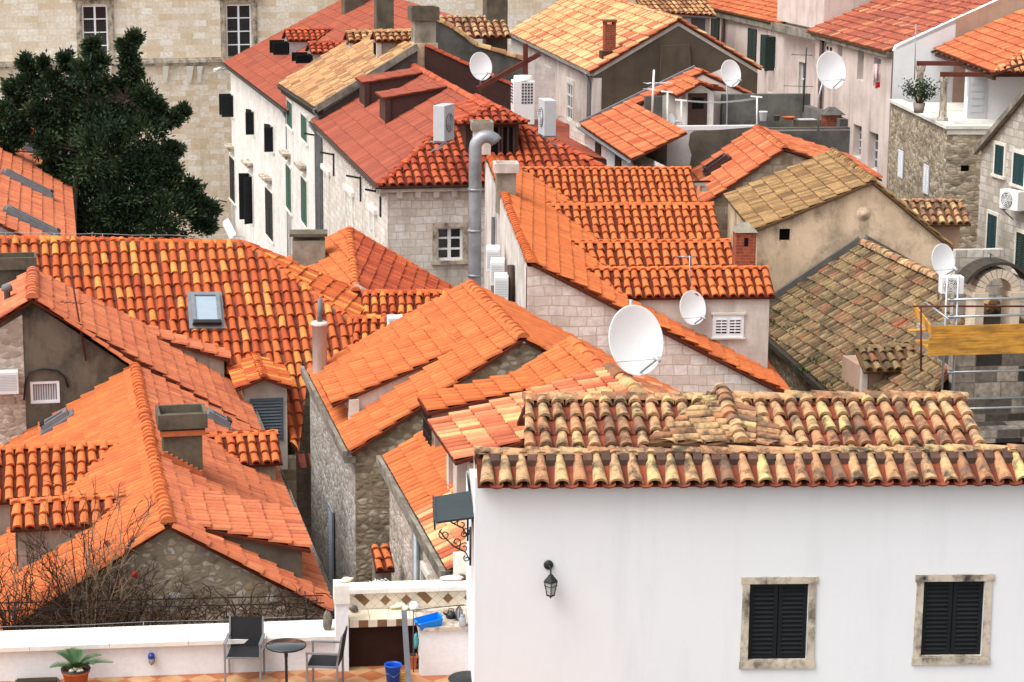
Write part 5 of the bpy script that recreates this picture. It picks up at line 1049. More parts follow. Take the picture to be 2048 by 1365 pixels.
# ---- R: house cut by the right edge
O=at(1962,340,66); h=House('house','stone house with teal shutters cut off by the right edge of the view','house',O,11.6); f=h.f
c0=f.u(1963,300,0); c1=f.u(2062,182,0); v1=c0.y
hr=[winL(h,2001,291,350,0,v1,.62),winL(h,2040,308,370,0,v1,.75),winL(h,1986,430,506,0,v1,.65),winL(h,2046,468,545,0,v1,.8)]
vn=c1.y*2-c0.y
facade(h.W,(0,v1),(0,-1),[(0,0),(v1-vn,0),(v1-vn,c0.z),(v1-c1.y,c1.z),(0,c0.z)],hr); facade(h.W,(0,vn),(1,0),[(0,0),(8,0),(8,c0.z),(0,c0.z)]); facade(h.W,(8,v1),(-1,0),[(0,0),(8,0),(8,c0.z),(0,c0.z)]); h.done('ashlar_grey')
for i,r in enumerate(hr): h.win((0,v1),(0,-1),r,'proud','shutter_teal' if i<3 else 'shutter_dark_green',surround='stone_white',sw=.1,ns=14)
a_,b_=V((-.15,c1.y,c1.z+.12)),V((-.15,v1+.2,c0.z+.0)); d_=V((8.3,0,0))
roof(h.e,[a_,a_+d_,b_+d_,b_],'tile_orange',w=.23,L=.36,h=.07); e_=V((-.15,vn-.3,c0.z)); roof(h.e,[a_,e_,e_+d_,a_+d_],'tile_orange',w=.23,L=.36,h=.07)
ridge(h.e,[a_,a_+d_],'tile_orange',r=.12); m=MB(); m.bar(a_+V((.02,0,-.1)),b_+V((.02,0,-.1)),.14,.16); m.bar(a_+V((.02,0,-.1)),e_+V((.02,0,-.1)),.14,.16); m.build('verge','cornice_dirty',h.e); RF=f
# ---- L: mossy roof
O=at(1725,490,61.2); h=House('house','old house with a big uneven mossy roof of mixed brown tiles','house',O,11.6); f=h.f; zr=O.z
near=f.z(1990,614,zr); fl_=f.v(1540,600,0); eP=f.z(1537,690,zr-2.35); eN=f.z(1650,795,zr-2.35)
P=V((0,0,zr)); N=nrm(P,near,V((eP.x,eP.y,eP.z)))
cf=f.pl(1500,640,P,N); en=f.pl(1680,830,P,N); pn=f.pl(2000,830,P,N); pn2=f.pl(1988,615,P,N)
dn=(pn2-P); e_dir=(en-cf)
roof(h.e,[P,pn2,pn2+(en-cf)*.0+V((en.x-pn2.x,en.y-pn2.y-1.2,N.dot(V((0,0,0)))*0+(en.z-pn2.z))) if False else f.pl(1790,900,P,N),cf],'tile_mossy',w=.22,L=.33,h=.07,seg=5,jit=.026,step=.05,pan='pan_dull')
roof(h.e,[P,V((4.5,0,zr-2.4)),V((pn2.x+4.5,pn2.y,zr-2.4)),pn2],'tile_mossy',w=.25,L=.36,h=.065,jit=.03,pan='pan_dull')
ridge(h.e,[pn2+Zv*.03,P+Zv*.02],'tile_old_front',r=.16,L=.5,lift=.09)
c0=f.pl(1790,900,P,N)
m=MB(); lo=lambda p: V((p.x,p.y,0)); dz=V((.25,0,-.15))
m.face([lo(cf+dz),lo(c0+dz),c0+dz,cf+dz][::-1]); m.face([lo(c0+dz),lo(V((2,c0.y,0))),V((2,c0.y,9)),c0+dz][::-1]); h.W=m; h.done('rubble_brown')
m=MB(); m.bar(cf+V((-.05,0,-.06)),c0+V((-.05,0,-.06)),.22,.14); m.build('gutter','mortar_dark',h.e)
m=MB(); m.bar(P+V((-.0,.12,.1)),cf+V((0,.12,.12)),.2,.25); m.bar(P+V((.1,.12,.1)),V((4.5,.12,zr-2.3)),.2,.3); m.build('mortar_verge','cement_dark',h.e)
# its near tiled stub
q0=f.v(1708,697,-8.0); q1=f.v(1840,708,-8.0); m=MB(); m.box((q0.x+.12,-8.3,q0.z-2.2),(q1.x-.1,-6.9,q0.z-.42)); w_=m.build('stub_wing','plaster_rose',h.e)
m=MB(); m.box((q0.x+.1,-8.36,q0.z-2.2),(q0.x+.24,-8.2,q0.z-.42)); m.build('corner_post','plaster_pale',w_)
mb=MB(); tiles(mb,[(q0.x,-8.0,q0.z),(q1.x,-8.0,q0.z),(q1.x,-8.75,q0.z-.42),(q0.x,-8.75,q0.z-.42)],w=.235,L=.3,h=.085,jit=.02); caps(mb,[(q0.x,-8.0,q0.z),(q1.x,-8.0,q0.z)],r=.1); mb.build('roof',['tile_mossy','pan_dull','pan_tile'],w_)
LF,LP,LN=f,P,N
# ---- O: church behind the scaffold
O=at(1900,840,50.5); h=House('church','dark weathered stone church end with a small open stone bell arch behind the scaffold','church',O,9); f=h.f
zT=f.v(1960,690,0).z; hc=[]
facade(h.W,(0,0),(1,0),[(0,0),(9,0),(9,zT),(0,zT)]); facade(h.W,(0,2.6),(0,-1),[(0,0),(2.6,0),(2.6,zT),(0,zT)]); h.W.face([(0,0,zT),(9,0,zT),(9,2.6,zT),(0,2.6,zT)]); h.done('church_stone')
m=MB(); z=f.v(1960,855,-.5).z; m.box((-.4,-.8,z-.3),(9,-.01,z)); m.box((-.3,-.6,z-.9),(9,-.01,z-.5)); m.build('ledge','church_stone',h.e)
va=1.2; b0=f.v(1942,600,va); b1=f.v(2030,600,va); pt=f.v(1986,550,va); cx=(b0.x+b1.x)/2
m=MB(); zs=f.v(1986,590,va).z; rO=(b1.x-b0.x)/2; rI=rO*.62; t_=.32
for sx in (-1,1): 
    m.box((cx+sx*(rO+rI)/2-(rO-rI)/2,va-t_,zT-.5),(cx+sx*(rO+rI)/2+(rO-rI)/2,va+t_,zs)); m.box((cx+sx*(rO+rI)/2-(rO-rI)/2-.07,va-t_-.06,zs),(cx+sx*(rO+rI)/2+(rO-rI)/2+.07,va+t_+.06,zs+.12))
nseg=11
for i in range(nseg):
    a0,a1=math.pi*i/nseg+.015,math.pi*(i+1)/nseg-.015; zz=zs+.121
    q=[(cx+math.cos(a0)*rI,zz+math.sin(a0)*rI),(cx+math.cos(a0)*rO,zz+math.sin(a0)*rO),(cx+math.cos(a1)*rO,zz+math.sin(a1)*rO),(cx+math.cos(a1)*rI,zz+math.sin(a1)*rI)]
    m.hexa([(x,va-t_,z) for x,z in q],[(x,va+t_,z) for x,z in q],0,random.random())
ar=m.build('bell_arch','stone_arch',h.e)
m=MB(); n_=14; q=[]
for i in range(n_+1):
    a=math.pi*(.14+.72*i/n_); q.append(V((cx+math.cos(a)*(rO+.26)*1.1,va,zs+.0+math.sin(a)*(rO+.26))))
for p,r_ in zip(q,q[1:]): m.bar(p,r_,.07,.7,(0,1,0))
m.build('hood','mortar_dark',ar)
m=MB(); m.box((cx-.6,va+1.0,zT-.5),(cx+.6,va+1.2,zs+.9)); m.build('rear_stone','ashlar_grey',h.e); OF=f
# ---- E: roofs at the far left edge behind the tree
O=at(-150,235,74); h=House('house','long orange roof at the left edge with three roof windows in a row','house',O,11.6); f=h.f; zr=O.z; P=V((0,0,zr)); kk=.55; n=nrm((0,0,0),(0,1,0),(1,0,-kk))
fa=f.pl(80,320,P,n); ea=f.pl(150,475,P,n); uE=ea.x
roof(h.e,[(0,-14,zr),(0,fa.y,zr),(uE,fa.y,zr-kk*uE),(uE,-14,zr-kk*uE)],'tile_salmon',w=.23,L=.37,h=.05); h.W.box((-3,-14,0),(uE-.2,fa.y-.2,zr-kk*uE)); h.done('plaster_pale')
for c in ((45,298),(52,375),(60,452)): skylight(h,P,n,c,None,.34,1.5,(1,0,-kk),'glass_dark','zinc')
O=at(-60,150,97); h=House('house','orange roof farthest left glimpsed through gaps in the cypress','house',O,11.6); f=h.f; zr=O.z
roof(h.e,[(-4,-9,zr),(-4,0,zr),(2.9,0,zr-3.0),(2.9,-9,zr-3.0)],'tile_orange',w=.24,L=.37,h=.06)
a_=f.v(-20,215,-9.2); b_=f.v(112,240,-9.2); roof(h.e,[a_,V((b_.x,a_.y,a_.z)),V((b_.x+.3,a_.y-3.2,a_.z-1.5)),V((a_.x,a_.y-3.2,a_.z-1.5))],'tile_orange_mix',w=.26,L=.37,h=.09); h.W.box((-4,-9,0),(2.7,-.2,zr-3.2)); h.W.box((a_.x,a_.y-3,0),(b_.x-.1,-9.05,a_.z-1.6)); h.done('plaster_pale')
# ================================================================ white house in front
O=at(950,985,30.5); h=House('white_house','white rendered house with black shuttered windows under weathered old clay tiles in the foreground','house',O,3); f=h.f
e0=f.v(965,974,-.2); zE=e0.z-.02; UR=10.5
w1=rectF(h,(1500,1168),(1612,1320),0,0); w2=rectF(h,(1848,1163),(1962,1312),0,0)
facade(h.W,(0,0),(1,0),[(0,0),(UR,0),(UR,zE+.1),(0,zE+.1)],[w1,w2],.2); facade(h.W,(0,4.0),(0,-1),[(0,0),(4.0,0),(4.0,zE+.1),(3.45,zE+.3),(3.4,zE-.9),(0,zE-.9)]); facade(h.W,(UR,0),(0,1),[(0,0),(4.0,0),(4.0,zE-.9),(.6,zE-.9),(.55,zE+.3),(0,zE+.1)]); facade(h.W,(UR,4.0),(-1,0),[(0,0),(UR,0),(UR,zE-.9),(0,zE-.9)])
h.done('white_render')
for i,(a,b,c,d) in enumerate((w1,w2)):
    wd_=h.win((0,0),(1,0),(a,b,c,d),'shut','shutter_black',frame='iron_black',depth=.16,ns=15)
    m=MB(); t=.115
    m.hexa([(a-t,-.022,c-.01),(a-.002,-.022,c-.01),(a-.002,.02,c-.01),(a-t,.02,c-.01)],[(a-t+.01,-.022,d),(a-.002,-.022,d),(a-.002,.02,d),(a-t+.01,.02,d)])
    m.hexa([(b+.002,-.022,c-.01),(b+t,-.022,c-.01),(b+t,.02,c-.01),(b+.002,.02,c-.01)],[(b+.002,-.022,d),(b+t-.01,-.022,d),(b+t-.01,.02,d),(b+.002,.02,d)])
    m.box((a-t-.015,-.027,d+.001),(b+t+.015,.02,d+.10)); m.box((a-t-.01,-.035,c-.12),(b+t+.01,.02,c-.011)); m.box((a+.001,-.02,c-.01),(b-.001,.075,c+.006)); m.build('surround','stone_trim',wd_)
# front strip of tiles and its cap row
cp_=f.v(962,909,.42); zC=cp_.z-.03; sl=(zC-e0.z)/.62
mb=MB(); tiles(mb,[(.03,.42,zC),(UR,.42,zC),(UR,-.2,e0.z),(.03,-.2,e0.z)],w=.262,L=.62,h=.10,seg=8,pans=True,jit=.010,step=.035,cw=.82,taper=.28,slab=.025)
mb.build('roof_strip',['tile_old_front','pan_red','pan_tile'],h.e)
mb=MB(); caps(mb,[(0,.42,zC+.02),(UR,.42,zC+.02)],r=.105,L=.40,seg=8,lift=.06,jit=.014); m2=mb
m2.box((.02,.42,zC-.12),(UR,.52,zC+.05),1)
for i in range(int(UR/.262)):   # short closing tiles tucked under the cap row
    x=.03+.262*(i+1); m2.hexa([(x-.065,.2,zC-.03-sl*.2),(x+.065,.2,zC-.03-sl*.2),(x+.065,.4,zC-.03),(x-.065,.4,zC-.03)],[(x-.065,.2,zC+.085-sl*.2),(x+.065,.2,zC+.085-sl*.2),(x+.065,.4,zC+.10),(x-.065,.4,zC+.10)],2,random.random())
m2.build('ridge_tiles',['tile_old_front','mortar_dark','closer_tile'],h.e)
# main slope behind
b0=f.v(1045,898,1.0); t0=f.v(1051,797,2.3); b1=f.v(1966,894,1.0); t1=f.v(1929,797,2.3); zt,zb=t0.z-.05,b0.z-.03
nM=nrm((0,1.0,zb),(1,1.0,zb),(0,2.3,zt)); kS=(zt-zb)/1.3
mb=MB(); tiles(mb,[(t0.x,2.3,zt),(t1.x,2.3,zt),(b1.x+.05,.62,zb-.38*kS),(b0.x,.62,zb-.38*kS)],w=.236,L=.40,h=.095,seg=8,pans=True,jit=.009,step=.055,cw=.82,taper=.36,slab=.03); mb.build('roof',['tile_old_front','pan_red','pan_tile'],h.e)
mb=MB(); caps(mb,[(t0.x-.05,2.3,zt+.02),(t1.x+.05,2.3,zt+.02)],r=.11,L=.40,seg=8,lift=.07,jit=.014); mb.box((t0.x,2.26,zt-.05),(t1.x,2.4,zt+.05),1)
n_=int((t1.x-t0.x)/.236)
for i in range(n_): 
    x=t0.x+.236*(i+1); mb.hexa([(x-.06,2.1,zt-.2*kS-.02),(x+.06,2.1,zt-.2*kS-.02),(x+.06,2.28,zt-.02),(x-.06,2.28,zt-.02)],[(x-.06,2.1,zt-.2*kS+.09),(x+.06,2.1,zt-.2*kS+.09),(x+.06,2.28,zt+.09),(x-.06,2.28,zt+.09)],2,random.random())
mb.build('ridge_tiles',['tile_old_front','mortar_dark','closer_tile'],h.e)
mb=MB(); tiles(mb,[(t0.x,2.3,zt),(t0.x,4.6,zt-.9),(t1.x,4.6,zt-.9),(t1.x,2.3,zt)],w=.24,L=.385,h=.07); mb.build('rear_roof',['tile_old_front','pan_red','pan_tile'],h.e)
m=MB(); m.box((.05,.6,zE-1.0),(UR-.05,3.95,zE-.85)); m.box((t0.x+.12,.75,zE-.85),(t1.x+.05,3.9,zt-.92)); m.build('roof_core','plaster_pale',h.e)
# small cross gable
up_=V((0,0,.05)); pk=f.v(1440,786,2.25)+up_; fr_=f.v(1484,903,.55)+up_*1.6; lf=f.v(1296,893,.95)+up_; rg=f.v(1602,905,.95)+up_
mb=MB(); tiles(mb,[pk,fr_,lf],w=.2,L=.36,h=.06,seg=6,jit=.006,down=(-1,-.12,-.2)); tiles(mb,[pk,rg,fr_],w=.2,L=.36,h=.06,seg=6,jit=.006,down=(1,-.12,-.2))
mb.build('cross_roof',['tile_old_front','pan_dull','pan_tile'],h.e)
mb=MB(); caps(mb,[fr_+V((0,0,.02)),pk+V((0,0,.03))],r=.12,L=.2,seg=8,lift=.07,jit=.012); mb.build('cross_ridge_tiles',['tile_old_front','mortar'],h.e)
# canopy over the side door
a=f.v(952,1034,.3); b=f.v(950,990,1.5); m=MB(); c_=f.v(872,1044,.3); d_=f.v(868,994,1.5); z0=a.z
aw=[V((-.0,.3,a.z)),V((-.0,1.6,a.z+.02)),V((c_.x,1.6,c_.z)),V((c_.x,.3,c_.z))]
m.hexa([p-Zv*.03 for p in aw],aw); m.box((c_.x-.03,.3,c_.z-.12),(c_.x-.004,1.6,c_.z+.02)); cn=m.build('canopy','canopy_green',h.e)
zc=c_.z-.05
def spiral(cx,cz,r,t0,t1,y,n=16): return [V((cx+math.cos(t0+(t1-t0)*i/n)*r*(1-.75*i/n),y,cz+math.sin(t0+(t1-t0)*i/n)*r*(1-.75*i/n))) for i in range(n+1)]
for y in (.36,1.54):
    m=MB(); m.tube([V((-.05,y,zc-.05)),V((-.05,y,zc-.42)),V((-.05,y,zc-.62))],.018,6); m.tube([V((c_.x+.05,y,zc-.1)),V((-.42,y,zc-.2)),V((-.28,y,zc-.34)),V((-.12,y,zc-.42)),V((-.05,y,zc-.56))],.011,6)
    for cx,cz,r,t_ in ((-.42,zc-.16,.09,2.0),(-.25,zc-.27,.08,3.6),(-.14,zc-.36,.08,1.0),(-.12,zc-.12,.07,4.4),(-.1,zc-.52,.05,2)): m.tube(spiral(cx,cz,r,t_,t_+7.5,y),.009,5)
    m.build('scroll_bracket','iron_black',cn)
# wall lantern
p=f.v(1097,1130,-.01); q=f.w(p.x,p.y,p.z); L_=thing('wall_lantern','black iron lantern with frosted panes hanging on the white wall','lantern',(q.x,q.y,q.z),3)
m=MB(); m.lathe([(.0,.04),(.05,.035),(.07,.015),(.07,0)],(0,0,0),(0,-1,0),14); m.tube([(0,-.03,0),(0,-.1,.03),(.02,-.14,-.02),(.025,-.14,-.09)],.012,6); m.build('bracket','iron_black',L_)
m=MB(); cx,cy=.025,-.14; m.lathe([(.0,-.09),(.03,-.1),(.04,-.12),(.095,-.19),(.1,-.205),(.1,-.215)],(cx,cy,0),seg=4,sm=False)
for k in range(4):
    a_=R(45+90*k) if False else R(90*k); m.bar((cx+math.cos(a_)*.09,cy+math.sin(a_)*.09,-.21),(cx+math.cos(a_)*.055,cy+math.sin(a_)*.055,-.40),.012,.012)
m.lathe([(.06,-.395),(.062,-.415),(.03,-.425),(.012,-.44),(.0,-.46)],(cx,cy,0),seg=4,sm=False); m.lathe([(.095,-.26),(.097,-.27)],(cx,cy,0),seg=4,sm=False); m.build('frame','iron_black',L_)
m=MB(); m.lathe([(.085,-.21),(.052,-.395)],(cx,cy,0),seg=4,sm=False); m.build('pane','lamp_glass',L_)
WF=f
# ================================================================ terrace
OT_=at(690,1342,33.2); PH=7.4; tf=Fr(OT_,PH); zF=OT_.z
mb=MB(); ring=[tf.w(-12,2.2,0),tf.w(-12,-6,0),tf.w(3.4,-6,0),tf.w(3.4,2.2,0)]; lo=[V((p.x,p.y,0)) for p in ring]; hi=[V((p.x,p.y,zF)) for p in ring]
mb.hexa(lo,hi); g=mb.build('terrace_floor','terrace_paving'); g['kind']='structure'
def tw(u,v,z): return tf.w(u,v,zF+z)
def tthing(name,label,cat,u,v,z,rot=0,group=None):
    p=tw(u,v,z); return thing(name,label,cat,(p.x,p.y,p.z),PH+rot,group)
# parapet wall with coping
vp=tf.v(300,1342,0); cpz=tf.v(300,1286,.02).z-zF
e=tthing('parapet_wall','low white terrace wall with a wide stone coping along the left','wall',0,0,0)
m=MB(); m.box((-12,.1,0),(-.02,.75,cpz-.07)); m.build('wall','white_plain',e)
m=MB(); 
for i in range(10): m.box((-12+i*1.2,.02,cpz-.068),(-12+i*1.2+1.194,.82,cpz))
m.build('coping','coping_white',e)
# pillar
pz=tf.v(690,1170,.0).z-zF
e=tthing('pillar','square white pillar at the left end of the outdoor kitchen','pillar',.0,0,0); a=tf.v(671,1250,0).x; b=tf.v(697,1250,0).x
m=MB(); m.box((a,-.02,0),(b,.22,pz-.3)); m.build('shaft','white_plain',e); m=MB(); m.box((a-.02,-.05,pz-.298),(b+.02,.28,pz)); m.build('cap','coping_white',e); PA,PB=a,b
# outdoor kitchen
k0=tf.v(695,1260,.35); k1=tf.v(944,1260,.35); uk0,uk1=PB+.02,3.05
zc=tf.v(760,1243,-.0).z-zF; zt=tf.v(800,1171,.7).z-zF
e=tthing('outdoor_kitchen','tiled outdoor kitchen with diamond patterned splashback and chequered counter edge','kitchen',0,0,0)
m=MB(); m.box((uk0,.1,zc-.12),(uk1,.6,zc-.005)); m.box((uk0,.16,0),(uk1,.22,zc-.12)); m.build('body','brown_shade',e)  # near-black front panel stands in for the shade of the recess under the counter
m=MB()
for i in range(6):
    for j in range(2): m.box((uk0+i*.32+.003,.09+j*.255,zc-.004),(uk0+(i+1)*.32-.003,.09+(j+1)*.255-.004,zc),0,random.random())
m.build('counter_tiles','tile_counter',e)
m=MB(); n_=13; st=.146
for i in range(n_): m.box((uk0+i*st,.075,zc-.115),(uk0+(i+1)*st-.004,.099,zc-.005),i%2)
m.build('edge_tiles',['tile_cream','tile_brown'],e)
m=MB(); m.box((uk0,.605,0),(uk1+.1,.85,zt-.07)); m.build('splashback','grout',e)
d=.115; reg=[(uk0,zc+.004),(uk1,zc+.004),(uk1,zt-.075),(uk0,zt-.075)]; m=MB(); zm=(zc+zt-.07)/2
for i in range(-2,34):
    for j in range(-5,6):
        if (i+j)%2: continue
        cx=uk0+.1+i*d*.72; cz=zm+j*d*.72; s=d*.70
        q=clip([(cx-s,cz,0),(cx,cz-s,0),(cx+s,cz,0),(cx,cz+s,0)],reg)
        br=(j==0 and i%4==2) or (j in(1,) and False) or (j==1 and i%12==1)
        if len(q)>2: m.face([(x,.600,z) for x,z,_ in q],1 if br else 0)
m.build('diamond_tiles',['tile_cream','tile_brown'],e)
m=MB()
for i in range(4): m.box((uk0-.2+i*.82,.54,zt-.068),(uk0-.2+(i+1)*.82-.004,.92,zt))
m.build('coping','coping_white',e)
# white cabinet
a=tf.v(841,1300,-.35); b=tf.v(948,1300,-.35); zk=tf.v(890,1253,-.35).z-zF; zk0=tf.v(890,1336,-.35).z-zF
e=tthing('cabinet','white rendered cabinet with a worn stone top beside the white house','cabinet',0,0,0)
m=MB(); m.box((a.x,-.35,0),(b.x-.0,.08,zk-.06)); m.build('body','white_plain',e); m=MB(); m.box((a.x-.04,-.4,zk-.058),(b.x,.5,zk)); m.build('top','stone_trim',e)
AX,AZ=a.x,zk
# hand rail
p0=tf.v(808,1222,-.2); p1=tf.v(818,1372,-2.2); e=tthing('handrail','slanting grey metal handrail in front of the dark kitchen recess','railing',p0.x,-.2,p0.z-zF)
m=MB(); d_=tf.v(818,1380,-1.2); dv=V((d_.x-p0.x,-1.0,d_.z-p0.z)); m.bar((0,0,0),dv,.085,.03,(0,-.3,1)); m.build('rail','rail_grey',e)
m=MB(); m.tube([(0,0,.0),(.95,.1,.03)],.008,6); t_=tf.v(827,1222,-.2).x-p0.x; m.tube([(t_,0.02,0),(t_,.02,-1.1)],.01,6); m.build('rod','rail_grey',e)
# chairs and table
def chair(label,u,v,rot,grp):
    e=tthing('armchair',label,'chair',u,v,0,rot,grp); s='alu'
    m=MB(); m.obox((0,0,.44),(.24,0,0),(0,.23,0),(0,0,.008)); m.build('seat','chair_mesh',e)
    m=MB(); m.obox((0,.27,.68),(.24,0,0),(0,.035,.23),(0,.01,-.0015)); m.build('backrest','chair_mesh',e)
    for sx in (-1,1):
        for y0 in (-1,1): m=MB(); m.bar((sx*.27,y0*.23,0),(sx*.27,y0*.23,.64 if y0<0 else .46),.03,.03,(1,0,0)); m.build('leg',s,e)
        m=MB(); m.bar((sx*.27,-.25,.65),(sx*.27,.26,.65),.045,.025); m.build('armrest',s,e)
        m=MB(); m.bar((sx*.255,.22,.44),(sx*.255,.30,.92),.028,.028,(1,0,0)); m.bar((sx*.255,-.23,.43),(sx*.255,.23,.43),.03,.03); m.build('side_rail',s,e)
    m=MB(); m.bar((-.25,-.23,.43),(.25,-.23,.43),.03,.03); m.bar((-.25,.22,.43),(.25,.22,.43),.03,.03); m.build('cross_rail',s,e); return e
# seat height 0.44: find depth where the seat pixel meets it
s1=tf.z(489,1305,zF+.44); s2=tf.z(650,1322,zF+.44); tt=tf.z(572,1292,zF+.72)
chair('black mesh armchair with grey frame facing out, left of the round table',s1.x,s1.y,-8,'terrace armchairs')
chair('black mesh armchair with grey frame seen from its side, right of the round table',s2.x,s2.y,-102,'terrace armchairs')
e=tthing('round_table','small round table with a dark glossy top on a black iron foot','table',tt.x,tt.y,0)
m=MB(); m.lathe([(.0,.74),(.29,.74),(.3,.73),(.3,.715),(.28,.71),(0,.71)],seg=36); m.build('tabletop','table_glass',e); m=MB(); m.lathe([(.302,.712),(.31,.72),(.302,.738)],seg=36); m.build('rim','iron_black',e)
m=MB(); m.lathe([(.03,.71),(.05,.69),(.022,.62),(.03,.58),(.022,.52),(.022,.12),(.04,.08),(.1,.03)],seg=12); m.build('column','iron_black',e)
for k in range(3): a_=R(120*k+20); m=MB(); m.tube([(math.cos(a_)*.03,math.sin(a_)*.03,.1),(math.cos(a_)*.14,math.sin(a_)*.14,.06),(math.cos(a_)*.26,math.sin(a_)*.26,.0)],.016,6); m.build('foot','iron_black',e)
t2=tf.z(935,1356,zF+.5); e=tthing('low_table','dark round table cut by the corner of the white house','table',t2.x+.02,t2.y,0); m=MB(); m.lathe([(0,.5),(.3,.5),(.31,.485),(.29,.47),(0,.47)],seg=28); m.build('tabletop','iron_black',e); m=MB(); m.lathe([(.03,.47),(.025,.05),(.15,.03),(.16,0)],seg=12); m.build('column','iron_black',e)
# palm in a pot
p=tf.z(152,1362,zF+.12); e=tthing('potted_palm','small potted cycad palm with arching green fronds by the white wall','plant',p.x,p.y,0)
zz=tf.v(152,1338,p.y).z-zF; m=MB(); m.lathe([(.0,.0),(.15,0),(.2,zz-.05),(.215,zz-.05),(.215,zz),(.19,zz),(.185,zz-.04)],seg=20); m.build('pot','terracotta',e); m=MB(); m.lathe([(.222,zz-.012),(.225,zz+.012),(.19,zz+.014),(.185,zz-.01)],seg=20); m.build('pot_rim','iron_black',e); m=MB(); m.lathe([(.185,zz-.03),(0,zz-.01)],seg=14); m.build('soil','soil',e)
m=MB()
for i in range(7): m.blob((random.uniform(-.13,.13),random.uniform(-.13,.13),zz),.045,.04,.03,7,5)
m.build('pebbles','shell_cream',e)
for i,(a_,ln,el) in enumerate(((2.6,.62,.95),(2.0,.6,1.15),(.5,.62,.7),(.15,.68,.45),(1.2,.55,1.1),(3.5,.5,.55),(-.6,.5,.7),(4.4,.4,.9),(5.4,.4,.9))):
    m=MB(); pts=[]; ln*=.74
    for j in range(9):
        t=j/8; r_=ln*t*math.cos(el)*(1+.25*t); z=zz+ln*t*math.sin(el)-.42*ln*t*t*.8; pts.append(V((r_*math.cos(a_),r_*math.sin(a_)*.8,z)))
    m.tube(pts,[.01-.001*j for j in range(9)],5)
    for j in range(1,34):
        t=j/34; q=pts[0].lerp(pts[-1],t) if False else pts[int(t*8)].lerp(pts[min(8,int(t*8)+1)],t*8-int(t*8)); tg=(pts[min(8,int(t*8)+1)]-pts[int(t*8)]).normalized(); sd=tg.cross(Zv).normalized(); l=.14*math.sin(math.pi*(.12+.85*t))+.02
        for sg in (-1,1):
            tip=q+(sd*sg*.75+tg*.55+Zv*.3).normalized()*l; m.face([q-tg*.010,q+tg*.010,tip],0,random.random()); 
    m.build('frond','palm_leaf',e)
# wall lamp, blue
p=tf.v(303,1315,.09); e=tthing('wall_lamp','small blue capped bulkhead lamp on the low white wall','lamp',p.x,.098,p.z-zF); m=MB(); m.lathe([(0,.05),(.04,.048),(.052,.02),(.055,-.02),(.05,-.022)],(0,-.06,.03),seg=14); m.build('cap','lamp_blue',e); m=MB(); m.lathe([(.045,.0),(.04,-.06),(.015,-.09),(0,-.1)],(0,-.06,0),seg=12); m.build('glass','lamp_glass',e)
m=MB()
for k in range(5): a_=R(72*k); m.tube([(math.cos(a_)*.05,-.06+math.sin(a_)*.05,.02),(math.cos(a_)*.045,-.06+math.sin(a_)*.045,-.06),(0,-.06,-.11)],.005,5)
m.box((-.04,-.02,-.04),(.04,0,.05)); m.build('cage','alu',e)
# planter at left bottom
p=tf.z(80,1362,zF+.06); e=tthing('planter_box','mossy stone trough at the foot of the wall beside the palm','planter',p.x-.05,p.y+.02,0); m=MB(); m.box((-.33,-.1,0),(.33,.1,.05)); m.build('trough','concrete_dark',e); m=MB(); m.box((-.3,-.08,.051),(.3,.08,.075)); m.build('soil','soil',e)
# buckets, tub, pots
p=tf.z(786,1330,zF+.30); e=tthing('bucket','deep blue plastic bucket standing before the dark recess','bucket',p.x,p.y,0); m=MB(); m.lathe([(0,0.0),(.095,.0),(.125,.29),(.138,.295),(.138,.31),(.122,.31),(.118,.28),(.09,.02),(0,.02)],seg=24); m.build('body','plastic_blue_deep',e); m=MB(); m.tube([(-.135,0,.29),(-.12,-.06,.2),(0,-.12,.14),(.12,-.06,.2),(.135,0,.29)],.005,5); m.build('handle','alu',e)
p=tf.z(858,1250,zF+zc); e=tthing('wash_tub','bright blue rectangular plastic tub resting on the counter corner','tub',p.x,p.y-.02,zc); e.rotation_euler=(R(6),R(-9),R(PH+12))
m=MB(); A_,B_=.2,.13; lo=[(-A_*.85,-B_*.85,0),(A_*.85,-B_*.85,0),(A_*.85,B_*.85,0),(-A_*.85,B_*.85,0)]; hi=[(-A_,-B_,.12),(A_,-B_,.12),(A_,B_,.12),(-A_,B_,.12)]; li=[(x*.94,y*.92,.012) for x,y,_ in lo]; hi2=[(x*.96,y*.94,.12) for x,y,_ in hi]
i0,i1,i2,i3=m.vs(lo),m.vs(hi),m.vs(hi2),m.vs(li); m.fi(i0[::-1]); m.fi(i3)
for k in range(4): j=(k+1)%4; m.fi((i0[k],i0[j],i1[j],i1[k])); m.fi((i1[k],i1[j],i2[j],i2[k])); m.fi((i2[k],i2[j],i3[j],i3[k]))
m.build('basin','plastic_blue',e); m=MB(); 
for sx in (-1,1): m.box((sx*A_-.02,-.05,.112),(sx*A_+.02,.05,.126))
m.build('handle','plastic_blue',e)
p=tf.z(826,1338,zF+.05); e=tthing('flower_pot','square terracotta pot behind the handrail foot','pot',p.x,p.y+.15,0); m=MB(); m.hexa([(-.05,-.05,0),(.05,-.05,0),(.05,.05,0),(-.05,.05,0)],[(-.07,-.07,.19),(.07,-.07,.19),(.07,.07,.19),(-.07,.07,.19)]); m.box((-.08,-.08,.191),(.08,.08,.22)); m.build('pot','terracotta',e); m=MB(); m.box((-.06,-.06,.221),(.06,.06,.225)); m.build('soil','soil',e)
p=tf.z(800,1362,zF); e=tthing('garden_hose','yellow hose coiled by the blue bucket','hose',p.x+.05,p.y,0); m=MB(); m.tube([V((math.cos(i*.35)*(.12-.0004*i),math.sin(i*.35)*(.1),.012+.002*i)) for i in range(50)],.011,6); m.build('coil','hose_yellow',e)
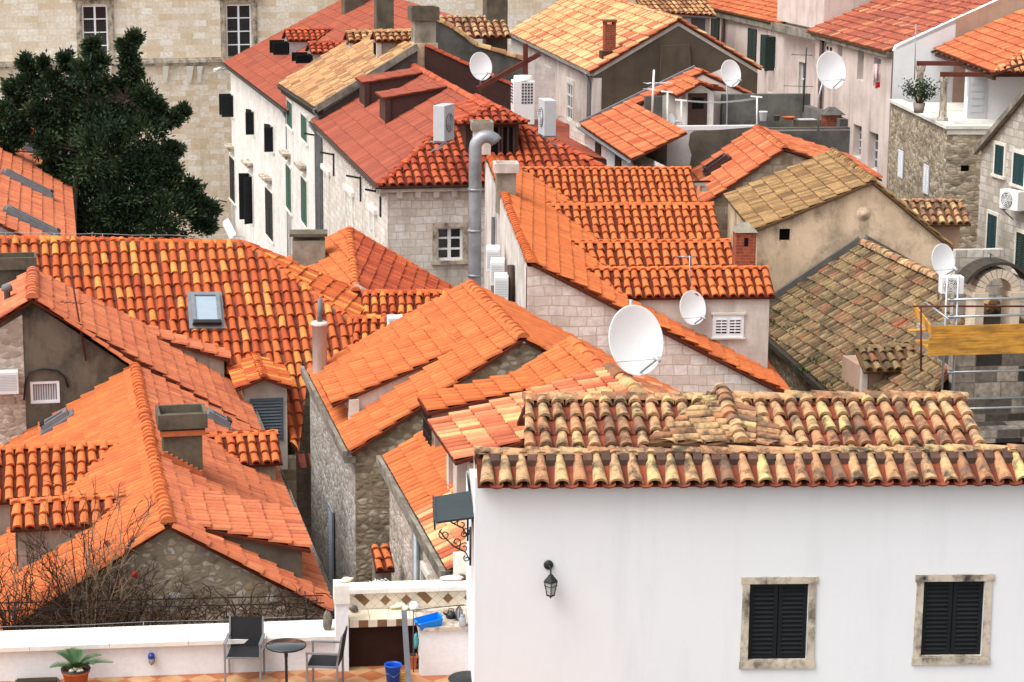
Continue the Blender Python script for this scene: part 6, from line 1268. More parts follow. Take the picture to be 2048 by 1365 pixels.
p=tf.v(832,1285,-.05); e=tthing('rag','teal cloth hanging beside the white cabinet','cloth',p.x,p.y,p.z-zF); m=MB(); m.blob((0,0,.02),.05,.03,.11,10,8,.18); m.build('cloth','cloth_teal',e)
sh=[('conch_shell','pale conch shell sitting on top of the white pillar','shell',691,1166,.1,pz),]
p=tf.v(692,1168,.1); e=tthing('conch_shell','pale conch shell sitting on top of the white pillar','shell',p.x,.1,pz); m=MB(); m.blob((0,0,.04),.075,.05,.045,12,8,.18); m.lathe([(.035,0),(.02,.05),(0,.08)],(.05,0,.045),(1,.1,.4),8); m.build('shell','shell_cream',e)
p=tf.z(803,1218,zF+zc); e=tthing('shells','cluster of cream shells lying on the kitchen counter','shell',p.x,p.y,zc); m=MB(); m.blob((-.05,0,.05),.1,.06,.05,12,8,.25); m.blob((.05,-.03,.035),.07,.05,.035,10,7,.25); m.build('shell','shell_cream',e)
p=tf.z(828,1222,zF+zc); e=tthing('round_stone','smooth white round stone beside the shells on the counter','stone',p.x,p.y,zc); m=MB(); m.blob((0,0,.075),.08,.08,.08,14,10,.03); m.build('stone','ac_white',e)
p=tf.z(708,1224,zF+zc); e=tthing('dark_stone','dark rough stone at the left end of the counter','stone',p.x,p.y,zc); m=MB(); m.blob((0,0,.05),.075,.07,.055,12,8,.14); m.build('stone','pebble',e)
p=tf.z(702,1212,zF+zc); e=tthing('brown_stone','larger brown stone leaning in the counter corner behind the dark one','stone',p.x-.02,p.y+.1,zc); m=MB(); m.blob((0,0,.1),.09,.08,.12,12,8,.1); m.build('stone','stone_trim',e)
p=tf.z(655,1260,zF+cpz); e=tthing('boulder','tall grey oval boulder set on the end of the wall coping','stone',p.x,p.y,cpz); m=MB(); m.blob((0,0,.14),.075,.08,.17,12,9,.07); m.build('stone','pebble',e)
# things on the cabinet
for px,py,nm,lb,ct,mt,r_,hh in ((918,1232,'lantern','wire lantern standing on the cabinet against the white house','lantern','iron_black',.06,.22),(902,1228,'kettle','black kettle at the back of the cabinet top','kettle','iron_black',.075,.1),(925,1244,'glass_jar','grey glass jar on the front of the cabinet top','jar','lamp_glass',.055,.16)):
    p=tf.z(px,py+8,zF+AZ); e=tthing(nm,lb,ct,p.x,min(p.y,.42),AZ)
    if nm=='lantern':
        m=MB()
        for k in range(8): a_=R(45*k); m.tube([(math.cos(a_)*.05,math.sin(a_)*.05,0),(math.cos(a_)*.06,math.sin(a_)*.06,.12),(math.cos(a_)*.03,math.sin(a_)*.03,.2),(0,0,.22)],.005,5)
        m.lathe([(.05,0),(.052,.01),(.0,.012)],seg=14); m.build('cage','iron_black',e); m=MB(); m.lathe([(.04,.012),(.05,.1),(.03,.17),(0,.18)],seg=12); m.build('glass','lamp_glass',e)
    elif nm=='kettle':
        m=MB(); m.lathe([(0,0),(.075,0),(.085,.04),(.06,.09),(.02,.1),(.015,.12),(0,.12)],seg=18); m.tube([(-.07,0,.05),(-.11,0,.08),(-.12,0,.1)],[.018,.012,.009],7); m.build('body','iron_black',e); m=MB(); m.tube([(-.05,0,.09),(-.03,0,.15),(.03,0,.15),(.05,0,.09)],.008,6); m.build('handle','iron_black',e)
    else:
        m=MB(); m.lathe([(0,0),(.05,0),(.055,.02),(.055,.12),(.04,.14),(.042,.16),(0,.16)],seg=16); m.build('jar',mt,e); m=MB(); m.lathe([(.044,.16),(.044,.18),(0,.182)],seg=16); m.build('lid','alu',e)
# shelf with flower bowl against the house
p=tf.v(925,1168,.6); e=tthing('stone_slab','upright white marble slab leaning by the house corner','slab',tf.v(923,1130,1.0).x,1.08,tf.v(923,1165,1.08).z-zF); s=tf.v(923,1105,1.1).z-tf.v(923,1165,1.08).z; m=MB(); m.obox((0,0,s/2),(.125,0,0),(0,.02,0),(0,.04,s/2)); m.build('slab','stone_white',e)
zs=tf.v(930,1170,.8).z-zF
e=tthing('shelf','small white stone shelf beside the house corner','shelf',p.x,.9,zs); m=MB(); m.box((-.12,-.12,-.05),(.2,.2,0)); m.build('shelf_top','stone_white',e); m=MB(); m.box((-.05,-.02,-.4),(.1,.12,-.051)); m.build('bracket','iron_black',e)
e=tthing('flower_bowl','dark red bowl of withered succulents on a yellow saucer','pot',p.x+.02,.92,zs); m=MB(); m.lathe([(0,.0),(.085,.0),(.1,.02),(.0,.022)],seg=18); m.build('saucer','ochre_pot',e); m=MB(); m.lathe([(.05,.022),(.08,.06),(.105,.1),(.095,.1),(.0,.085)],seg=18); m.build('bowl','red_pot',e); m=MB()
for i in range(60): a_=random.random()*6.28; r_=random.random()*.09; q=V((math.cos(a_)*r_,math.sin(a_)*r_,.09)); d_=V((random.gauss(0,.4),random.gauss(0,.4),1)).normalized()*random.uniform(.03,.08); s_=d_.cross(V((1,.3,0))).normalized()*.012; m.face([q-s_,q+s_,q+d_])
m.build('succulent','palm_leaf',e)
p=tf.v(905,1178,.9); e=tthing('flat_stone','broad flat pale stone lying on the splashback coping','stone',p.x,.9,zt); m=MB(); m.blob((0,0,.03),.2,.12,.035,14,7,.05); m.build('stone','stone_white',e)
# ================================================================ satellite dishes
def dish(label,C,dia,legs,az=32,el=14,mat='dish_white',arm=True,logo=False,cable=False):
    """offset dish centred at C (world); legs = list of tube point lists in world space for its mast"""
    C=V(C); base=V(legs[0][-1]); e=thing('satellite_dish',label,'satellite dish',base); C0=C-base
    a,b=R(az),R(el); n=V((math.sin(a)*math.cos(b),-math.cos(a)*math.cos(b),math.sin(b))); r=dia/2
    x=n.cross(Zv).normalized(); y=x.cross(n); sx=.90
    m=MB(); P=[(0,-.17*r)]+[(r*t,-.17*r*(1-t*t)) for t in (.2,.4,.6,.8,.92,1.0)]+[(r*1.015,.0),(r*1.02,-.02*r),(r*1.0,-.035*r)]+[(r*t,-.17*r*(1-t*t)-.035*r) for t in (.9,.7,.4,.0)]
    m.lathe(P,C0,n,36,sx=sx); d=m.build('reflector',mat,e)
    if arm:
        lo=C0-y*r*.93-n*.02; tip=C0-y*r*.62+n*r*.95; m=MB(); m.tube([lo,tip],.014+.006*dia,6)
        m.tube([C0-x*r*.75-y*r*.55,tip],.007,5); m.tube([C0+x*r*.75-y*r*.55,tip],.007,5); a_=m.build('feed_arm','steel_tube',e)
        m=MB(); q=(C0-tip).normalized(); m.lathe([(0,-.08),(.03,-.08),(.035,.0),(.05,.02),(.05,.07),(0,.08)],tip,q,10); m.build('receiver','ac_grey',a_)
    m=MB(); bk=C0-n*(.2*r+.02); m.obox(bk-n*.04,x*.08,y*.1,n*.04); m.build('bracket','steel_tube',e)
    m=MB()
    for L_ in legs: m.tube([V(p)-base for p in L_],.025 if dia<1.1 else .032,8)
    m.build('mast','steel_tube',e)
    if cable:
        m=MB(); 
        for s_ in (0,.22): m.tube([bk-y*.1,bk-y*.45+x*.05,bk-y*.72+x*(.3+s_),bk-y*.86+x*(.5+s_*1.5),bk-y*.7+x*(.7+s_)],.012,6)
        m.build('cable','cable_red',e)
    return e
yb=Gpole.y
C=at(1273,681,yb-.25); p=at(1262,775,yb); dish('largest white satellite dish, on the ridge behind the white house roof, red cables below it',C,1.24,[[at(1262,600,yb),p]],az=30,el=16,cable=True)
w=MF.w(0,Mw,0); Pm=MF.v(1386,616,Mw-.3); q=MF.w(Pm.x,Pm.y,Pm.z); q2=MF.w(Pm.x-.1,Mw,Pm.z-.25); dish('white satellite dish bolted to the pale dormer wall beside the white shuttered window',q,.80,[[q+V((-.05,.18,-.1)),q2]],az=30)
q=LF.v(1887,521,-8.9); q=LF.w(q.x,q.y,q.z); b=V((q.x-.05,q.y+.15,0)); b.z=at(1880,600,b.y).z; dish('white satellite dish above the air conditioner beside the scaffolding',q,.78,[[q+V((-.05,.15,0)),b]])
q=at(962,133,80); b=at(960,185,80.3); dish('white satellite dish standing over the dark metal parapet of the red hip roof',q,1.0,[[q+V((0,.2,0)),b]])
q=at(1462,147,77.3); b=at(1453,255,77.5); dish('white satellite dish on a pole beside the stair head door of the roof terrace',q,.93,[[q+V((-.12,.2,0)),b+V((0,0,.9)),b]])
q=at(1663,141,76.4); b=at(1637,262,76.5); dish('big white satellite dish on a pole at the dirty end of the roof terrace',q,1.28,[[q+V((-.2,.2,-.2)),at(1637,195,76.5),b]],az=26)
q=at(1345,239,77.0); b=at(1352,258,77.1); dish('tiny white satellite dish lying low inside the roof terrace wall',q,.40,[[q+V((0,.1,-.05)),b]],az=60)
# ================================================================ air conditioners
def acunit(label,P,rot,w,h,d,mat='ac_white',fan=True,grp=None,brack=True,side=False,top=False):
    """outdoor unit, origin at bottom centre of its front face, front toward -y"""
    e=thing('air_conditioner',label,'air conditioner',P,rot,grp)
    m=MB(); m.box((-w/2,0,0),(w/2,d,h)); m.build('casing',mat,e,bevel=.015)
    if fan:
        r=min(w*.36,h*.42); cx=-w*.1 if w>h*1.1 else 0
        m=MB(); m.lathe([(r,-.012),(r*.98,-.02),(r*.93,-.012),(0,-.004)],(cx,-.0,h*.5),(0,1,0),22,m=0); m.build('fan_well','glass_grey',e)
        m=MB()
        for k in range(4): m.lathe([(r*(.25+.22*k)-.008,0),(r*(.25+.22*k)-.008,-.012),(r*(.25+.22*k)+.008,-.012),(r*(.25+.22*k)+.008,0)],(cx,-.022,h*.5),(0,1,0),20)
        for k in range(3): a_=R(60*k); m.bar((cx-math.cos(a_)*r,-.03,h*.5-math.sin(a_)*r),(cx+math.cos(a_)*r,-.03,h*.5+math.sin(a_)*r),.012,.01,(0,1,0))
        m.build('fan_grille',mat,e)
    else:
        m=MB(); n_=10
        for i in range(n_): m.box((-w*.42,-.006,h*.2+h*.7*i/n_),(w*.42,.0,h*.2+h*.7*i/n_+h*.03))
        m.build('louvres','ac_grey',e)
    if brack:
        m=MB()
        for sx in (-1,1): m.bar((sx*w*.35,-.02,-.03),(sx*w*.35,d+.15,-.03),.04,.04); m.bar((sx*w*.35,.05,-.04),(sx*w*.35,d+.15,-.35),.03,.03)
        m.build('wall_bracket','steel_tube',e)
    return e
P=at(1048,214,74.5); e=thing('air_conditioner','tall white air conditioner with a round top fan cowl on the red hip roof','air conditioner',P,8)
m=MB(); m.box((-.36,0,-.6),(.36,.6,.85)); m.build('casing','ac_white',e,bevel=.02); m=MB(); m.lathe([(.32,.852),(.3,1.0),(.26,1.0),(.27,.87),(0,.87)],(0,.3,0),seg=24); m.build('fan_cowl','ac_white',e)
m=MB()
for i in range(4):
    for j in range(7): m.box((-.08+i*.1,-.008,.1+j*.1),(-.01+i*.1,-.0,.17+j*.1))
for j in range(7): m.box((-.37,.1,.1+j*.1),(-.36,.5,.16+j*.1))
m.build('grille_slots','glass_grey',e)
acunit('grey air conditioner on brackets left of the small hipped dormer',at(899,281,66.2),70,.8,1.05,.36,'ac_grey',True)
acunit('grey air conditioner on brackets right of the small hipped dormer',at(1082,270,66.2),-78,.8,1.05,.36,'ac_grey',True)
acunit('white air conditioner box standing at the back of the middle orange roof',at(792,672,50.6),8,.36,.42,.4,fan=False,brack=False)
for k,(px,py,Z,lb) in enumerate(((997,545,55,'topmost of three white air conditioners on the tall pale side wall'),(1006,572,53.4,'middle one of three white air conditioners on the tall pale side wall'),(1014,603,51.8,'lowest of three white air conditioners on the tall pale side wall'))):
    c=MF.u(px,py,-.36); y=(Z-50); z=MF.v(px,py,c.y).z; q=MF.w(-.5,c.y,z); acunit(lb,q,4.7-90+85,.34,.58,.7,grp='air conditioners on the side wall',brack=False,fan=False)
q=hD.f.v(12,790,vD-.35); q=hD.f.w(q.x,q.y,q.z); acunit('white air conditioner at the left edge on the grey gable',q,12,.55,.5,.28,fan=False)
q=RF.u(2016,420,-.45); q=RF.w(q.x,q.y,q.z); acunit('beige air conditioner hung between teal shutters on the house at the right edge',q,-60,.75,.55,.3)
q=OF.v(1905,589,.1); q=OF.w(q.x,q.y,q.z); acunit('white air conditioner with a dark fan under the satellite dish by the scaffolding',q,4,.52,.4,.3)
# ================================================================ aerials
def aerial(label,base,top,yagi=(),r=.02,mat='steel_tube',cat='antenna'):
    base,top=V(base),V(top); e=thing('tv_antenna',label,cat,base); m=MB(); m.tube([(0,0,0),top-base],r,7); m.build('mast',mat,e)
    for (t,dx,dy,ln,n_,el) in yagi:   # height fraction, boom direction, boom length, elements, element half length
        c=(top-base)*t; d=V((dx,dy,0)).normalized(); s=V((-d.y,d.x,.0)); m=MB(); m.tube([c-d*ln*.3,c+d*ln*.7],.01,5)
        for i in range(n_): q=c+d*ln*(-.3+i/(n_-1) if n_>1 else 0); m.tube([q-s*el,q+s*el],.006,5); 
        m.build('aerial_array',mat,e)
    return e
p=at(764,1118,40.5); e=thing('tiled_hood','tiny orange tiled hood on the brown rubble wall down in the alley','roof',p,11.6); mb=MB(); tiles(mb,[(-.16,.35,.12),(.2,.35,.12),(.2,-.3,-.14),(-.16,-.3,-.14)],w=.18,L=.3,h=.05); mb.build('roof',['tile_orange','pan_red','pan_tile'],e); m=MB(); m.box((-.14,.0,-1.2),(.18,.34,-.06)); m.build('wall','plaster_cheek',e)
q0=hD.f.v(172,722,vD-.05); q1=hD.f.v(140,535,vD-.05); aerial('rusty leaning aerial mast fixed to the grey gable',hD.f.w(*q0),hD.f.w(*q1),((.62,-1,.3,.55,4,.16),(.9,1,.5,.35,3,.1)),.02,'steel_rust')
aerial('thin aerial with a small comb array on the lowest dormer roof',at(1381,590,52.2),at(1379,512,52.2),((.97,-1,.2,.45,6,.16),),.014)
aerial('white pole with tangled aerials at the corner of the roof terrace',at(1304,228,77),at(1308,140,77),((.7,1,.4,.9,5,.25),(.55,-.5,1,.5,3,.2)),.035,'dish_white')
aerial('tall dark aerial with two arrays in front of the pink wall',at(1606,225,77.5),at(1613,95,77.5),((.88,-1,.3,.7,5,.22),(.4,-1,.2,1.0,6,.2)),.025,'iron_black')
aerial('aerial with a pale comb array on the white firewall',at(1829,160,80),at(1832,48,80),((.97,-1,.3,.8,8,.16),),.022,'cable_grey')
aerial('small T shaped aerial over the stone bell arch',at(1982,560,51.8),at(1981,508,51.8),((.98,1,0,.05,2,.3),),.014,'iron_black')
q=at(752,1168,37); aerial('short white aerial lying low in the alley behind the kitchen wall',at(760,1185,37.0),at(750,1158,37.0),((.8,1,.6,.3,5,.08),),.01,'dish_white')
# ================================================================ roof terrace clutter
for px,yt,yb,Z,lb in ((1335,183,258,76.6,'first thin white line post from the left on the roof terrace'),(1363,200,255,76.5,'second white line post with a short arm on the roof terrace'),(1514,193,252,76.6,'white line post with a short arm at the middle of the roof terrace parapet')):
    a,b=at(px,yb,Z),at(px,yt,Z); e=thing('line_post',lb,'post',a,0,'clothes line posts'); m=MB(); m.tube([(0,0,0),b-a],.03,7); m.build('pole','dish_white',e); m=MB(); m.bar(b-a+V((-.22,0,.0)),b-a+V((.18,0,-.03)),.05,.05); m.build('arm','dish_white',e)
e=thing('clothes_line','thin washing lines strung between the roof terrace posts','clothes line',at(1363,200,76.5)); o=at(1363,200,76.5); m=MB()
for k in range(3): m.tube([V((k*.02,.08*k,-.03*k))+(at(1514,196,76.6)-o)*t/8+Zv*(-.10*math.sin(math.pi*t/8)) for t in range(9)],.008,4)
m.build('line','cable_grey',e)
def pot(label,px,py,Z,r,h,mat,name='pot',cat='pot'):
    e=thing(name,label,cat,at(px,py,Z)); m=MB(); m.lathe([(0,0),(r*.75,0),(r,h),(r*1.08,h),(r*1.08,h*1.08),(r*.92,h*1.08),(r*.9,h*.6),(0,h*.6)],seg=16); m.build('body',mat,e); return e
pot('white bucket on the dark ledge of the roof terrace',1526,242,77.2,.14,.3,'dish_white','bucket','bucket')
pot('wide terracotta bowl on the dark ledge of the roof terrace',1577,240,77.4,.22,.1,'terracotta'); pot('grey flower pot next to the terracotta bowl on the roof terrace',1553,242,77.3,.12,.18,'cement_dark')
e=thing('washing_trough','grey concrete trough among clutter at the end of the roof terrace','trough',at(1618,247,77.4),11); m=MB(); m.box((-.45,0,-.3),(.45,.5,.1)); m.build('basin','concrete_dark',e); m=MB(); m.box((-.3,.05,.101),(.3,.45,.12)); m.build('rim','ac_grey',e)
e=thing('brick_stub','low mossy brick chimney stub at the right end of the roof terrace','chimney',at(1667,262,77.6),11); m=MB(); m.box((-.28,0,0),(.28,.5,.55)); m.build('stack','brick_red',e); m=MB(); m.hexa([(-.4,-.1,.551),(.4,-.1,.551),(.4,.6,.551),(-.4,.6,.551)],[(-.1,.2,.8),(.1,.2,.8),(.1,.3,.8),(-.1,.3,.8)]); m.build('cap','cement_dark',e)
# laundry
def cloth(label,px,py,Z,w,h,mat):
    e=thing('laundry',label,'laundry',at(px,py,Z)); m=MB(); n_=8; A=m.vs([(-w/2+w*i/n_,.04*math.sin(i*1.7),0) for i in range(n_+1)]); B=m.vs([(-w/2+w*i/n_,.06*math.sin(i*1.7+.5)-.05,-h*(.9+.1*math.sin(i*2.3))) for i in range(n_+1)])
    for i in range(n_): m.fi((A[i],B[i],B[i+1],A[i+1]),0,True)
    o=m.build('cloth',mat,e); s=o.modifiers.new('thickness','SOLIDIFY'); s.thickness=.015; return e
cloth('pale pink sheet hanging from a deep window of the long pink house',1757,128,89.7,.35,.75,'cloth_pale'); cloth('bright red cloth below the pale sheet at the pink house window',1757,165,89.7,.22,.25,'cloth_red'); cloth('pale blue cloth hanging between open green shutters',1544,84,107,.35,.8,'cloth_blue')
# security camera
p=at(438,139,117); e=thing('security_camera','white security camera under the eave corner by the palace','camera',p,20); m=MB(); m.tube([(-.28,-.1,-.05),(.12,0,.04)],.1,10); m.build('housing','ac_white',e); m=MB(); m.tube([(.1,0,.0),(.4,.1,.0)],.04,6); m.build('bracket','ac_grey',e)
p=at(424,432,88); e=thing('street_lamp','pale street lamp on a bracket between the cypress and the palace corner','lamp',p,0); m=MB(); m.lathe([(.05,.1),(.12,.05),(.22,-.25),(.2,-.27),(0,-.27)],seg=10); m.build('lamp_shade','ac_grey',e); m=MB(); m.tube([(0,0,.1),(0,0,.5),(.3,0,.62),(.6,0,.55)],.025,6); m.build('bracket','iron_black',e)
p=at(460,458,112.5); e=thing('awning','white slanting awning low on the street wall below black shutters','awning',p,11.6); m=MB(); m.hexa([(-.16,-2.6,-.1),(.1,-2.6,.12),(.1,2.6,.12),(-.16,2.6,-.1)],[(-.16,-2.6,-.05),(.1,-2.6,.17),(.1,2.6,.17),(-.16,2.6,-.05)]); m.build('canvas','ac_white',e); m=MB(); m.box((-.18,-2.6,-.2),(-.15,2.6,-.06)); m.build('valance','ac_white',e)
# ================================================================ scaffold
so_=OF.v(1880,700,-1.5); q=OF.w(so_.x,-1.5,0); e=thing('scaffold','steel tube scaffold with yellow timber boards in front of the dark church','scaffold',(q.x,q.y,0),OF.deg)
S=lambda px,py,v=-1.5: OF.v(px,py,v)-V((so_.x,-1.5,0))
def tb(a,b,nm,r=.026,mat='steel_tube'):
    m=MB(); m.tube([a,b],r,8); return m.build(nm,mat,e)
def up(px,y0,y1,v=-1.5):
    b=S(px,y1,v); t=S(px,y0,v); tb(V((b.x,b.y,b.z)),V((b.x,b.y,t.z)),'standard')
up(1902,552,860); up(1880,555,860,-.6); up(2075,552,860); up(2060,555,860,-.6)
for y,v in ((600,-1.53),(634,-1.53),(745,-1.53),(819,-1.5),(800,-.62),(655,-.62)):
    a=S(1895 if v<-1 else 1880,y,v); b=S(2080,y,v); tb(a,V((b.x,b.y,a.z)),'ledger')
tb(S(1826,613,-1.3),S(2060,613,-1.3),'rusty_tube',.022,'steel_rust'); tb(S(1842,612,-1.2),S(1842,742,-1.2),'rusty_tube',.022,'steel_rust'); tb(S(1850,605,-.5),S(1902,642,-1.55),'brace',.024)
for nm,(x0,y0,x1,y1),v in (('toe_board',(1863,653,2090,673),-1.60),('board',(1858,676,2090,706),-1.66)):
    a=S(x0,y0,v); b=S(x1,y1,v); m=MB(); m.box((a.x,v+1.5,b.z),(b.x,v+1.54,a.z)); m.build(nm,'wood_yellow',e)
a=S(1858,700,-1.6); b=S(2090,700,-1.6); m=MB()
for i in range(4): m.box((a.x,-.09+i*.24,a.z-.02),(b.x,-.09+i*.24+.23,a.z+.03))
m.build('deck','wood_yellow',e)
a=S(1862,668,-1.58); b=S(1829,622,.9); m=MB(); m.hexa([V((a.x,a.y,a.z)),V((a.x-.04,a.y,a.z)),V((b.x-.04,b.y,a.z)),V((b.x,b.y,a.z))],[V((a.x,a.y,a.z+.2)),V((a.x-.04,a.y,a.z+.2)),V((b.x-.04,b.y,a.z+.2)),V((b.x,b.y,a.z+.2))]); m.build('end_board','wood_yellow',e)
a=S(1818,660,-1.0); b=S(1862,667,-1.0); m=MB(); m.box((a.x,a.y-.1,a.z-.03),(b.x,a.y+.1,a.z)); m.build('short_board','wood_yellow',e)
for px,py in ((1902,600),(1902,634),(1902,745),(1902,655)):
    p=S(px,py,-1.5); m=MB(); m.box((p.x-.045,p.y-.05,p.z-.045),(p.x+.045,p.y+.04,p.z+.045)); m.build('coupler','zinc',e)
# ================================================================ planting
def leaf(m,q,d,l,w,r):
    s=d.cross(V((random.gauss(0,1),random.gauss(0,1),random.gauss(0,1)))).normalized()*w; m.face([q-s*.3,q+d*l*.5-s,q+d*l,q+d*l*.5+s],0,r)
ZT=76; tb0=at(262,520,ZT); e=thing('cypress_tree','broad dark green cypress with two shaggy tops in front of the palace','tree',(tb0.x,tb0.y,0)); bz=V((tb0.x,tb0.y,0))
lobes=[(250,92,17),(258,128,24),(252,165,34),(262,205,46),(182,100,20),(196,125,28),(176,150,42),(132,120,10),(140,138,16),(88,130,12),(55,138,22),(60,170,34),(100,190,46),(110,158,22),(35,205,34),(10,225,34),(12,262,24),(30,280,18),(200,215,70),(150,245,60),(90,235,40),(290,195,36),(318,218,26),(350,238,18),(330,248,16),(285,268,60),(215,300,78),(145,305,50),(112,338,32),(98,350,22),(330,312,32),(352,300,16),(250,375,92),(178,400,56),(150,350,46),(318,378,62),(372,400,42),(330,440,72),(395,432,34),(415,415,16),(408,452,26),(250,450,86),(190,462,50),(152,420,18),(300,330,50),(345,345,30),(366,228,10),(340,300,18),(422,418,10),(268,78,9),(186,88,9),(52,125,9),(12,300,12),(385,372,14),(240,430,46),(245,340,44),(150,455,26),(62,235,40),(95,285,40),(40,262,30),(130,235,40),(225,250,40),(25,180,26),(150,190,36),(205,180,26),(268,150,22),(258,108,16)]
tr=MB(); lf=MB(); tips=[]
for (px,py,r) in lobes:
    c=at(px,py,ZT)-bz; rm=max(.1,r*ZT/FPX*.93-.20); c.y+=random.gauss(0,rm*.5)
    tips.append((c,rm)); nsub=int(16+rm*rm*62)
    for _ in range(nsub):
        u=V((random.gauss(0,1),random.gauss(0,1),random.gauss(0,1))).normalized(); rad=rm*random.uniform(.3,1.05)**.7
        k=c+V((u.x*rad,u.y*rad,u.z*rad)); cl=random.uniform(.18,.36)*min(1.1,.5+rm*.7); tone=min(1,max(0,random.gauss(.45,.22)))
        ax=(u*.9+Zv*.55+V((random.gauss(0,.35),random.gauss(0,.35),random.gauss(0,.2)))).normalized()
        for i in range(58):
            w_=V((random.gauss(0,1),random.gauss(0,1),random.gauss(0,1))); q=k+w_*cl*.36+ax*random.uniform(-.5,.9)*cl
            d=(ax+w_*.55).normalized(); leaf(lf,q,d,random.uniform(.11,.21),random.uniform(.024,.042),min(1,max(0,tone+random.gauss(0,.13))))
tk=[V((0,0,0)),V((.1,0,4)),V((-.1,0,8)),(at(240,300,ZT)-bz),(at(252,200,ZT)-bz),(at(251,150,ZT)-bz)]; tr.tube(tk,[.34,.28,.2,.13,.06,.02],9)
t2=at(142,480,ZT-1)-bz; tr.tube([V((t2.x-.1,t2.y,0)),t2,(at(146,400,ZT-.5)-bz),(at(165,300,ZT)-bz),(at(178,200,ZT)-bz),(at(172,150,ZT)-bz)],[.2,.17,.15,.1,.06,.015],8)
for c,rm in tips[::1]:
    b=min(tk[2:5],key=lambda p:(p-c).length); md=(b+c)/2-Zv*.2; tr.tube([b,md,c],[.07,.045,.015],5)
tr.build('trunk','bark',e); lf.build('crown','cypress_leaf',e)
# bare shrubs
def bare(label,px,py,Z,stems,hgt,spread,mat='twig',seed=1,lean=(0,0),pods=0,pale=0):
    random.seed(seed); o=at(px,py,Z); e=thing('bare_shrub',label,'shrub',o); m=MB(); m2=MB(); ends=[]
    for s in range(stems):
        a=random.uniform(0,6.28); sp_=random.uniform(.1,1)*spread; h=hgt*random.uniform(.45,1.0)*(1-.25*sp_/spread); p=V((math.cos(a)*.12,math.sin(a)*.1,-.3)); d=V((math.cos(a)*sp_+lean[0],math.sin(a)*sp_*.6+lean[1],h))
        pts=[p+d*t/7+V((random.gauss(0,.03),random.gauss(0,.03),0))*t*.5+V((d.x,d.y,0))*.25*(t/7)**2 for t in range(8)]; tg=m2 if random.random()<pale else m
        tg.tube(pts,[.017*(1-.11*t)*random.uniform(.7,1.1) for t in range(8)],5,cap=False); ends.append(pts[-1])
        for b in range(7):
            t=random.uniform(.3,.98)*7; i=min(6,int(t)); q=pts[i].lerp(pts[i+1],t-i); dd=V((random.gauss(0,.5)+d.x*.4,random.gauss(0,.4),random.uniform(.2,.9))).normalized()*random.uniform(.15,.5)*hgt*.35
            k=[q,q+dd*.5+V((random.gauss(0,.02),0,.01)),q+dd]; tg.tube(k,[.006,.0045,.002],4,cap=False)
            for c in range(2): q2=k[1].lerp(k[2],random.random()); d2=(dd.normalized()+V((random.gauss(0,.7),random.gauss(0,.5),random.gauss(.2,.5)))).normalized()*random.uniform(.08,.25); tg.tube([q2,q2+d2],[.004,.0015],3,cap=False)
    m.build('stems',mat,e)
    if m2.F: m2.build('pale_twigs','twig_pale',e)
    for i in range(pods): q=random.choice(ends)*random.uniform(.55,.9); k=MB(); k.blob(q,.045,.04,.05,8,6,.2); k.build('seed_head','red_leaf',e)
bare('tall bare shrub of thin upright stems with red seed heads before the stone gable',178,1275,35.5,52,3.5,1.0,seed=3,pods=4,pale=.4)
bare('low sprawling bare shrub at the left edge of the terrace wall',30,1275,35.4,34,2.3,1.1,seed=5,pale=.1)
bare('leaning bare shrub to the right of the tall one, reaching over the gable',255,1275,35.6,10,2.0,.6,seed=8,lean=(.45,0),pods=1)
random.seed(21)
# pergola rails with dead vine
o=at(330,1262,34.9); e=thing('pergola','low dark pergola rails tangled with dead vine behind the terrace wall','pergola',o,7.4); m=MB(); ia=at(300,1213,34.9).z-o.z; ib=at(300,1236,34.9).z-o.z
for z,y in ((ia,0),(ia-.04,.5),(ib,-.2)): m.bar((-3.3,y,z+.03),(2.6,y,z-.03),.016,.016)
for x in (-2.4,-.2,2.3): m.bar((x,0,-1.2),(x,0,ia),.035,.035,(1,0,0)); m.bar((x,-.3,ia-.03),(x,.6,ia-.03),.022,.022)
m.build('frame','pergola_dark',e); m=MB()
for i in range(230):
    x=random.uniform(-2.9,2.5) if i%3 else random.uniform(.0,2.5); p=V((x,random.uniform(-.25,.55),random.uniform(ib-.25,ia+.02))); pts=[p]; d=V((random.gauss(0,1),random.gauss(0,.4),random.gauss(.1,.5))).normalized()
    for t in range(7): d=(d+V((random.gauss(0,.55),random.gauss(0,.4),random.gauss(0,.5)-.12*(pts[-1].z-ib)*4))).normalized(); pts.append(pts[-1]+d*random.uniform(.06,.13))
    m.tube(pts,[.011,.010,.009,.008,.007,.006,.004,.003],4,cap=False)
m.build('vine','twig',e)
e=thing('wire_fence','thin slack wires strung behind the terrace wall coping','fence',at(300,1268,34.6),7.4); m=MB()
for z in (.03,.10,.19):
    m.tube([V((-3+t*.5,.02,z+.01*math.sin(t*1.3))) for t in range(12)],.004,4)
for x in (-.1,): m.tube([(x,.02,-.8),(x,.02,.2)],.008,5)
m.build('wire','cable_grey',e)
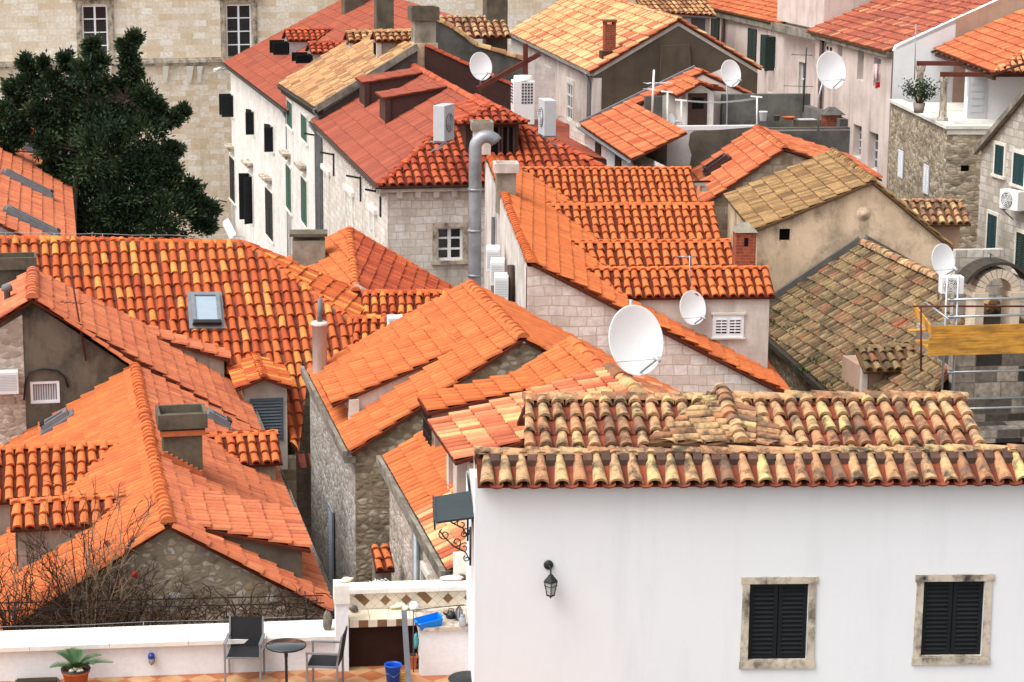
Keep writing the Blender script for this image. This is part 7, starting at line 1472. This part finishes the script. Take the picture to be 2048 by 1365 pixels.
# shrub on the stone terrace
o=at(1838,212,79.6); e=thing('potted_shrub','leafy green potted bush on the coping beside the stone columns','plant',o); m=MB(); m.lathe([(0,-.25),(.16,-.25),(.22,.1),(.18,.1),(0,.06)],seg=14); m.build('pot','concrete',e); m=MB(); lfm=MB()
for s in range(22):
    a=random.uniform(0,6.28); d=V((math.cos(a)*random.uniform(.2,.7),math.sin(a)*.4,random.uniform(.3,.95))); pts=[V((0,0,0)),d*.5+V((0,0,.08)),d]; m.tube(pts,[.014,.01,.004],4,cap=False)
    for i in range(34): q=pts[1].lerp(pts[2],random.random())+V((random.gauss(0,.08),random.gauss(0,.08),random.gauss(0,.07))); leaf(lfm,q,V((random.gauss(0,1),random.gauss(0,1),random.gauss(.3,.7))).normalized(),random.uniform(.07,.13),.03,random.random())
m.build('stems','twig',e); lfm.build('leaves','shrub_leaf',e)
# tufts growing on the mossy roof
for px,py,s in ((1560,628,.5),(1585,660,.35),(1640,725,.4),(1555,650,.4),(1695,742,.3),(1610,745,.45),(1660,770,.4),(1630,600,.3)):
    q=LF.pl(px,py,LP,LN); q=LF.w(q.x,q.y,q.z+.03); e=thing('roof_weed','tuft of weeds rooted between the tiles of the mossy roof','weed',q,0,'weeds on the mossy roof'); m=MB()
    for i in range(70): p_=V((random.gauss(0,.16),random.gauss(0,.2),0))*s*2.2; d=V((random.gauss(0,.5),random.gauss(0,.5),1)).normalized(); leaf(m,p_,d,random.uniform(.08,.2)*s*1.6,.02,random.random())
    m.build('leaves','weed_leaf',e)
# ================================================================ camera, light
cam=bpy.data.cameras.new('camera'); co=bpy.data.objects.new('camera',cam); COL.objects.link(co)
R0=V((1,0,0)); U0=V((0,sp,cp)); F0=V((0,cp,-sp)); rt=R0*cr+U0*sr; up=-R0*sr+U0*cr
M=Matrix((rt,up,-F0)).transposed().to_4x4(); M.translation=V((0,0,H)); co.matrix_world=M
cam.sensor_width=36; cam.lens=36*FPX/2048; cam.clip_end=2000; cam.clip_start=.5; bpy.context.scene.camera=co
wd=bpy.data.worlds.new('World'); bpy.context.scene.world=wd; wd.use_nodes=True; nt=wd.node_tree
SUN_EL,SUN_AZ=58,240      # azimuth clockwise from +Y: high on the left
sky=nt.nodes.new('ShaderNodeTexSky'); sky.sky_type='NISHITA'; sky.sun_disc=False; sky.sun_elevation=R(SUN_EL); sky.sun_rotation=R(SUN_AZ); sky.dust_density=4
hs=nt.nodes.new('ShaderNodeHueSaturation'); hs.inputs['Saturation'].default_value=.12
bg=nt.nodes['Background']; bg.inputs['Strength'].default_value=.15
nt.links.new(sky.outputs[0],hs.inputs['Color']); nt.links.new(hs.outputs[0],bg.inputs['Color'])
su=bpy.data.lights.new('sun','SUN'); su.energy=1.1; su.angle=R(40); su.color=(1,.975,.95); so=bpy.data.objects.new('sun',su); COL.objects.link(so)
a=R(SUN_AZ); e=R(SUN_EL); dirn=V((math.sin(a)*math.cos(e),math.cos(a)*math.cos(e),math.sin(e)))
so.rotation_euler=dirn.to_track_quat('Z','Y').to_euler(); so.location=dirn*60
sc=bpy.context.scene; sc.view_settings.view_transform='Standard'; sc.view_settings.look='None'; sc.view_settings.exposure=.83
